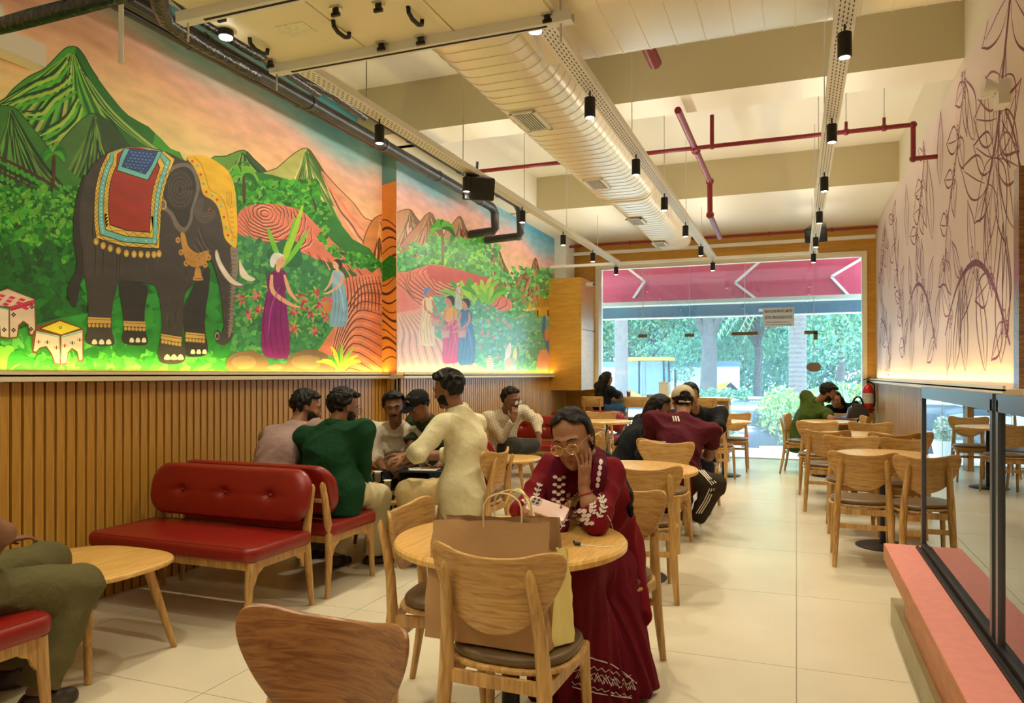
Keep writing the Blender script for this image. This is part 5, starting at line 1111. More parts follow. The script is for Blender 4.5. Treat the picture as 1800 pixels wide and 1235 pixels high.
# ------------------------------------------------------------------ red benches (front = +Y)
def make_bench():
    r = thing('red_bench', 'x', 'bench', group='red tufted benches')
    w = 1.22
    MB().slab(rrect(w, .56, .07), .375, .455, .026, dome=.012, rings=5, steps=3).build('seat', M['red'], r, angle=80)
    b = MB(); b.tube([(x, y, .452) for x, y in rrect(w-.035, .525, .055)+[rrect(w-.035, .525, .055)[0]]], .0045, 6); b.build('piping', M['redd'], r)
    # tufted back: front and rear skins over one rounded outline
    bx = [-.34, 0, .34]; H = .315; zc = .655; out = []
    for q in range(4):
        o4 = rrect(w, H, .125, 10)[q*11:(q+1)*11]; nx4 = rrect(w, H, .125, 10)[((q+1) % 4)*11]; out += o4+[(o4[-1][0]+(nx4[0]-o4[-1][0])*t/(24 if q % 2 == 0 else 6), o4[-1][1]+(nx4[1]-o4[-1][1])*t/(24 if q % 2 == 0 else 6)) for t in range(1, 24 if q % 2 == 0 else 6)]
    out = out
    def fn(p):
        x, z, t = p; y = -.235+t
        if t > 0: 
            for q in bx: y -= .026*math.exp(-(((x-q)/.035)**2+((z)/.035)**2))+.008*math.exp(-(((x-q)/.11)**2+(z/.02)**2))
            y += .018*(1-(z/(H/2))**2)
        return (x, y-z*.20, zc+z)
    g = MB(); nx, nz = 76, 20; pts = {}
    def inside(x, z):
        ax_, az = abs(x)-(w/2-.125), abs(z)-(H/2-.125); return max(ax_, az) <= 0 or math.hypot(max(ax_, 0), max(az, 0)) <= .125
    rows = [((k+1)/26)**.85 for k in range(26)]; K = len(rows)
    for sgn in (1, -1):
        vs = []; n = len(out); fs = []
        for s_ in rows: vs += [fn((x*s_, z*s_, sgn*(.038*(1-max(0, (s_-.88)/.12)**2*.85)))) for x, z in out]
        vs.append(fn((0, 0, sgn*.038))); c = len(vs)-1
        for i in range(K-1): fs += [(i*n+k, i*n+(k+1) % n, (i+1)*n+(k+1) % n, (i+1)*n+k) for k in range(n)]
        fs += [(c, (k+1) % n, k) for k in range(n)]
        if sgn > 0: fs = [tuple(reversed(f)) for f in fs]
        o0 = len(g.v); g.add(vs, fs)
        if sgn < 0: e1 = (K-1)*n; g.f += [(e1+k, o0+e1+k, o0+e1+(k+1) % n, e1+(k+1) % n) for k in range(n)]; g.m += [0]*n
    bk = g.build('backrest', M['red'], r, angle=80)
    for q in bx: MB().ball(fn((q, 0, .046)), (.013, .008, .013), 10).build('button', M['red'], bk)
    for s_ in (-1, 1):
        x = s_*(w/2-.045)
        MB().tube([(x, .262, 0), (x, .245, .2), (x, .23, .375)], [.016, .022, .027], 10).build('front_leg', M['oak'], r)
        MB().tube([(x+s_*.015, -.285, 0), (x+s_*.012, -.262, .2), (x, -.245, .40), (x, -.283, .60), (x, -.31, .70), (x, -.314, .72)], [.016, .022, .028, .023, .019, .006], 10).build('rear_leg', M['oak'], r)
        MB().bar((x, .24, .352), (x, -.25, .352), .022, .045).build('side_rail', M['oak'], r, angle=30)
        for yy, sg in ((.215, -1), (-.22, 1)):
            MB().slab([(yy, .335), (yy, .245), (yy+sg*.022, .27), (yy+sg*.028, .30), (yy+sg*.06, .312), (yy+sg*.085, .335)], -.010, .010, .004, fn=lambda p: (x+p[2], p[0], p[1])).build('bracket', M['oak'], r)
    for y in (.235, -.245): MB().bar((-w/2+.05, y, .352), (w/2-.05, y, .352), .022, .042).build('rail', M['oak'], r, angle=30)
    MB().bar((-w/2+.05, -.285, .60), (w/2-.05, -.285, .60), .03, .022).build('back_rail', M['oak'], r, angle=30)
    return r
b0 = make_bench(); first_b = [True]
def bench(x, y, back, lab):
    rz = 0 if not back else PI
    if first_b[0]: first_b[0] = False; b0.location = (x, y, 0); b0.rotation_euler = (0, 0, rz); b0['label'] = lab
    else: copy_tree(b0, (x, y, 0), rz, lab)
bench(-3.29, 3.42, True, 'empty red tufted bench in the left foreground with three buttons')
bench(-3.29, 1.78, False, 'red bench at the bottom left corner under the person in khaki trousers')
bench(-3.28, 4.13, False, 'red bench back-to-back with the empty one, two men sit on it')
bench(-3.22, 5.72, True, 'red bench facing the camera under the men in white shirt and black cap')
bench(-3.16, 6.42, False, 'red bench showing only its dark rounded end and pink lit seat corner')
bench(-3.22, 9.50, True, 'red tufted bench under the man in the checked shirt')
bench(-3.10, 11.15, True, 'farthest red tufted bench near the window cabinet')
# ------------------------------------------------------------------ low coffee tables
def make_low():
    r = thing('coffee_table', 'x', 'table', group='low coffee tables')
    MB().slab(sellipse(.37, .34, 2.9, 56), .430, .458, .011, rings=3, steps=3).build('tabletop', M['oak_top'], r, angle=50)
    for sx in (-1, 1):
        for sy in (-1, 1): MB().tube([(sx*.315, sy*.245, 0), (sx*.215, sy*.165, .432)], [.0145, .026], 12).build('leg', M['oak'], r)
    MB().slab(rrect(.46, .36, .03), .405, .431, .004).build('under_frame', M['oak'], r)
    return r
l0 = make_low(); l0.location = (-3.26, 2.64, 0); l0['label'] = 'empty low oak coffee table before the near red bench'
copy_tree(l0, (-3.05, 4.93, 0), 0, 'low oak coffee table with drinks between the two groups of men')
copy_tree(l0, (-3.02, 7.68, 0), 0, 'low oak coffee table with a phone, left of the woman in maroon')
# ------------------------------------------------------------------ window bar and stools
wb = thing('window_bar', 'oak bar counter running under the window with cups on it', 'counter')
MB().box((-2.12, 12.25, .985), (2.30, .42, .04)).build('worktop', M['oak_top'], wb, smooth=False, angle=None)
MB().box((-2.12, 12.40, .93), (2.26, .04, .09)).build('apron', M['oak'], wb, smooth=False, angle=None)
for x in (-3.2, -1.04): MB().box((x, 12.3, .48), (.08, .30, .96)).build('leg', M['oak'], wb, smooth=False, angle=None)
def make_stool():
    r = thing('bar_stool', 'x', 'bar stool', group='bar stools at the window counter')
    MB().slab(rrect(.36, .17, .03), -.008, .008, .005, rings=3, fn=lambda p: (p[0], -.18+.8*p[0]*p[0]+p[2], .945+p[1])).build('backrest', M['oak_panel'], r)
    MB().slab(sellipse(.19, .18, 3, 32), .66, .70, .012, dome=.01, rings=2).build('seat', M['cushion'], r)
    for s_ in (-1, 1):
        MB().tube([(s_*.19, .18, 0), (s_*.16, .15, .66)], [.014, .02], 8).build('front_leg', M['oak'], r)
        MB().tube([(s_*.19, -.22, 0), (s_*.14, -.16, .66), (s_*.12, -.185, .99)], [.014, .02, .013], 8).build('rear_leg', M['oak'], r)
    MB().bar((-.18, .17, .25), (.18, .17, .25), .02, .02).build('foot_rail', M['oak'], r)
    return r
s0 = make_stool(); s0.location = (-3.06, 11.72, 0); s0['label'] = 'bar stool the dark-haired woman at the window sits on'
for x, lab in ((-2.36, 'bar stool at the window left of the woman in black leaning forward'), (-1.82, 'bar stool at the window mostly hidden by the man in the cap'), (-1.30, 'bar stool at the right-hand end of the window counter')): copy_tree(s0, (x, 11.72, 0), 0, lab)

# ------------------------------------------------------------------ things on tables
def font(name, txt, size, m, parent, T, extrude=.0006, align='CENTER', bold=0, sx=1.):
    c = bpy.data.curves.new(name, 'FONT'); c.body = txt; c.size = size; c.align_x = align; c.align_y = 'CENTER'; c.extrude = extrude; c.offset = bold
    t = bpy.data.objects.new('tmp', c); COL.objects.link(t); dg = bpy.context.evaluated_depsgraph_get()
    me = bpy.data.meshes.new_from_object(t.evaluated_get(dg)); bpy.data.objects.remove(t); me.transform(T @ Matrix.Diagonal((sx, 1, 1, 1)))
    me.materials.clear(); return link(name, me, m, parent)
# table number card
q = P(965, 945, 2.62); q.z = .751; nc = thing('table_number', 'small tent card with pink ring logo and number 12', 'table number', q, cdir(-.12, -1)+PI-.0)
ink = mat('black_ink', (.015, .015, .02), .5); card = mat('pale_blue_card', (.55, .68, .78), .5)
tilt = Matrix.Rotation(math.radians(78), 4, 'X')
TC = Matrix.Translation((0, -.006, .026)) @ tilt
MB().slab(rrect(.086, .050, .002, 2), -.0007, .0007, .0002, fn=lambda p: TC @ Vector(p)).build('front_card', card, nc, smooth=False, angle=None)
TC2 = Matrix.Translation((0, .014, .026)) @ Matrix.Rotation(math.radians(102), 4, 'X'); MB().slab(rrect(.086, .050, .002, 2), -.0007, .0007, .0002, fn=lambda p: TC2 @ Vector(p)).build('rear_card', card, nc, smooth=False, angle=None)
font('digits', '12', .040, ink, nc, TC @ Matrix.Translation((.020, 0, .0012)), bold=.0006)
MB().slab([(.0175*math.cos(a), .0175*math.sin(a)) for a in [2*PI*k/28 for k in range(28)]], .0009, .0013, .0001, fn=lambda p: TC @ Vector((p[0]-.021, p[1], p[2]))).build('logo_ring', mat('logo_pink', (.78, .10, .16), .5), nc)
MB().slab([(.0105*math.cos(a), .0105*math.sin(a)) for a in [2*PI*k/24 for k in range(24)]], .0013, .0016, .0001, fn=lambda p: TC @ Vector((p[0]-.021, p[1], p[2]))).build('logo_center', card, nc)
rg = MB()
for k in range(14): a = 2*PI*k/14; rg.box((0, 0, 0), (.0022, .0035, .0004), T=TC @ Matrix.Translation((-.021+.0140*math.cos(a), .0140*math.sin(a), .0015)) @ Matrix.Rotation(a+PI/2, 4, 'Z'))
rg.build('logo_letters', mat('logo_white', (.8, .7, .7), .5), nc, smooth=False, angle=None)
bn = MB(); bn.slab([(.0062*math.cos(a), .0082*math.sin(a)) for a in [2*PI*k/20 for k in range(20)]], .0016, .0019, .0001, fn=lambda p: TC @ Vector((p[0]-.021, p[1], p[2]))); bn.build('logo_bean', ink, nc)
# earphones beside it
q = P(1010, 930, 2.72); q.z = .751; ep = thing('earphones', 'tangled dark wired earphone and plug lying on the round table', 'earphones', q)
MB().tube([(0, 0, .008), (.022, .0, .008)], .0065, 10).tube([(0, 0, .008), (-.004, 0, .018)], .004, 8).build('earbud', M['black'], ep)
MB().tube([(.022, 0, .006), (.06, .012, .003), (.10, .0, .003), (.14, .03, .003)], .0014, 6).build('cord', M['white'], ep)
# kraft bag and card on chair B
f = Vector((-math.sin(cB.rotation_euler[2]), math.cos(cB.rotation_euler[2]), 0)); rt = Vector((f.y, -f.x, 0)); bc = cB.location+f*(-.055)-rt*.06; bz = .487
pb = thing('paper_bag', 'brown kraft paper carrier bag standing on the chair seat', 'bag', (bc.x, bc.y, bz), cB.rotation_euler[2]+.0)
def bag(parent, w, dth, h, m, mi, lean=0, seed=1):
    rs = random.Random(seed); nx, nz = 10, 10; rows = []
    for j in range(nz+1):
        t = j/nz; z = h*t; ww = w*(1+.02*math.sin(t*5)); dd = dth*(1-.55*t**1.5); ring = []
        for k in range(4):
            a, b = [((-1, -1), (1, -1)), ((1, -1), (1, 1)), ((1, 1), (-1, 1)), ((-1, 1), (-1, -1))][k]
            for i in range(nx):
                q = i/nx; x, y = a[0]+(b[0]-a[0])*q, a[1]+(b[1]-a[1])*q; pinch = (1-.5*t*(1-abs(y))) if k in (1, 3) else 1
                ring.append((x*ww/2*pinch+lean*t+rs.uniform(-.0018, .0018), y*dd/2+rs.uniform(-.004, .004)*(t > 0), z+(rs.uniform(-.004, .004) if j == nz else 0)+(.012*x*t)))
        rows.append(ring)
    n = len(rows[0]); vs = [p for R in rows for p in R]; fs = [(i*n+k, i*n+(k+1) % n, (i+1)*n+(k+1) % n, (i+1)*n+k) for i in range(nz) for k in range(n)]+[tuple(range(n-1, -1, -1))]
    mb = MB(); mb.add(vs, fs); mb.mi = 1; mb.add([(p[0]*.965, p[1]*.85, p[2]*.998+.002) for p in vs], [tuple(reversed(f_)) for f_ in fs]); mb.mi = 0
    me = mb.mesh('body', True, 25); return link('body', me, [m, mi], parent)
bag(pb, .44, .20, .40, M['paper'], M['paper2'], .0, 3)
for yy in (-.045, .045):
    MB().tube(catmull([(-.02, yy, .36), (-.025, yy, .43), (-.01, yy*.9, .475), (.045, yy*.8, .495), (.10, yy*.9, .475), (.115, yy, .43), (.11, yy, .36)], 4, False), .0032, 8).build('handle', M['twine'], pb)
yb_ = thing('card_bag', 'pale yellow carrier bag tucked beside the kraft bag', 'bag', bc+rt*.175+f*.05+Vector((0, 0, bz)), cB.rotation_euler[2]-.55)
bag(yb_, .15, .10, .30, M['yellow'], M['yellow'], 0, 9)
MB().tube(catmull([(-.06, 0, .28), (-.085, .0, .40), (-.15, 0, .475), (-.21, 0, .47), (-.25, 0, .42)], 4, False), .0055, 8).build('handle', M['yellow'], yb_)
# drinks on the second coffee table
TZ = .459
clear = glass('tumbler_glass', (.95, .97, .96), base=.03)
latte = mat('latte', (.62, .36, .15), .4); foam = mat('milk_foam', (.82, .74, .6), .7, bump=(90, .3)); choc = mat('chocolate', (.03, .014, .01), .4)
def tumbler(q, r0, r1, h, lab, streak=False):
    t = thing('coffee_glass', lab, 'glass', (q[0], q[1], TZ))
    MB().lathe([(r0, 0), (r1, h), (r1-.002, h), (r0-.003, .004)], n=24).build('glass', clear, t)
    b = h*.55; MB().lathe([(r0-.004, .006), (r0+(r1-r0)*.6-.003, b)], n=20).build('coffee', latte, t); MB().lathe([(r0+(r1-r0)*.6-.003, b), (r1-.003, h*.98), (r1-.006, h*1.01)], n=20).build('milk_foam', foam, t)
    if streak:
        m_ = MB()
        for k in range(5): a = k*1.25+PI; x, y = (r1+.0005)*math.cos(a), (r1+.0005)*math.sin(a); m_.tube([(x*.9, y*.9, h*.08), (x, y, h*.3), (x*1.0, y*1.0, h*.55)], .006, 6)
        m_.build('syrup_streak', choc, t); MB().tube([(r1, 0, h*.75), (r1+.03, 0, h*.7), (r1+.03, 0, h*.35), (r1, 0, h*.3)], .006, 8).build('handle', clear, t)
    return t
tumbler(P(664, 858, 5.78)[:2], .034, .040, .165, 'tall glass of iced coffee with chocolate streaks beside the green-shirted man', True)
tumbler(P(681, 868, 5.58)[:2], .026, .036, .125, 'latte glass with white milk foam on the coffee table')
q = P(697, 873, 5.42); sg = thing('sunglasses', 'black sunglasses folded on the coffee table edge', 'sunglasses', (q.x, q.y, TZ), .3)
for s_ in (-1, 1): MB().ball((s_*.034, 0, .022), (.027, .004, .021), 12).build('lens', M['black'], sg)
MB().tube([(-.01, 0, .03), (.01, 0, .03)], .003, 6).tube([(-.06, 0, .03), (-.055, .1, .008), (.02, .11, .006)], .003, 6).tube([(.06, 0, .03), (.055, .1, .006), (-.02, .105, .005)], .003, 6).build('frame', M['black'], sg)
q = Vector((-3.0, 7.45, TZ)); ph = thing('phone', 'dark phone lying on the low table left of the woman in maroon', 'phone', q, .4); MB().slab(rrect(.07, .15, .01), 0, .009, .003).build('body', M['black'], ph)
# tray with papers held by the group
q = P(742, 826, 5.75); tr = thing('serving_tray', 'black tray with white papers and cutlery held over the knees', 'tray', q, .2)
MB().slab(rrect(.36, .26, .03), -.006, .006, .004).build('tray_base', M['black'], tr); MB().slab(rrect(.22, .16, .008), .007, .010, .001, fn=lambda p: (p[0]+.02, p[1], p[2])).build('paper', M['white'], tr)
MB().tube([(-.1, -.04, .016), (.04, .03, .016)], .005, 6).build('fork', M['steel'], tr)
# window bar things
q = (-2.60, 12.16, 1.006); t = thing('orange_drink', 'small orange drink in a clear cup on the window bar', 'drink', q)
MB().lathe([(.026, 0), (.036, .10), (.034, .10), (.024, .003)], n=18).build('cup', clear, t); MB().lathe([(.024, .005), (.033, .085)], n=18).build('drink', mat('orange_juice', (.85, .12, .02), .4), t); MB().lathe([(.037, .10), (.037, .106), (.03, .115)], n=18).build('lid', M['white'], t)
t = thing('white_box', 'white cardboard box standing on the window bar', 'box', (-2.02, 12.2, 1.006)); MB().box((0, 0, .12), (.16, .12, .24)).build('carton', M['white'], t, smooth=False, angle=None); MB().box((0, 0, .245), (.165, .125, .014)).build('lid', M['white'], t, smooth=False, angle=None)
t = thing('cable_box', 'small grey device box on the window bar beside the white carton', 'box', (-2.22, 12.1, 1.006)); MB().slab(rrect(.13, .09, .01), 0, .05, .006).build('casing', mat('grey_device', (.3, .32, .34), .5), t)
# handbag on the right window table
q = P(1508, 738, 10.6); t = thing('handbag', 'black leather handbag with looped straps on the couple\'s table', 'bag', (q.x, q.y, .752), .2)
MB().slab([(-.16, 0), (.16, 0), (.13, .15), (.05, .21), (-.05, .21), (-.13, .15)], -.05, .05, .03, rings=2, fn=lambda p: (p[0], p[2]*(1-p[1]*2.5), p[1])).build('body', mat('bag_leather', (.05, .045, .045), .3), t)
for s_ in (-1, 1): MB().tube(catmull([(-.08, s_*.02, .16), (-.05, s_*.03, .27), (.0, s_*.03, .31), (.05, s_*.03, .27), (.08, s_*.02, .16)], 4, False), .008, 8).build('strap', M['black'], t)
# notice on the window
q = P(1340, 541, 1); 
nx0, nz1 = -.60, 2.50
npz = thing('window_notice', 'white paper notice with black company and tax number lines, stuck on the glass', 'notice')
def nplace(u, v):
    # point on the inner face of the glass
    k = (u-900)/FOC; d = (YG-.012)/(k*SN+CS); return P(u, v, d)
notice_m = mat('notice_paper', (.85, .85, .85), .6); _N, _L = nodes(notice_m); _t = _N.new('ShaderNodeBsdfTranslucent'); _t.inputs[0].default_value = (.8, .8, .8, 1); _x = _N.new('ShaderNodeMixShader'); _x.inputs[0].default_value = .35; _L.new(_N['Principled BSDF'].outputs[0], _x.inputs[1]); _L.new(_t.outputs[0], _x.inputs[2]); _L.new(_x.outputs[0], _N['Material Output'].inputs[0])
A, B_ = nplace(1341, 541), nplace(1396, 573); wN, hN = B_.x-A.x, A.z-B_.z; cN = Vector(((A.x+B_.x)/2, YG-.010, (A.z+B_.z)/2))
MB().box(tuple(cN), (wN, .002, hN)).build('sheet', notice_m, npz, smooth=False, angle=None)
TN = Matrix.Translation(cN+Vector((0, -.003, 0))) @ Matrix.Rotation(PI/2, 4, 'X')
for txt, zz, sz, sx in (('BEAN SCENE PRIVATE LIMITED', .30, .20, .0), ('GSTIN: 09AAHCB0501B3ZE', -.02, .22, .0)):
    o = font('lettering', txt, hN*sz, ink, npz, TN @ Matrix.Translation((0, hN*zz, 0)), bold=.0012)
    xs = [v.co.x for v in o.data.vertices]; k = wN*.88/(max(xs)-min(xs))
    for v in o.data.vertices: v.co.x = cN.x+(v.co.x-(max(xs)+min(xs))/2)*k
gi = mat('grey_ink', (.25, .25, .25), .6)
for zz, wd in ((-.27, .8), (-.40, .92)):
    b = MB(); x = cN.x-wN*wd/2; rs = random.Random(4)
    while x < cN.x+wN*wd/2-.03: l = rs.uniform(.01, .035); b.box((x+l/2, cN.y-.002, cN.z+hN*zz), (l, .001, hN*.045)); x += l+.007
    b.build('fine_print', gi, npz, smooth=False, angle=None)
# ------------------------------------------------------------------ outside, beyond the glass
GZ = -.80
pave = mat('sunlit_paving', (.42, .41, .40), .8, var=(1.2, .12)); struct('ground', MB().box((-8, 44, GZ-.05), (110, 62, .1)), pave)
struct('path', MB().box((-2, 14.2, -.22), (30, 2.9, .24)), mat('forecourt_stone', (.72, .70, .66), .6, var=(.8, .1)))
# shop sign box hanging over the door outside: red face, white chevrons, dark fascia below
struct('wall_outer', MB().box((-8.6, 13.3, 2), (6.6, .7, 6)).box((6.2, 13.3, 2), (6.6, .7, 6)).box((-1.3, 13.3, 4.75), (16.2, .7, .8)), M['cream'])
sb = thing('shop_sign_back', 'red sign panel with white chevron lines hanging outside above the window', 'sign')
SY = 13.7
def sg_(u, v): k = (u-900)/FOC; d = SY/(k*SN+CS); return P(u, v, d)
zt_, zm, zl = sg_(1300, 440).z+.5, sg_(1300, 525).z, sg_(1300, 552).z
MB().box((-1.3, SY+.1, (zt_+zm)/2), (6.4, .12, zt_-zm)).build('panel', mat('sign_red', (.62, .03, .10), .5, var=(2, .08)), sb, smooth=False, angle=None)
for pts in (((1082, 455), (1133, 494), (1113, 524)), ((1340, 455), (1292, 497), (1328, 524)), ((1522, 450), (1461, 486), (1494, 521))):
    w_ = [sg_(*q) for q in pts]; b = MB()
    for a, c in zip(w_, w_[1:]): b.bar((a.x, SY+.02, a.z), (c.x, SY+.02, c.z), .04, .07, hint=Vector((0, 1, 0)))
    b.build('chevron', mat('sign_white', (.9, .9, .92), .5) if 'sign_white' not in bpy.data.materials else bpy.data.materials['sign_white'], sb, smooth=False, angle=None)
MB().box((-1.3, SY+.08, zm-.03), (6.4, .34, .07)).build('sill_frame', mat('sign_frame', (.55, .56, .46), .6), sb, smooth=False, angle=None)
MB().box((-3.6, SY+.02, 4.4), (.1, .3, 1.0)).box((1.0, SY+.02, 4.4), (.1, .3, 1.0)).build('hanger', M['steel'], sb, smooth=False, angle=None, kind='stuff')
fa = thing('fascia', 'dark blue fascia band below the red sign panel', 'sign'); MB().box((-1.3, SY+.35, (zm+zl)/2), (7.5, .1, zm-zl)).build('band', mat('fascia_blue', (.03, .11, .17), .5), fa, smooth=False, angle=None); MB().box((-1.3, SY+.34, zl-.005), (7.5, .14, .02)).build('trim_strip', M['white'], fa, smooth=False, angle=None)
# trees
bark = mat('bark', (.13, .11, .10), .9, bump=(14, .8), var=(9, .3)); LF = [mat('leaf_%s' % n, c, .6, spec=.3) for n, c in (('light', (.30, .52, .24)), ('mid', (.17, .40, .22)), ('bluish', (.14, .36, .28)))]
for m_ in LF: m_.node_tree.nodes['Principled BSDF'].inputs['Subsurface Weight'].default_value = 0
def leaf_cloud(name, blobs, n, size, m, parent, seed, label=None):
    rs = np.random.RandomState(seed); B = np.array([b for b in blobs]); vol = B[:, 3]*B[:, 4]*B[:, 5]; pick = rs.choice(len(B), n, p=vol/vol.sum())
    d = rs.normal(size=(n, 3)); d /= np.linalg.norm(d, axis=1)[:, None]; rr = rs.rand(n)**.45; c = B[pick, :3]+d*rr[:, None]*B[pick, 3:6]
    a = rs.normal(size=(n, 3)); a /= np.linalg.norm(a, axis=1)[:, None]; b = np.cross(a, rs.normal(size=(n, 3))); b /= np.linalg.norm(b, axis=1)[:, None]
    s_ = size*(.6+rs.rand(n)*.8); V = np.stack([c-a*s_[:, None], c+b*s_[:, None]*.4, c+a*s_[:, None], c-b*s_[:, None]*.4], 1).reshape(-1, 3)
    me = bpy.data.meshes.new(name); me.vertices.add(4*n); me.vertices.foreach_set('co', V.astype(np.float32).ravel()); me.loops.add(4*n); me.loops.foreach_set('vertex_index', np.arange(4*n, dtype=np.int32))
    me.polygons.add(n); me.polygons.foreach_set('loop_start', np.arange(0, 4*n, 4, dtype=np.int32))
    for q in m: me.materials.append(q)
    me.polygons.foreach_set('material_index', rs.randint(0, len(m), n).astype(np.int32)); me.update(calc_edges=True)
    return link(name, me, None, parent, label=label, kind='stuff')
def ox(u, y):  # floor point outside at depth y seen in photo column u
    k = (u-900)/FOC; d = y/(k*SN+CS); q = P(u, 700, d); q.y = y; return q
def tree(u, y, h, trunk_r, spread, n, lab, mats, seed, fork=True, crown0=.35, size=.16):
    c = ox(u, y); r = thing('tree', lab, 'tree', group='trees beyond the forecourt'); rs = random.Random(seed)
    MB().tube([(c.x, c.y, GZ), (c.x+.1, c.y, h*.3), (c.x, c.y, h*.55)], [trunk_r*1.3, trunk_r, trunk_r*.7], 10).build('trunk', bark, r)
    bl = []
    for i in range(7 if fork else 3):
        a = rs.uniform(0, 2*PI); rad = spread*rs.uniform(.5, 1); e = (c.x+math.cos(a)*rad, c.y+math.sin(a)*rad*.5, h*rs.uniform(.6, .98))
        m1 = ((c.x+e[0])/2, (c.y+e[1])/2, h*.55+(e[2]-h*.55)*.6); MB().tube([(c.x, c.y, h*.33+rs.uniform(-.3, .3)), m1, e], [trunk_r*.6, trunk_r*.35, .02], 7).build('branch', bark, r)
        bl.append((*e, spread*.45, spread*.4, spread*.32))
    for i in range(9): bl.append((c.x+rs.uniform(-1, 1)*spread, c.y+rs.uniform(-.5, .5)*spread, h*rs.uniform(crown0, 1), spread*.38, spread*.36, spread*.3))
    leaf_cloud('foliage', bl, n, size, mats, r, seed)
tree(1243, 31, 8.2, .30, 4.2, 18000, 'large forked tree with a thick dark trunk in the middle of the window', LF, 1, crown0=.46, size=.085)
tree(1150, 42, 9.5, .22, 5.4, 26000, 'leafy tree behind the yellow digger', LF, 2, crown0=.25, size=.12)
tree(1330, 38, 8, .18, 4.6, 26000, 'bluish green tree between the forked trunk and the palm', LF[1:], 3, crown0=.1, size=.105)
tree(1475, 34, 8, .16, 4.6, 26000, 'green tree at the right side of the window behind the hedge', LF, 4, crown0=.1, size=.09)
tree(1050, 40, 10, .2, 4.6, 22000, 'tree at the left edge of the window view', LF, 5, crown0=.2, size=.12)
tree(1400, 50, 13, .25, 7.5, 28000, 'tall tree mass behind the palm trunk', LF[1:], 6, crown0=.06, size=.17)
tree(1250, 54, 14, .25, 8, 28000, 'distant pale tree mass behind the white wall', LF[:2], 7, crown0=.1, size=.18)
tree(1100, 54, 14, .25, 8, 28000, 'distant tree mass above the digger cab', LF, 8, crown0=.1, size=.18)
tree(1540, 48, 12, .25, 7, 26000, 'distant trees cut by the right window jamb', LF[1:], 9, crown0=.06, size=.17)
tl = thing('tree_line', 'dense far foliage closing the view behind all the other trees', 'trees'); _a, _b = ox(1000, 64), ox(1620, 64)
leaf_cloud('foliage', [(_a.x+(_b.x-_a.x)*(i+.5)/12, 64+(i % 3), 5.5, 3.4, 1.2, 8.5) for i in range(12)], 42000, .26, LF[1:], tl, 31)
def palm(u, y, h, r0, lab, seed, fr=True):
    c = ox(u, y); r = thing('palm_tree', lab, 'palm tree', group='palm trunks outside'); mb = MB(); N = 70
    path = [(c.x, c.y, GZ+h*i/N) for i in range(N+1)]; mb.tube(path, [r0*(1.0 if i % 2 else .93)*(1-.12*i/N) for i in range(N+1)], 14); mb.build('trunk', mat('palm_bark', (.20, .16, .14), .9, bump=(20, .8), var=(16, .3)) if 'palm_bark' not in bpy.data.materials else bpy.data.materials['palm_bark'], r, angle=20)
    rs = random.Random(seed)
    for k in range(12 if fr else 0):
        a = 2*PI*k/12+rs.uniform(-.2, .2); L = rs.uniform(2.3, 3.0); pts = [(c.x+math.cos(a)*L*t, c.y+math.sin(a)*L*t, GZ+h+L*(.25*t-.95*t*t)) for t in (0, .2, .4, .6, .8, 1)]
        m_ = MB(); m_.tube(pts, [.03, .024, .018, .012, .008, .004], 5)
        pp = catmull(pts, 6, False)
        for i in range(3, len(pp)-1):
            for sg in (-1, 1):
                q = Vector(pp[i]); l = .42*(1-.5*i/len(pp)); d = Vector((-math.sin(a)*sg, math.cos(a)*sg, -1.1)).normalized()*l; w_ = Vector((math.cos(a), math.sin(a), 0))*.022
                m_.add([q-w_, q+w_, q+d], [(0, 1, 2)])
        m_.build('frond', LF[k % 2], r, smooth=False, angle=None)
palm(1092, 26, 7.2, .26, 'palm trunk at the left of the window beside the digger', 3)
palm(1402, 25.0, 5.2, .30, 'palm tree with hanging fronds at the right of the window', 5)
# low boundary wall, railing and hedges
c0, c1 = ox(1030, 37), ox(1300, 37); bw = thing('boundary_wall', 'long white boundary wall behind the digger', 'wall')
MB().box(((c0.x+c1.x)/2, 37, .5), (c1.x-c0.x, .2, 2.6)).build('masonry', M['white'], bw, smooth=False, angle=None); MB().box(((c0.x+c1.x)/2, 37, 1.9), (c1.x-c0.x, .3, .26)).build('coping', mat('slate_coping', (.16, .26, .36), .6), bw, smooth=False, angle=None)
ra = thing('railing', 'dark iron railing along the planting strip', 'fence'); xs = np.linspace(ox(1225, 27).x, ox(1500, 27).x, 60)
for x in xs: MB().tube([(x, 27, GZ), (x, 27, .55)], .012, 5).build('bar', M['black'], ra)
for z in (-.5, .5): MB().box(((xs[0]+xs[-1])/2, 27, z), (xs[-1]-xs[0], .03, .03)).build('rail', M['black'], ra, smooth=False, angle=None)
def hedge(u0, u1, y, z0, z1, n, lab, mats, seed, size=.06, dep=.6):
    a, b = ox(u0, y), ox(u1, y); k = max(2, int((b.x-a.x)/.5)); rs = random.Random(seed)
    h = thing('hedge', lab, 'hedge'); bl = [(a.x+(b.x-a.x)*(i+.5)/k, y+rs.uniform(-.1, .1), (z0+z1)/2+rs.uniform(-.05, .05), (b.x-a.x)/k*.8, dep/2, (z1-z0)/2) for i in range(k)]
    leaf_cloud('foliage', bl, n, size, mats, h, seed); sm = MB()
    for i in range(k*3): x = a.x+(b.x-a.x)*(i+.5)/(k*3); sm.tube([(x, y, GZ), (x+.05, y, (z0+z1)/2)], .012, 5)
    sm.build('stems', bark, h)
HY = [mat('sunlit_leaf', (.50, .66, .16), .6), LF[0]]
hedge(1345, 1470, 17.0, -.35, 1.12, 8000, 'bright sunlit hedge behind the couple on the right', HY, 11, .05, 1.2)
hedge(1190, 1320, 28.5, -.4, .9, 6000, 'green hedge behind the parked cars', LF, 12, .07)
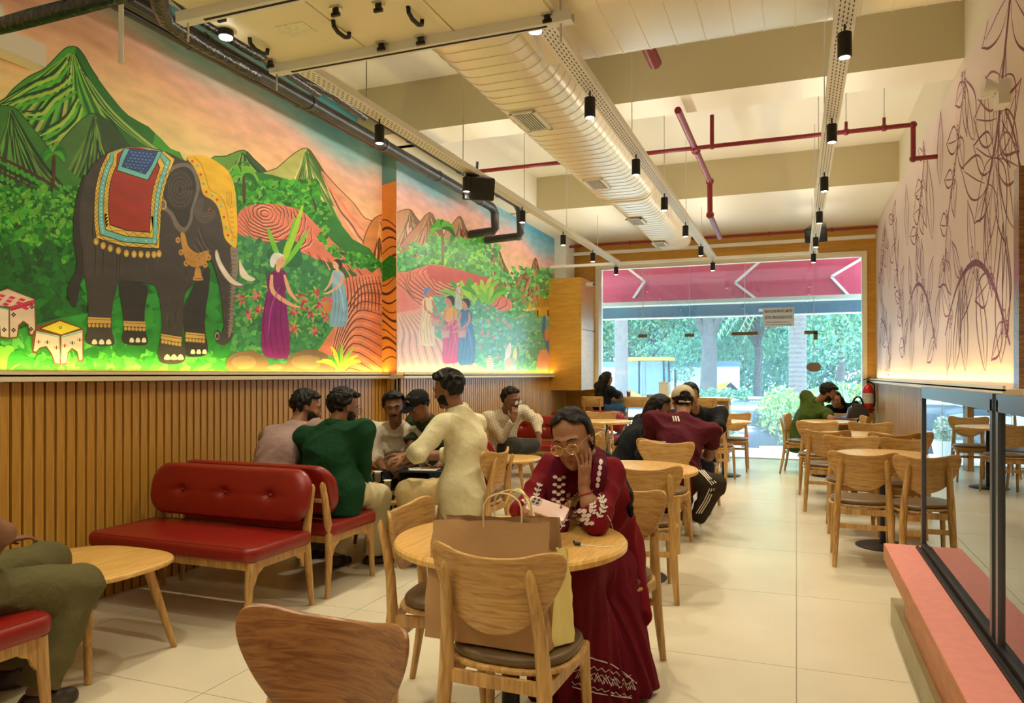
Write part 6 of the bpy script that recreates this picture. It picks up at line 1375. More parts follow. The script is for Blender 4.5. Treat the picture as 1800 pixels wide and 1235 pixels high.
hedge(1462, 1540, 19, -.3, 1.2, 4500, 'bushy plants behind the fire extinguisher', LF[:1]+HY, 13, .07)
# spiky palm plant in the right corner
c = ox(1500, 15.0); c.z = 0; sp_ = thing('fan_palm', 'spiky potted palm outside beside the right jamb', 'plant', (c.x, c.y, -.10)); rs = random.Random(2)
MB().lathe([(.16, 0), (.22, .35), (.20, .35), (.15, .03)], n=16).build('pot', M['white'], sp_)
for k in range(26):
    a = rs.uniform(0, 2*PI); e = rs.uniform(.3, 1.3); L = rs.uniform(.7, 1.1); d = Vector((math.cos(a)*math.cos(e), math.sin(a)*math.cos(e), math.sin(e))); s_ = d.cross(Vector((0, 0, 1))).normalized()*.035
    MB().add([Vector((0, 0, .35))-s_*.4, Vector((0, 0, .35))+s_*.4, Vector((0, 0, .35))+d*L*.6+s_, Vector((0, 0, .35))+d*L, Vector((0, 0, .35))+d*L*.6-s_], [(0, 1, 2, 3, 4)]).build('leaf', LF[0], sp_, smooth=False, angle=None)
c = ox(1284, 14.9); sp2 = thing('potted_shrub', 'white flowering potted shrub outside the glass door', 'plant', (c.x, c.y, -.10))
MB().lathe([(.18, 0), (.25, .32), (.22, .32), (.17, .03)], n=18).build('pot', M['white'], sp2); leaf_cloud('foliage', [(0, 0, .52, .2, .2, .24)], 600, .05, [LF[0], mat('white_flower', (.8, .85, .8), .6)], sp2, 21)
# cars
def car(c, rz, paintm, lab, L=4.3, W_=1.75, H=1.5, grp='parked cars outside'):
    r = thing('car', lab, 'car', (c.x, c.y, GZ), rz, grp); tire = M['black']
    side = catmull([(-L/2, .35), (-L/2+.02, .75), (-L/2+.15, .98), (-L/2+.45, 1.08), (-L/2+.85, H-.08), (-L/2+1.3, H), (.15, H), (.65, H-.12), (1.2, 1.02), (L/2-.3, .92), (L/2-.02, .7), (L/2, .4), (L/2-.2, .26), (-L/2+.2, .26)], 4)
    MB().slab(side, -W_/2, W_/2, .12, rings=2, fn=lambda p: (p[2]*(1 if p[1] < 1.0 else 1-.35*(p[1]-1.0)), p[0], p[1]), steps=3).build('body', paintm, r, angle=50)
    gm = bpy.data.materials.get('car_glass') or mat('car_glass', (.05, .09, .12), .08)
    MB().slab([(-L/2+.95, H-.14), (.55, H-.14), (1.05, 1.05), (-L/2+.62, 1.05)], -W_/2+.0, W_/2-.0, .02, fn=lambda p: (p[2]*1.0*(1-.28*(p[1]-1.0)), p[0], p[1])).build('side_window', gm, r)
    MB().slab(rrect(W_*.78, .42, .06), -.02, .02, .01, fn=lambda p: (p[0], -L/2+.60+(p[1])*.62-p[2]-.015, 1.24+p[1]*.75)).build('rear_window', gm, r)
    for s_ in (-1, 1):
        for y in (-L/2+.75, L/2-.78):
            MB().lathe([(.10, -.11), (.33, -.11), (.34, -.06), (.34, .06), (.33, .11), (.10, .11)], n=22, T=Matrix.Translation((s_*(W_/2-.09), y, .33)) @ Matrix.Rotation(PI/2, 4, 'Y')).build('wheel', tire, r)
        MB().slab(rrect(.34, .11, .04), -.02, .03, .01, fn=lambda p: (s_*(W_/2-.26)+p[0], -L/2+.03-p[2], .88+p[1])).build('tail_light', bpy.data.materials.get('tail_red') or mat('tail_red', (.6, .02, .03), .2), r)
        MB().ball((s_*(W_/2+.06), .55, 1.02), (.10, .06, .07), 10).build('mirror', paintm, r)
    MB().box((0, -L/2+.0, .62), (.5, .02, .12)).build('number_plate', M['white'], r, smooth=False, angle=None)
    MB().box((0, -L/2+.02, .42), (W_*.86, .1, .14)).build('bumper', M['black'], r, smooth=False, angle=None)
    return r
c = ox(1296, 18.4); car(c, .40, mat('car_blue_grey', (.035, .065, .10), .4, coat=.2), 'blue-grey hatchback parked outside the glass door', 4.2, 1.75, 1.52)
wh = mat('car_white', (.82, .82, .82), .3, coat=.5)
c = ox(1225, 24.0); car(c, 1.35, wh, 'white car parked beyond the hatchback', 4.1, 1.7, 1.45)
c = ox(1120, 24.5); car(c, 1.5, wh, 'white car parked right outside the bar counter', 4.2, 1.7, 1.42)
# yellow digger
c = ox(1133, 33.0); dg_ = thing('backhoe', 'yellow backhoe digger with glazed cab and black tyres', 'digger', (c.x, c.y, GZ), 0)
ye = mat('digger_yellow', (.80, .48, .04), .45); dgl = glass('cab_glass', (.55, .75, .85), base=.08, haze=.1)
MB().slab(rrect(2.5, 1.6, .12), 2.78, 2.94, .05).build('cab_roof', ye, dg_)
for x in (-1.05, -.1, 1.0):
    for y in (-.7, .7): MB().bar((x, y, 1.1), (x*.96, y, 2.8), .08, .08).build('cab_post', M['black'], dg_, smooth=False)
for y in (-.72, .72): MB().box((0, y, 1.95), (1.95, .02, 1.6)).build('cab_window', dgl, dg_, smooth=False, angle=None)
MB().slab([(-1.6, .7), (1.6, .7), (2.2, .8), (2.5, 1.1), (2.4, 1.45), (1.3, 1.5), (1.1, 1.2), (-1.2, 1.2), (-1.7, 1.1)], -.6, .6, .05, fn=lambda p: (p[0], p[2], p[1])).build('body', ye, dg_)
MB().tube(catmull([(-1.9, -.85, .9), (-1.4, -.85, 1.35), (-.6, -.85, 1.42), (0, -.85, 1.2)], 4, False), .09, 8).build('mudguard', ye, dg_)
for x, rr in ((-1.0, .62), (1.7, .48)):
    for y in (-.8, .8): MB().lathe([(.2, -.18), (rr-.05, -.18), (rr, -.12), (rr, .12), (rr-.05, .18), (.2, .18)], n=22, T=Matrix.Translation((x, y, rr)) @ Matrix.Rotation(PI/2, 4, 'X')).build('tyre', M['black'], dg_)
for a, b_, m_ in (((2.2, 0, 1.3), (3.6, 0, 1.75), ye), ((3.6, 0, 1.75), (4.6, 0, .75), M['black']), ((2.4, 0, 1.0), (3.3, -.2, 1.3), M['black'])): MB().bar(a, b_, .18, .28).build('arm', m_, dg_, smooth=False)
MB().slab([(4.3, .2), (5.1, .1), (5.2, .5), (4.8, .95), (4.4, .9)], -.9, .9, .04, fn=lambda p: (p[0], p[2], p[1])).build('bucket', ye, dg_); MB().tube([(1.3, .4, 1.4), (1.3, .4, 2.4)], .05, 8).build('exhaust', M['black'], dg_)
# gate pier and kerb
c = ox(1328, 27.6); gp = thing('gate_pier', 'white gate pier beside the railing outside', 'pillar', (c.x, c.y, GZ)); MB().box((0, 0, .65), (.4, .4, 1.3)).build('shaft', M['white'], gp, smooth=False, angle=None); MB().box((0, 0, 1.34), (.5, .5, .1)).build('cap', M['white'], gp, smooth=False, angle=None)
c = ox(1335, 13.6); mt = thing('door_mat', 'yellow and grey mat outside the glass door', 'mat', (c.x, c.y, -.10)); MB().box((0, 0, .008), (.7, .4, .016)).build('mat', mat('mat_yellow', (.6, .45, .12), .8, var=(20, .3)), mt, smooth=False, angle=None); MB().box((-.6, .05, .006), (.4, .5, .012)).build('grey_mat', mat('mat_grey', (.25, .28, .3), .8), mt, smooth=False, angle=None)
# ------------------------------------------------------------------ people
SKIN = {n: mat('skin_'+n, c, .52, bump=(70, .06), var=(12, .06)) for n, c in (('warm', (.34, .155, .08)), ('deep', (.20, .085, .042)), ('mid', (.27, .12, .06)))}
for m_ in SKIN.values(): m_.node_tree.nodes['Principled BSDF'].inputs['Subsurface Weight'].default_value = .0
HAIR = mat('black_hair', (.008, .006, .006), .5, spec=.25, bump=(90, .7), scale=(1, 1, .35)); LIP = mat('lips', (.30, .06, .05), .45); EYEM = mat('eye_dark', (.02, .012, .01), .25); EYEW = mat('eye_white', (.6, .56, .5), .4)
def cloth(name, col, bumpy=.25, rough=.85, var=.06): return mat(name, col, rough, bump=(24, min(1, bumpy*3.2)), var=(5, var), spec=.15)
def nrm(v): return Vector(v).normalized()
class Person:
    def __init__(s, label, vox=.008, skin='mid', scale=1.):
        s.r = thing('person', label, 'person'); s.vox = vox; s.sk = SKIN[skin]; s.b = SDF(); s.k = scale; s.extra = []
    def pose(s, pelvis, chest, neck, head, face, up=None, side=None, sh=(None, None), width=.36):
        """pelvis..head: points; face: direction the face points; side: vector to the person's right-hand shoulder as given"""
        s.P, s.C, s.N, s.H = [Vector(q) for q in (pelvis, chest, neck, head)]
        s.side = nrm(side); s.side = (s.side-s.side.dot((s.N-s.P).normalized())*(s.N-s.P).normalized()).normalized()
        s.fwd = s.side.cross(s.N-s.P).normalized(); s.f = nrm(face); up = nrm(up) if up is not None else (s.H-s.N).normalized()*.5+Vector((0, 0, .7))
        s.hx = s.f.cross(up).normalized(); s.hz = s.hx.cross(s.f).normalized()
        s.S = [Vector(q) if q is not None else s.N-(s.N-s.C).normalized()*.05*s.k+s.side*sg*width/2*s.k for q, sg in zip(sh, (1, -1))]
        k = s.k; ax = s.fwd
        b = s.b
        b.cap(s.P, s.C, .115*k, .125*k, .03, .72, ax).cap(s.C, s.N-(s.N-s.C).normalized()*.06*k, .125*k, .075*k, .04, .7, ax)
        b.cap(s.N-(s.N-s.C).normalized()*.04*k, s.H-s.hz*.035*k-s.f*.012*k, .056*k, .052*k, .025)
        for q in s.S: b.cap(s.N-(s.N-s.C).normalized()*.04*k, q, .055*k, .047*k, .03)
        s.head(); return s
    def L(s, x, y, z): return s.H+(s.hx*x+s.f*y+s.hz*z)*s.k
    def head(s):
        k = s.k; R = [tuple(s.hx), tuple(s.f), tuple(s.hz)]; b = s.b; L = s.L
        b.ell(L(0, -.012, .030), (.074*k, .092*k, .084*k), R, .01)
        b.ell(L(0, .020, -.040), (.060*k, .070*k, .070*k), R, .035*k)
        b.cap(L(-.028, .045, -.082), L(.028, .045, -.082), .020*k, None, .03*k)         # jaw
        b.ell(L(0, .072, -.092), (.020*k, .018*k, .017*k), R, .02*k)                      # chin
        for sx in (-1, 1):
            b.ell(L(sx*.036, .062, -.022), (.022*k, .018*k, .018*k), R, .022*k)            # cheek
            b.ell(L(sx*.030, .096, .008), (.019*k, .014*k, .012*k), R, .014*k, 's')         # eye socket
            b.ell(L(sx*.030, .072, .006), (.0155*k, .0150*k, .0125*k), R, .004*k)           # lid
            b.cap(L(sx*.012, .084, .027), L(sx*.048, .070, .027), .008*k, .006*k, .016*k)   # brow ridge
            b.ell(L(sx*.077, -.008, -.004), (.009*k, .018*k, .030*k), R, .006*k); b.ell(L(sx*.086, -.004, -.002), (.006*k, .009*k, .018*k), R, .004*k, 's')
            b.ell(L(sx*.011, .094, -.033), (.007*k, .008*k, .006*k), R, .007*k)
        b.cap(L(0, .083, .015), L(0, .104, -.026), .0075*k, .0105*k, .012*k)               # nose
        b.cap(L(-.018, .079, -.060), L(.018, .079, -.060), .0075*k, None, .012*k); b.cap(L(-.015, .077, -.071), L(.015, .077, -.071), .008*k, None, .010*k)
    def face_bits(s, closed=False, brow=1., lips=True, moustache=False, beard=False, glasses=None, bindi=False):
        k = s.k; L = s.L; mb = MB()
        for sx in (-1, 1): mb.tube([L(sx*.012, .0905, .027), L(sx*.030, .0885, .034), L(sx*.050, .0745, .028)], [.0028*brow, .0036*brow, .0016], 6)
        mb.build('eyebrows', HAIR, s.r)
        for sx in (-1, 1):
            if closed: MB().tube([L(sx*.016, .0855, .002), L(sx*.030, .0885, -.003), L(sx*.044, .0805, .001)], [.0010, .0016, .0010], 6).build('eyelashes', HAIR, s.r)
            else:
                MB().ball(L(sx*.030, .0722, .004), (.0132*k,)*3, 10).build('eye', EYEW, s.r); MB().ball(L(sx*.030, .0806, .003), (.0066*k,)*3, 8).build('iris', EYEM, s.r)
        if lips:
            m_ = MB(); m_.tube([L(-.024, .080, -.0655), L(-.008, .0885, -.0605), L(0, .0885, -.0625), L(.008, .0885, -.0605), L(.024, .080, -.0655)], [.002, .0042, .0036, .0042, .002], 8); m_.tube([L(-.023, .080, -.067), L(0, .0875, -.0715), L(.023, .080, -.067)], [.002, .0055, .002], 8); m_.build('lips', LIP, s.r)
        if moustache: MB().tube([L(-.030, .080, -.056), L(-.010, .0915, -.0475), L(.010, .0915, -.0475), L(.030, .080, -.056)], [.003, .0062, .0062, .003], 8).build('moustache', HAIR, s.r)
        if beard:
            q = SDF(); R = [tuple(s.hx), tuple(s.f), tuple(s.hz)]
            q.ell(L(0, .018, -.044), (.0685*k, .079*k, .076*k), R, 0, cutf=lambda x, y, z: np.maximum(np.where(np.abs(x) > .040*k, z-.030*k, z+.034*k), -y-.012*k))
            q.ell(L(0, .070, -.093), (.026*k, .023*k, .022*k), R, .01); link('beard', q.mesh('beard', max(.005, s.vox*.7)), HAIR, s.r)
        if bindi: MB().ball(L(0, .0935, .031), (.0026, .0026, .0026), 6).build('bindi', mat('bindi_red', (.4, .02, .02), .5), s.r)
        if glasses:
            fr_ = MB(); gm = glasses
            for sx in (-1, 1):
                c = L(sx*.033, .104, -.002); pts = [c+s.hx*math.cos(a)*.0255*k+s.hz*math.sin(a)*.0225*k for a in [2*PI*i/24 for i in range(25)]]
                fr_.tube(pts, .0013, 6); fr_.tube([L(sx*.058, .102, .008), L(sx*.070, .06, .010), L(sx*.079, .0, .008)], .0014, 6)
            fr_.tube([L(-.009, .105, .004), L(0, .107, .007), L(.009, .105, .004)], .0013, 6); g_ = fr_.build('glasses', gm, s.r)
            for sx in (-1, 1):
                c = L(sx*.033, .104, -.002); MB().add([c]+[c+s.hx*math.cos(a)*.025*k+s.hz*math.sin(a)*.022*k for a in [2*PI*i/20 for i in range(20)]], [(0, 1+i, 1+(i+1) % 20) for i in range(20)]).build('lens', M['lens'], g_, smooth=False, angle=None)
    def arm(s, i, elbow, wrist, hand=None, palm=None, curl=.5, thumb=1, spread=.0, rad=1., fist=False):
        """hand = direction of the fingers, palm = direction the palm faces"""
        k = s.k; E, W_ = Vector(elbow), Vector(wrist); b = s.b
        b.cap(s.S[i], E, .047*k*rad, .038*k*rad, .03*k).cap(E, W_+(E-W_)*.5, .040*k*rad, .034*k*rad, .03*k).cap(W_+(E-W_)*.5, W_, .034*k*rad, .0245*k*rad, .02*k, .8, nrm(palm) if palm is not None else None)
        s.arms = getattr(s, 'arms', {}); s.arms[i] = (E, W_)
        if hand is not None: s.hand(W_, nrm(hand), nrm(palm), curl, thumb, spread)
        return s
    def hand(s, W_, d, n, curl, thumb, spread):
        n = (n-d*n.dot(d)).normalized(); x = d.cross(n).normalized()*thumb; k = s.k*.93; b = s.b     # x points to the thumb side
        b.cap(W_, W_+d*.03*k, .023*k, .026*k, .012*k, .75, n)
        for j in range(4): t = (j-1.5)*.0185*k; b.cap(W_+d*.025*k+x*t*-.7, W_+d*.088*k-x*t, .0125*k, .0108*k, .010*k)
        Ls = [(.040, .024, .020), (.045, .028, .021), (.042, .026, .020), (.033, .020, .018)]
        for j in range(4):
            t = (1.5-j)*.0190*k; p0 = W_+d*.088*k+x*t; a = curl*.55+.06*j*curl; dr = d+x*(1.5-j)*spread*.12
            dr = dr.normalized(); r = .0088*k*(1, 1.02, .98, .86)[j]
            for q, l in enumerate(Ls[j]):
                p1 = p0+(dr*math.cos(a)+n*math.sin(a))*l*k; b.cap(p0, p1, r, r*.9, .0035*k); p0 = p1; r *= .9; a += curl*(.75 if q == 0 else .55)
        p0 = W_+d*.022*k+x*.022*k; p1 = p0+(d*.55+x*.75+n*.35).normalized()*.042*k; p2 = p1+(d*.9+x*.25+n*(.2+.5*curl)).normalized()*.032*k; p3 = p2+(d+n*(.1+.7*curl)-x*.1).normalized()*.024*k
        b.cap(p0, p1, .0145*k, .0115*k, .012*k).cap(p1, p2, .0112*k, .0098*k, .004*k).cap(p2, p3, .0096*k, .008*k, .003*k)
    def legs(s, knees, ankles, toes=None, rad=1.):
        k = s.k; s.hips = [s.P+s.side*sg*.072*k-Vector((0, 0, .02)) for sg in (1, -1)]; s.K = [Vector(q) for q in knees]; s.A = [Vector(q) for q in ankles]; b = s.b
        s.toe = []
        for h, K, A, i in zip(s.hips, s.K, s.A, (0, 1)):
            b.cap(h, K, .072*k*rad, .052*k*rad, .03).cap(K, A, .050*k*rad, .033*k*rad, .025)
            t = nrm(toes[i]) if toes else nrm(((K-h).x, (K-h).y, 0)); s.toe.append(t)
            b.cap(A+Vector((0, 0, -.03)), A+t*.13*k+Vector((0, 0, -.055)), .034*k, .026*k, .02)
        s.hasleg = True; return s
    def shoes(s, m):
        for A, t in zip(s.A, s.toe):
            q = SDF(); z = A.z-.06
            q.cap(A+Vector((0, 0, -.035))-t*.03, A+t*.07+Vector((0, 0, -.045)), .045, .044, .02).cap(A+t*.05+Vector((0, 0, -.045)), A+t*.15+Vector((0, 0, -.06)), .042, .036, .02).cap(A-Vector((0, 0, .03)), A+Vector((0, 0, .01)), .043, .043, .02, cut=True)
            q.fn((A.x-.3, A.y-.3, A.z-.3), (A.x+.3, A.y+.3, A.z+.1), lambda X, Y, Z, z=A.z-.088: -(Z-z)*-1.0 if False else (Z-z), 0, 's') if False else None
            me = q.mesh('shoe', max(.008, s.vox)); 
            for v in me.vertices: v.co.z = max(v.co.z, .003)
            link('shoe', me, m, s.r)
    def top(s, m, sleeve='long', grow=.018, hem=.14, name='shirt', wr=.016, collar=True, loose=.0, seed=1, waist=0., lite=False):
        k = s.k; q = SDF(); ax = s.fwd; up = (s.N-s.P).normalized(); lw = s.P-up*.02
        q.cap(lw, s.C, (.118+waist)*k, .128*k, .03, .80, ax, grow=grow+loose, cuta=False).cap(s.C, s.N-(s.N-s.C).normalized()*.065*k, .128*k, .080*k, .05, .76, ax, grow=grow+loose*.5)
        q.cap(s.P-s.side*.055*k, s.P+s.side*.055*k, .115*k, None, .05, .85, ax, grow=grow+loose)
        if hem: q.cap(s.P-up*.02, s.P-up*hem*k*.5, (.125+waist)*k, (.13+waist)*k, .03, .86, ax, grow=grow+loose)
        for i, sp in enumerate(s.S):
            q.cap(s.N-(s.N-s.C).normalized()*.045*k, sp, .050*k, .049*k, .04*k, grow=grow*.8)
            q.cap(s.C+(sp-s.C)*.4, sp, .07*k, .050*k, .05*k, grow=grow*.6)
            if i not in getattr(s, 'arms', {}): continue
            E, W_ = s.arms[i]
            if sleeve == 'short': q.cap(sp, sp+(E-sp)*.62, .050*k, .050*k, .03, grow=grow, cut=True)
            elif sleeve == 'rolled': q.cap(sp, E, .050*k, .043*k, .03, grow=grow*.9).cap(E, E+(W_-E)*.28, .043*k, .043*k, .02, grow=grow*.7, cut=True)
            else: q.cap(sp, E, .050*k, .042*k, .03, grow=grow*.9).cap(E, E+(W_-E)*.94, .042*k, .028*k, .025, grow=grow*.75, cut=True)
        me = q.mesh(name, s.vox*1.15, wrinkle(wr, 26, seed)); s.shirt = link(name, me, m, s.r)
        if collar and not lite:
            c = MB(); cu = (s.H-s.hz*.035-s.N).normalized(); a, b_ = frame(cu); ctr = s.N-cu*.012*k
            pts = [ctr+(a*math.cos(t)+b_*math.sin(t))*.068*k for t in [2*PI*i/24 for i in range(25)]]; c.tube(pts, .012*k, 6, flat=1.9, hint=cu); c.build('collar', m, s.shirt)
        return s.shirt
    def pants(s, m, name='trousers', grow=.02, wr=.012, seed=2, length=.93):
        k = s.k; q = SDF(); q.cap(s.hips[0], s.hips[1], .088*k, None, .04, grow=grow*.5); q.cap(s.P, s.P+Vector((0, 0, .05)), .105*k, None, .03, .8, s.fwd, grow=grow*.5)
        for h, K, A in zip(s.hips, s.K, s.A): q.cap(h, K, .080*k, .056*k, .035, grow=grow).cap(K, K+(A-K)*length, .056*k, .046*k, .03, grow=grow, cut=True)
        return link(name, q.mesh(name, s.vox*1.2, wrinkle(wr, 24, seed)), m, s.r)
    def hair(s, style='short', length=None, m=None, bun=False, tail=None, seed=0, vol=0.):
        k = s.k; R = [tuple(s.hx), tuple(s.f), tuple(s.hz)]; q = SDF(); L = s.L
        if style == 'short': cf = lambda x, y, z: np.maximum(np.minimum(y-.030*k+.6*np.maximum(np.abs(x)-.05*k, 0), .064*k-z-.15*np.abs(x)), np.maximum(-z-.080*k, np.where(y > -.02*k, -.022*k-z, -1)))
        else: cf = lambda x, y, z: np.minimum(y-.022*k, .077*k-z-.55*np.abs(x))
        q.ell(L(0, -.012, .034), ((.0845+vol)*k, (.103+vol)*k, (.0955+vol)*k), R, 0, cutf=cf)
        if style != 'short': q.ell(L(0, -.030, -.02), (.080*k, .075*k, .085*k), R, .02, cutf=lambda x, y, z: np.minimum(y-.02*k, .2-z)+0*x)
        else:
            rs = random.Random(seed)
            for i in range(16): a = rs.uniform(-1.2, 1.2); q.ell(L(math.sin(a)*.055, .01+.05*math.cos(a*1.2)*rs.uniform(-.9, 1.1), .105+vol-abs(a)*.02), (.022*k, .026*k, .016*k), R, .01)
        if bun: q.ell(L(0, -.118, .02), (.042*k, .035*k, .04*k), R, .01)
        if tail:
            for a, b_ in zip(tail, tail[1:]): q.cap(a[0], b_[0], a[1], b_[1], .02)
        h = link('hair', q.mesh('hair', max(.005, s.vox*.8), wrinkle(.013 if style == 'short' else .005, 85, seed), relax=0 if s.vox < .009 else 1), m or HAIR, s.r); return h
    def done(s):
        bo = link('body', s.b.mesh('body', s.vox, relax=1), s.sk, s.r); s.bo = bo; return s.r

M['lens'] = glass('lens_glass', (.93, .90, .86), base=.06)
def decal(obj, name, polys, m, parent, off=.0025, origin=None):
    """lays flat outlines (given as directions through photo positions) on the surface of obj"""
    me = obj.data; bv = BVHTree.FromPolygons([v.co for v in me.vertices], [tuple(p.vertices) for p in me.polygons]); o = Vector((0, 0, EYE)); mb = MB()
    for pl in polys:
        vs = []
        for u, v in pl:
            d = (P(u, v, 1.)-o).normalized(); h = bv.ray_cast(o, d)
            if h[0] is None: vs = None; break
            n = h[1] if h[1].dot(d) < 0 else -h[1]; vs.append(h[0]+n*off-d*off*.5)
        if vs and len(vs) >= 3 and max((a-b).length for a in vs for b in vs) < .4:
            t = geometry.tessellate_polygon([[Vector((u, v, 0)) for u, v in pl]]); mb.add(vs, [tuple(f) for f in t])
    if mb.f: return mb.build(name, m, parent, smooth=False, angle=None, kind='stuff')
def ribbon2(pts, w):
    N = len(pts); a = []; b = []
    for i, p in enumerate(pts):
        q0, q1 = pts[max(i-1, 0)], pts[min(i+1, N-1)]; dx, dy = q1[0]-q0[0], q1[1]-q0[1]; L = math.hypot(dx, dy) or 1; a.append((p[0]-dy/L*w/2, p[1]+dx/L*w/2)); b.append((p[0]+dy/L*w/2, p[1]-dx/L*w/2))
    return [[a[i], a[i+1], b[i+1], b[i]] for i in range(N-1)]
def oval(c, rx, ry, a=0, n=8): return [(c[0]+rx*math.cos(t)*math.cos(a)-ry*math.sin(t)*math.sin(a), c[1]+rx*math.cos(t)*math.sin(a)+ry*math.sin(t)*math.cos(a)) for t in [2*PI*k/n for k in range(n)]]
def sprig(base, tip, n, L, w, bend=0):
    out = []; pts = catmull([base, ((base[0]+tip[0])/2+bend, (base[1]+tip[1])/2), tip], 8, False); out += ribbon2(pts, 1.4)
    for i in range(n):
        k = int((i+.7)/n*(len(pts)-2)); x, y = pts[k]; a = math.atan2(pts[k+1][1]-y, pts[k+1][0]-x)
        for sg in (1, -1): b_ = a+sg*.75; out.append(oval((x+math.cos(b_)*L*.62, y+math.sin(b_)*L*.62), L*.5, w*.5, b_, 8))
    out.append(oval(tip, L*.4, w*.5, math.atan2(tip[1]-pts[-3][1], tip[0]-pts[-3][0]))); return out
RIGHT = Vector((CS, SN, 0)); AWAY = Vector((-SN, CS, 0)); UPV = Vector((0, 0, 1))
def D_(s_, d, z=0): return RIGHT*s_+AWAY*d+UPV*z

# --- the woman in maroon at the near table
w = Person('woman in maroon embroidered kurta and glasses resting her cheek on her hand, holding a phone', .0048, 'warm')
w.pose(P(1070, 968, 3.42), P(1046, 862, 3.26), P(1026, 800, 3.13), P(1006, 770, 3.02), D_(-.36, -.86, -.36), up=D_(-.28, -.25, .92), side=D_(-.80, .52), sh=(P(974, 826, 3.20), P(1068, 834, 3.12)))
w.arm(0, P(926, 893, 3.06), P(938, 907, 2.82), D_(.85, -.42, .10), D_(-.15, .1, 1), curl=.55, thumb=-1)
w.arm(1, P(1046, 912, 2.93), P(1026, 858, 2.95), D_(.05, -.01, 1), D_(-.66, .74, .05), curl=.26, thumb=-1, spread=1.6)
w.legs([P(975, 1010, 3.02), P(1012, 1012, 2.98)], [P(1000, 1195, 3.12), P(1030, 1200, 3.05)], [D_(-.6, -.8), D_(-.5, -.85)])
w.done(); w.face_bits(closed=True, glasses=mat('gold_frame', (.75, .55, .38), .25, metal=.9), bindi=True)
kur = cloth('maroon_cloth', (.19, .006, .014), .2, .75); kurD = cloth('maroon_skirt', (.13, .004, .012), .2, .75); scf = cloth('maroon_scarf', (.10, .005, .018), .3, .9); thr = mat('white_thread', (.72, .62, .55), .7, bump=(300, .4))
q = SDF(); ax = w.fwd
q.cap(w.P, w.C, .150, .150, .03, .8, ax).cap(w.C, w.N-UPV*.07, .150, .095, .05, .76, ax)
for i, S_ in enumerate(w.S):
    E, W_ = w.arms[i]; q.cap(w.N-UPV*.05, S_, .060, .060, .05).cap(w.C+(S_-w.C)*.5, S_, .075, .058, .05).cap(S_, E, .062, .058, .03)
    q.cap(E, E+(W_-E)*(.36 if i else .45), .060, .054, .03, cut=True)
q.cap(w.P+UPV*.02, P(1096, 1075, 3.36), .155, .120, .05, .62, D_(-.5, -.85), cut=True).cap(P(1080, 1000, 3.36), P(1112, 1092, 3.26), .12, .085, .04, .45, D_(-.3, -.95), cut=True)
kt = link('kurta', q.mesh('kurta', .0065, wrinkle(.014, 24, 3)), kur, w.r)
q = SDF(); kn = P(992, 1012, 2.99)
q.cap(w.P, kn+UPV*.01, .140, .115, .05).cap(kn+UPV*.0, P(1018, 1215, 3.12), .150, .205, .05, cut=True).cap(P(1065, 1010, 3.3), P(1072, 1208, 3.22), .13, .20, .08, cut=True)
ctr = P(1040, 1150, 3.16)
def pleat(v): a = np.arctan2(v[:, 1]-ctr.y, v[:, 0]-ctr.x); f = np.clip((.62-v[:, 2])/.5, 0, 1); return .014*f*np.sin(a*17+np.sin(v[:, 2]*5)*.8)+.005*np.sin(a*41)*f
me = q.mesh('skirt', .008, pleat)
for v in me.vertices: v.co.z = max(v.co.z, .025)
sk_ = link('skirt', me, kurD, w.r)
w.shoes(mat('dark_sandal', (.06, .03, .02), .5))
q = SDF()
nb = w.N; pth = [P(985, 930, 2.98), P(980, 880, 3.02), P(978, 835, 3.03), P(992, 812, 3.05), P(1015, 806, 3.20), P(1046, 800, 3.17), P(1052, 826, 3.00), P(1040, 870, 3.00)]
pp = catmull([tuple(a) for a in pth], 4, False)
for a, b_ in zip(pp, pp[1:]): q.cap(a, b_, .032, None, .02)
sc_ = link('scarf', q.mesh('scarf', .006, wrinkle(.005, 60, 5)), scf, w.r)
w.hair('long', vol=-.001, tail=[(w.L(0, -.085, -.02), .045), (w.L(.03, -.10, -.09), .036), (P(1064, 806, 3.26), .030), (P(1088, 832, 3.24), .026), (P(1103, 870, 3.20), .022), (P(1110, 905, 3.17), .010)])
MB().tube([w.L(-.081, .004, -.030), w.L(-.083, .006, -.034)], .003, 6).build('earring', M['gold'], w.r)
# red bangle threads, phone in the hand
E, W_ = w.arms[1]; a, b_ = frame(W_-E); c_ = W_+(E-W_)*.16; MB().tube([c_+(a*math.cos(t)+b_*math.sin(t))*.031 for t in [2*PI*i/20 for i in range(21)]], .0026, 6).build('thread_bracelet', mat('red_thread', (.45, .02, .02), .6), w.r)
E, W0 = w.arms[0]; a, b_ = frame(W0-E); c_ = W0; MB().tube([c_+(a*math.cos(t)+b_*math.sin(t))*.028 for t in [2*PI*i/20 for i in range(21)]], .0016, 6).build('thread_bracelet', bpy.data.materials['red_thread'], w.r)
# embroidery on the kurta
em = []
em += sprig((1012, 892), (998, 868), 3, 7, 4)
arc = [(1008, 884), (1014, 874), (1026, 868), (1036, 874), (1042, 886), (1041, 900)]; em += ribbon2(catmull(arc, 4, False), 1.4)
for i, (x, y) in enumerate(catmull(arc, 3, False)): em.append(oval((x-(x-1025)*.18, y-(y-893)*.18), 3.4, 1.9, math.atan2(y-893, x-1025)+.6)); em.append(oval((x+(x-1025)*.22, y+(y-893)*.22), 3.6, 1.9, math.atan2(y-893, x-1025)-.6))
em += sprig((1050, 910), (1052, 866), 6, 8.5, 4.4, 10)
for r_ in range(4):
    for k in range(3+r_ % 2): em.append(oval((1012+k*8+r_*2.5-(r_ % 2)*3, 898+r_*7), 4.6, 3.8))
em += sprig((950, 893), (948, 852), 5, 7, 3.8, -6)
em += [oval((1058+i*1.5, 880+i*9), 1, 4, .2) for i in range(0)]
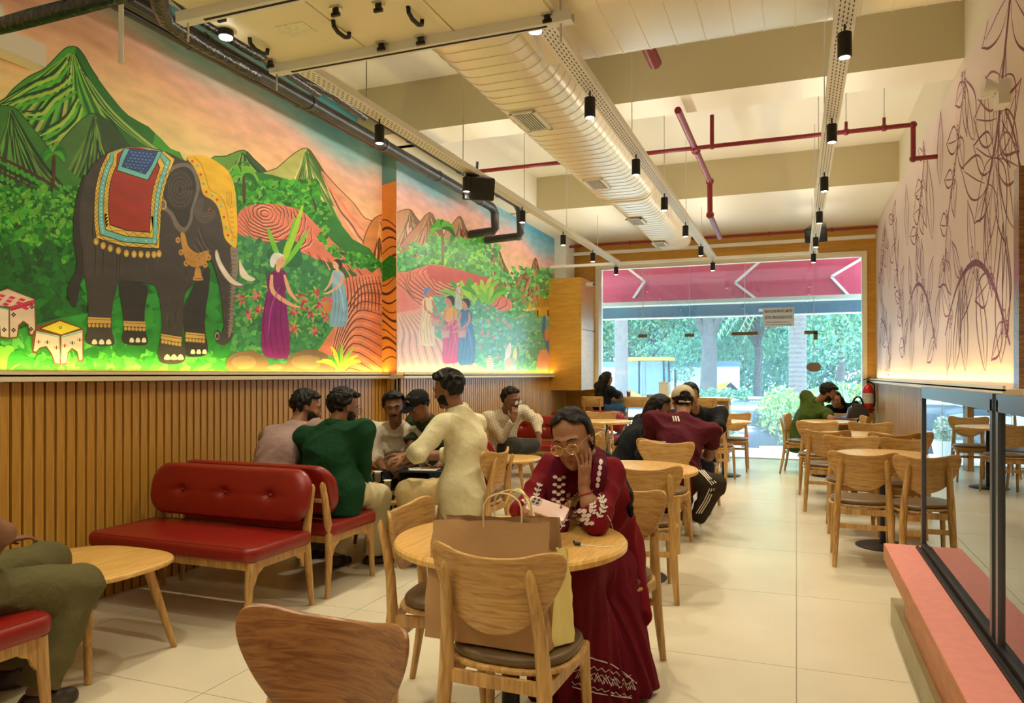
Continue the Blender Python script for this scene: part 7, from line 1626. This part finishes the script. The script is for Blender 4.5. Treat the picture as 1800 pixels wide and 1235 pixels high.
for i in range(9): em.append(oval((920+i*2.6, 880+i*1.2+2*(i % 2)), 2.6, 2.0))
decal(kt, 'embroidery', em, thr, kt, .0035)
em = sprig((1074, 995), (1100, 1030), 5, 8, 4, 3)+sprig((1090, 1075), (1113, 1108), 4, 8, 4, 2)+ribbon2([(1066, 905), (1072, 915), (1078, 930), (1084, 942), (1086, 955)], 1.3)+ribbon2([(1100, 968), (1106, 985), (1112, 996)], 1.3)
decal(kt, 'embroidery', em, thr, kt, .0035)
em = []
for k in range(7):
    for j in range(3): em.append(oval((983-k*.7+(j-1)*7, 838+k*13+(j % 2)*4), 4.0, 3.2))
em += sprig((985, 930), (1000, 900), 3, 6, 3)
for k in range(5): em.append(oval((1056-k*1.5, 812+k*10), 3.4, 5.0)); em.append(oval((1030+k*1., 828+k*7), 2.6, 3.6))
decal(sc_, 'embroidery', em, thr, sc_, .003)
em = []
for r_, (y0, amp) in enumerate(((1160, 10), (1172, 10), (1196, 8))):
    pts = [(1005+i*6.5, y0+i*1.6+(amp if i % 2 else 0)*.6) for i in range(17)]; em += ribbon2(pts, 1.6)
for k in range(7):
    c = (1020+k*15, 1182+k*3.5); em += ribbon2([(c[0]-7, c[1]+9), (c[0], c[1]-8), (c[0]+7, c[1]+9)], 1.8); em += ribbon2([(c[0]-3.5, c[1]+8), (c[0], c[1]), (c[0]+3.5, c[1]+8)], 1.6)
em += ribbon2(catmull([(1005, 1148), (1040, 1156), (1080, 1170), (1118, 1200)], 6, False), 2.2)+ribbon2(catmull([(1005, 1205), (1040, 1215), (1080, 1222), (1110, 1226)], 6, False), 2.2)
decal(sk_, 'embroidered_border', em, thr, sk_, .004)
hc = P(962, 894, 2.74); pf = thing('phone', 'pale pink phone with square camera block held by the woman in maroon', 'phone', hc)
n_ = D_(.05, -.62, .78).normalized(); lx = D_(.90, -.15, -.42).normalized(); lx = (lx-n_*lx.dot(n_)).normalized(); ly = n_.cross(lx); TP = Matrix.Translation(Vector((0, 0, 0))) @ Matrix(((lx.x, ly.x, n_.x, 0), (lx.y, ly.y, n_.y, 0), (lx.z, ly.z, n_.z, 0), (0, 0, 0, 1)))
MB().slab(rrect(.152, .074, .011), -.0045, .0045, .003, fn=lambda p_: TP @ Vector(p_)).build('body', mat('phone_pink', (.72, .50, .44), .3, coat=.3), pf)
MB().slab(rrect(.042, .038, .009), .0045, .0065, .001, fn=lambda p_: TP @ Vector((p_[0]-.05, p_[1]+.013, p_[2]))).build('camera_block', mat('phone_block', (.5, .34, .3), .2), pf)
for a in ((-.058, .021), (-.042, .021), (-.058, .005), (-.042, .005)): MB().slab([(.006*math.cos(t), .006*math.sin(t)) for t in [2*PI*k/14 for k in range(14)]], .0065, .008, .0005, fn=lambda p_: TP @ Vector((p_[0]+a[0], p_[1]+a[1], p_[2]))).build('camera_lens', M['black'], pf)

# --- two men on the second bench
def simple(lab, vox, skin, **k): return Person(lab, vox, skin, **k)
g = simple('man in dark green shirt and cream trousers sitting on the red bench, seen from behind', .0075, 'mid', scale=1.06)
g.pose(P(588, 862, 4.92), P(578, 800, 4.95), P(590, 748, 5.02), P(604, 716, 5.08), D_(.72, .62, -.25), side=D_(.93, -.30), width=.42)
g.arm(0, P(634, 838, 5.08), P(648, 850, 5.38), D_(.5, .8, -.1), D_(-.2, 0, -1), curl=.35, thumb=-1)
g.arm(1, P(548, 845, 5.15), P(600, 850, 5.4), D_(.6, .8), D_(0, 0, -1), .4)
g.legs([P(668, 872, 5.36), P(618, 878, 5.45)], [P(655, 978, 5.42), P(588, 978, 5.30)], [D_(.9, .3), D_(.4, .9)])
g.done(); g.top(cloth('green_shirt', (.008, .048, .018)), 'long', loose=.012, seed=4, waist=.012); g.pants(cloth('cream_trousers', (.56, .48, .30)), seed=6); g.shoes(mat('dark_shoe', (.03, .02, .015), .4))
g.hair('short', seed=2, vol=.004); g.face_bits(beard=True, lips=False, glasses=mat('dark_frame', (.05, .12, .16), .3))
g = simple('man in dusty pink tee leaning forward beside the green-shirted man', .0085, 'mid', scale=1.08)
g.pose(P(474, 862, 5.02), P(492, 795, 5.12), P(520, 752, 5.28), P(538, 717, 5.36), D_(.86, .42, -.25), side=D_(.80, -.60), width=.42)
g.arm(0, P(530, 820, 5.35), P(590, 845, 5.5), D_(.8, .5), D_(0, 0, -1), .4); g.arm(1, P(470, 800, 5.6), P(540, 840, 5.7), D_(.8, .3), D_(0, 0, -1), .4)
g.legs([P(560, 878, 5.6), P(520, 875, 5.75)], [P(560, 968, 5.6), P(535, 960, 5.7)], [D_(.7, .7)]*2)
g.done(); g.top(cloth('pink_tee', (.36, .24, .22)), 'short', loose=.014, seed=7, waist=.018); g.pants(cloth('grey_trousers', (.10, .10, .11))); g.shoes(bpy.data.materials['dark_shoe']); g.hair('short', seed=5, vol=.0); g.face_bits(beard=True, lips=True)
# --- men across the table
g = simple('man with moustache in off-white shirt facing the camera by the slatted wall', .0075, 'deep')
g.pose(P(703, 838, 6.38), P(699, 782, 6.28), P(696, 748, 6.18), P(693, 716, 6.08), D_(.10, -.98, -.16), up=D_(-.12, -.1, 1), side=D_(-1, .08), width=.38)
g.arm(0, P(663, 806, 6.10), P(676, 826, 5.92), D_(.8, -.4, -.1), D_(0, .3, -1), .5); g.arm(1, P(742, 806, 6.15), P(706, 826, 5.92), D_(-.8, -.4, -.05), D_(0, .3, -1), .5)
g.legs([P(672, 842, 5.85), P(722, 842, 5.85)], [P(672, 945, 5.9), P(722, 945, 5.9)])
g.done(); g.top(cloth('offwhite_shirt', (.60, .53, .42)), 'rolled', loose=.014, seed=8); g.pants(cloth('black_trousers', (.02, .02, .025))); g.shoes(bpy.data.materials['dark_shoe']); g.hair('short', seed=7, vol=.010); g.face_bits(moustache=True, brow=1.4)
def cap(p, m, fwdsign=1, name='cap', logo=None):
    k = p.k; R = [tuple(p.hx), tuple(p.f), tuple(p.hz)]; q = SDF(); L = p.L
    q.ell(L(0, -.012, .045), (.092*k, .108*k, .090*k), R, 0, cutf=lambda x, y, z: -z-.012+.0*x)
    y = fwdsign; q.cap(L(-.04, y*.085, .036), L(.04, y*.085, .036), .030, None, .01, .25, p.hz); q.cap(L(-.028, y*.130, .026), L(.028, y*.130, .026), .036, None, .03, .18, p.hz)
    c = link(name, q.mesh(name, .006), m, p.r); MB().ball(L(0, -.012, .137), .008, 8).build('cap_button', m, c); return c
g = simple('young man in black peaked cap looking down at the tray', .0075, 'mid', scale=.97)
g.pose(P(770, 835, 6.25), P(762, 775, 6.25), P(750, 738, 6.12), P(735, 712, 6.02), D_(-.66, -.55, -.50), side=D_(-.75, .65), width=.37)
g.arm(0, P(722, 800, 6.02), P(705, 802, 5.72), D_(-.7, -.5, -.2), D_(0, 0, -1), .6); g.arm(1, P(790, 805, 6.0), P(765, 822, 5.8), D_(-.9, -.2), D_(0, 0, 1), .6)
g.legs([P(740, 848, 5.8), P(785, 850, 5.9)], [P(745, 950, 5.9), P(790, 950, 5.9)])
g.done(); g.top(cloth('olive_tee', (.035, .05, .018)), 'short', loose=.01, seed=9); g.pants(cloth('navy_jeans', (.02, .03, .05))); g.shoes(bpy.data.materials['dark_shoe']); g.hair('short', seed=9); g.face_bits()
cc_ = cap(g, cloth('black_cap', (.012, .012, .014)), 1); MB().slab([(.020*math.cos(t), .020*math.sin(t)) for t in [2*PI*k/20 for k in range(20)]], 0, .003, .001, fn=lambda p_: g.L(p_[0]-.01, .082+p_[2], .085+p_[1])).build('cap_emblem', mat('emblem_pale', (.5, .3, .35), .6), cc_)
g = simple('bearded man in pale cream shirt and khaki trousers, seated on an oak chair', .0075, 'mid', scale=1.12)
g.pose(P(812, 858, 5.42), P(818, 778, 5.46), P(803, 718, 5.44), P(788, 684, 5.40), D_(-.92, .34, -.25), side=D_(.42, .90), width=.44, sh=(P(838, 748, 5.64), P(778, 746, 5.26)))
g.arm(0, P(800, 800, 5.75), P(712, 800, 5.80), D_(-1, .1, .05), D_(0, 0, -1), .5); g.arm(1, P(735, 795, 5.12), P(714, 808, 5.38), D_(-.9, .4, -.2), D_(-.2, .2, -1), .55)
g.legs([P(716, 866, 5.28), P(722, 862, 5.62)], [P(735, 968, 5.30), P(738, 960, 5.62)], [D_(-.95, .1)]*2)
g.done(); g.top(cloth('cream_shirt', (.66, .60, .38)), 'rolled', loose=.016, seed=10, hem=.16, waist=.01); g.pants(cloth('khaki_trousers', (.52, .40, .19)), seed=3); g.shoes(bpy.data.materials['dark_shoe']); g.hair('short', seed=11, vol=.008); g.face_bits(beard=True, lips=False)
# --- man in checked shirt
chk = cloth('checked_shirt', (.62, .54, .40)); N_, L_ = nodes(chk); bt = N_.new('ShaderNodeTexBrick'); bt.inputs['Scale'].default_value = 1; bt.offset = 0; bt.inputs['Color1'].default_value = bt.inputs['Color2'].default_value = (.66, .58, .43, 1); bt.inputs['Mortar'].default_value = (.36, .27, .17, 1)
bt.inputs['Brick Width'].default_value = .03; bt.inputs['Row Height'].default_value = .03; bt.inputs['Mortar Size'].default_value = .0022; tc = N_.new('ShaderNodeTexCoord'); mp = N_.new('ShaderNodeMapping'); mp.inputs['Rotation'].default_value = (PI/2, .3, .3); L_.new(tc.outputs['Object'], mp.inputs[0]); L_.new(mp.outputs[0], bt.inputs[0]); L_.new(bt.outputs[0], N_['Principled BSDF'].inputs['Base Color'])
g = simple('man in pale checked shirt with hand at his chin on the far red bench', .010, 'deep', scale=1.22)
g.pose(P(886, 784, 9.35), P(884, 750, 9.32), P(890, 722, 9.22), P(898, 702, 9.12), D_(.75, -.60, -.22), side=D_(-.75, -.60), width=.46)
g.arm(0, P(884, 768, 9.05), P(902, 738, 8.95), D_(.2, .05, .95), D_(-.2, .9, 0), .9); g.arm(1, P(944, 738, 9.1), P(946, 764, 8.95), D_(.1, -.2, -1), D_(-.5, .5, -.1), .3)
g.legs([P(935, 783, 8.85), P(905, 782, 8.7)], [P(890, 800, 8.75), P(880, 838, 8.7)])
g.done(); g.top(chk, 'long', loose=.012, seed=11); g.pants(cloth('dark_grey_trousers', (.045, .045, .04))); g.shoes(bpy.data.materials['dark_shoe']); g.hair('short', seed=12, vol=.004); g.face_bits(moustache=True, glasses=bpy.data.materials['dark_frame'])
# --- the group in the middle
g = simple('woman in black with dark ponytail leaning over the table', .009, 'warm', scale=1.1)
g.pose(P(1096, 826, 6.95), P(1118, 776, 6.90), P(1142, 742, 6.88), P(1160, 719, 6.86), D_(.85, -.25, -.40), side=D_(.1, -1), width=.38)
g.arm(0, P(1130, 800, 6.55), P(1168, 800, 6.7), D_(1, .3), D_(0, 0, -1), .4); g.arm(1, P(1140, 785, 7.15), P(1180, 790, 7.1), D_(1, 0), D_(0, 0, -1), .4)
g.legs([P(1140, 832, 6.75), P(1145, 830, 7.0)], [P(1140, 925, 6.8), P(1145, 918, 7.05)])
g.done(); g.top(cloth('black_top', (.010, .012, .016)), 'long', loose=.012, seed=12, waist=.02); g.pants(cloth('dark_trousers', (.015, .015, .02))); g.shoes(bpy.data.materials['dark_shoe']); g.face_bits(closed=True)
g.hair('long', vol=.0, tail=[(g.L(0, -.09, 0), .04), (P(1128, 738, 6.98), .028), (P(1105, 755, 7.0), .03), (P(1082, 780, 7.0), .018)])
g = simple('man in maroon tee and backward beige cap with striped track trousers, back to the camera', .0085, 'mid', scale=1.14)
g.pose(P(1188, 828, 6.42), P(1194, 780, 6.44), P(1200, 736, 6.56), P(1200, 706, 6.70), D_(.05, .96, -.30), side=D_(1, -.08), width=.46)
g.arm(0, P(1246, 800, 6.62), P(1225, 795, 7.0), D_(-.6, .8), D_(0, 0, -1), .4); g.arm(1, P(1150, 800, 6.62), P(1170, 795, 7.0), D_(.6, .8), D_(0, 0, -1), .4)
g.legs([P(1258, 852, 6.20), P(1135, 850, 6.4)], [P(1222, 914, 6.36), P(1150, 920, 6.5)], [D_(-.2, -1)]*2)
g.done(); mt_ = g.top(cloth('maroon_tee', (.085, .010, .018)), 'short', loose=.014, seed=13, waist=.016); tp = g.pants(cloth('track_trousers', (.035, .022, .012)), seed=5); g.shoes(mat('white_trainers', (.6, .58, .5), .6)); g.hair('short', seed=13)
whs = mat('white_stripe', (.72, .66, .55), .7)
decal(mt_, 'shoulder_stripes', [[(1184+k*4.4, 741), (1186.4+k*4.4, 741), (1184+k*4.4, 732), (1181.6+k*4.4, 732)] for k in range(3)], whs, mt_, .008)
decal(mt_, 'sleeve_stripes', sum([ribbon2([(1226, 784+k*4), (1236, 787+k*4), (1247, 784+k*4)], 1.6) for k in range(2)], []), whs, mt_, .004)
decal(tp, 'side_stripes', sum([ribbon2([(1228+k*4, 826), (1240+k*3.5, 838), (1252+k*3.5, 852-k*2)], 1.5) for k in range(3)]+[ribbon2([(1256-k*4, 858), (1246-k*4, 880), (1232-k*4, 902)], 1.5) for k in range(3)], []), whs, tp, .004)
bcap = cloth('beige_cap', (.50, .42, .29)); q = SDF(); R_h = [tuple(g.hx), tuple(g.f), tuple(g.hz)]; k_ = g.k
q.ell(g.L(0, -.014, .045), (.092*k_, .108*k_, .090*k_), R_h, 0, cutf=lambda x, y, z: np.maximum(-z-.030, -(np.sqrt(x**2+(z+.012)**2)-.036)+((y > -.03)*1.)-.0)-.0 if False else np.maximum(-z-.030, np.where(y < -.03, .034-np.sqrt((x*.75)**2+(z+.018)**2), -1)))
q.cap(g.L(-.04, .09, .02), g.L(.04, .09, .02), .03, None, .01, .25, g.hz); q.cap(g.L(-.04, -.092, -.024), g.L(.04, -.092, -.024), .010, None, .004)
link('cap', q.mesh('cap', .006), bcap, g.r)
g = simple('man in black tee half hidden behind the beige cap, forearm on the table', .010, 'mid', scale=1.1)
g.pose(P(1222, 812, 7.75), P(1226, 765, 7.72), P(1222, 722, 7.62), P(1213, 696, 7.52), D_(-.25, -.9, -.35), side=D_(1, .1), width=.46)
g.arm(0, P(1262, 772, 7.35), P(1228, 786, 7.2), D_(-.9, -.2), D_(0, 0, -1), .4); g.arm(1, P(1195, 775, 7.4), P(1200, 790, 7.2), D_(.2, -.8), D_(0, 0, -1), .4)
g.legs([P(1240, 822, 7.35), P(1205, 822, 7.35)], [P(1240, 898, 7.4), P(1205, 898, 7.4)])
g.done(); g.top(cloth('black_tee', (.014, .014, .016)), 'short', loose=.01, seed=14); g.pants(bpy.data.materials['dark_trousers']); g.shoes(bpy.data.materials['dark_shoe']); g.hair('short', seed=15); g.face_bits()
# --- woman at the window bar
g = simple('woman in black top and jeans with clipped long hair at the window bar', .011, 'warm')
g.pose(P(1058, 709, 12.05), P(1061, 692, 12.03), P(1064, 677, 12.0), P(1067, 666, 11.97), D_(.85, .5, -.1), side=D_(.5, -.85), width=.36)
g.arm(0, P(1086, 694, 12.0), P(1093, 696, 12.25), D_(.3, .9, .3), D_(-.8, 0, 0), .8); g.arm(1, P(1072, 695, 12.3), P(1090, 697, 12.4), D_(.9, .3), D_(0, 0, -1), .5)
g.legs([P(1092, 716, 12.1), P(1086, 714, 12.3)], [P(1094, 765, 12.2), P(1088, 762, 12.3)])
g.done(); g.top(cloth('black_jumper', (.014, .014, .02)), 'long', seed=15); g.pants(cloth('blue_jeans', (.05, .13, .24))); g.shoes(bpy.data.materials['dark_shoe']); g.face_bits()
g.hair('long', bun=True, tail=[(g.L(0, -.08, -.02), .07), (P(1056, 682, 11.93), .075), (P(1054, 694, 11.93), .065), (P(1052, 704, 11.95), .03)])
# --- couple by the right-hand window table
g = simple('man in olive green tee hunched over the table with a phone by the window', .010, 'mid', scale=1.12)
g.pose(P(1404, 764, 10.95), P(1418, 735, 10.85), P(1438, 706, 10.72), P(1455, 690, 10.62), D_(.85, -.2, -.5), side=D_(.35, -.93), width=.46)
g.arm(0, P(1462, 737, 10.35), P(1487, 737, 10.55), D_(1, .3), D_(-.2, .3, -1), .5); g.arm(1, P(1460, 738, 10.9), P(1484, 738, 10.85), D_(1, -.1), D_(0, 0, -1), .5)
g.legs([P(1440, 768, 10.6), P(1442, 766, 10.9)], [P(1428, 824, 10.6), P(1432, 820, 10.9)])
g.done(); g.top(cloth('olive_green_tee', (.055, .085, .012)), 'short', loose=.016, seed=16, waist=.02); g.pants(cloth('dark_jeans', (.02, .025, .035))); g.shoes(bpy.data.materials['dark_shoe']); g.hair('short', seed=16, vol=.006); g.face_bits(beard=True)
g = simple('smiling woman with long black hair in black beside the man in olive green', .010, 'warm', scale=1.02)
g.pose(P(1488, 752, 11.55), P(1486, 732, 11.45), P(1479, 713, 11.3), P(1469, 702, 11.2), D_(-.45, -.85, -.25), side=D_(-.9, .3), width=.36)
g.arm(0, P(1470, 738, 11.15), P(1476, 738, 10.95), D_(-.6, -.6), D_(0, 0, -1), .6); g.arm(1, P(1502, 736, 11.2), P(1486, 737, 11.0), D_(-.9, -.2), D_(0, 0, -1), .6)
g.legs([P(1478, 762, 11.2), P(1494, 762, 11.2)], [P(1478, 812, 11.2), P(1494, 812, 11.2)])
g.done(); g.top(bpy.data.materials['black_top'], 'long', seed=17); g.pants(bpy.data.materials['dark_trousers']); g.shoes(bpy.data.materials['dark_shoe']); g.face_bits()
g.hair('long', vol=.002, tail=[(g.L(-.05, -.05, -.02), .055), (P(1482, 712, 11.3), .05), (P(1486, 728, 11.35), .04)])
pz_ = P(1482, 733, 10.75); ph2 = thing('phone', 'dark phone shared by the couple at the window table', 'phone', pz_, .5); MB().slab(rrect(.07, .15, .01), 0, .009, .003, fn=lambda p_: (p_[1], p_[0]*.9, p_[2]+p_[0]*.3)).build('body', M['black'], ph2)
# --- person in khaki trousers cut by the left frame edge
g = simple('person in khaki cargo trousers sitting at the left edge, only legs and elbow in view', .0085, 'deep', scale=1.05)
g.pose((-3.02, 1.76, .56), (-3.04, 1.66, .86), (-3.04, 1.60, 1.10), (-3.04, 1.62, 1.29), (0, .95, -.3), side=(1, 0, 0), width=.42)
g.arm(0, P(3, 938, 2.80), P(-40, 1000, 3.0), D_(-.3, .8, -.3), D_(-.5, 0, -.8), .5); g.arm(1, (-3.32, 1.95, .78), (-3.22, 2.2, .66), (.2, 1, 0), (0, 0, -1), .5)
g.legs([P(138, 1030, 3.16), (-3.16, 2.36, .53)], [P(62, 1222, 2.98), (-3.22, 2.22, .09)], [(0, 1, 0), (0, 1, 0)], rad=1.1)
g.done(); g.top(cloth('grey_tee', (.12, .11, .10)), 'short', seed=18); g.pants(cloth('khaki_cargo', (.115, .10, .042), .35), grow=.034, wr=.009, seed=9); g.shoes(bpy.data.materials['dark_shoe']); g.hair('short', seed=18)
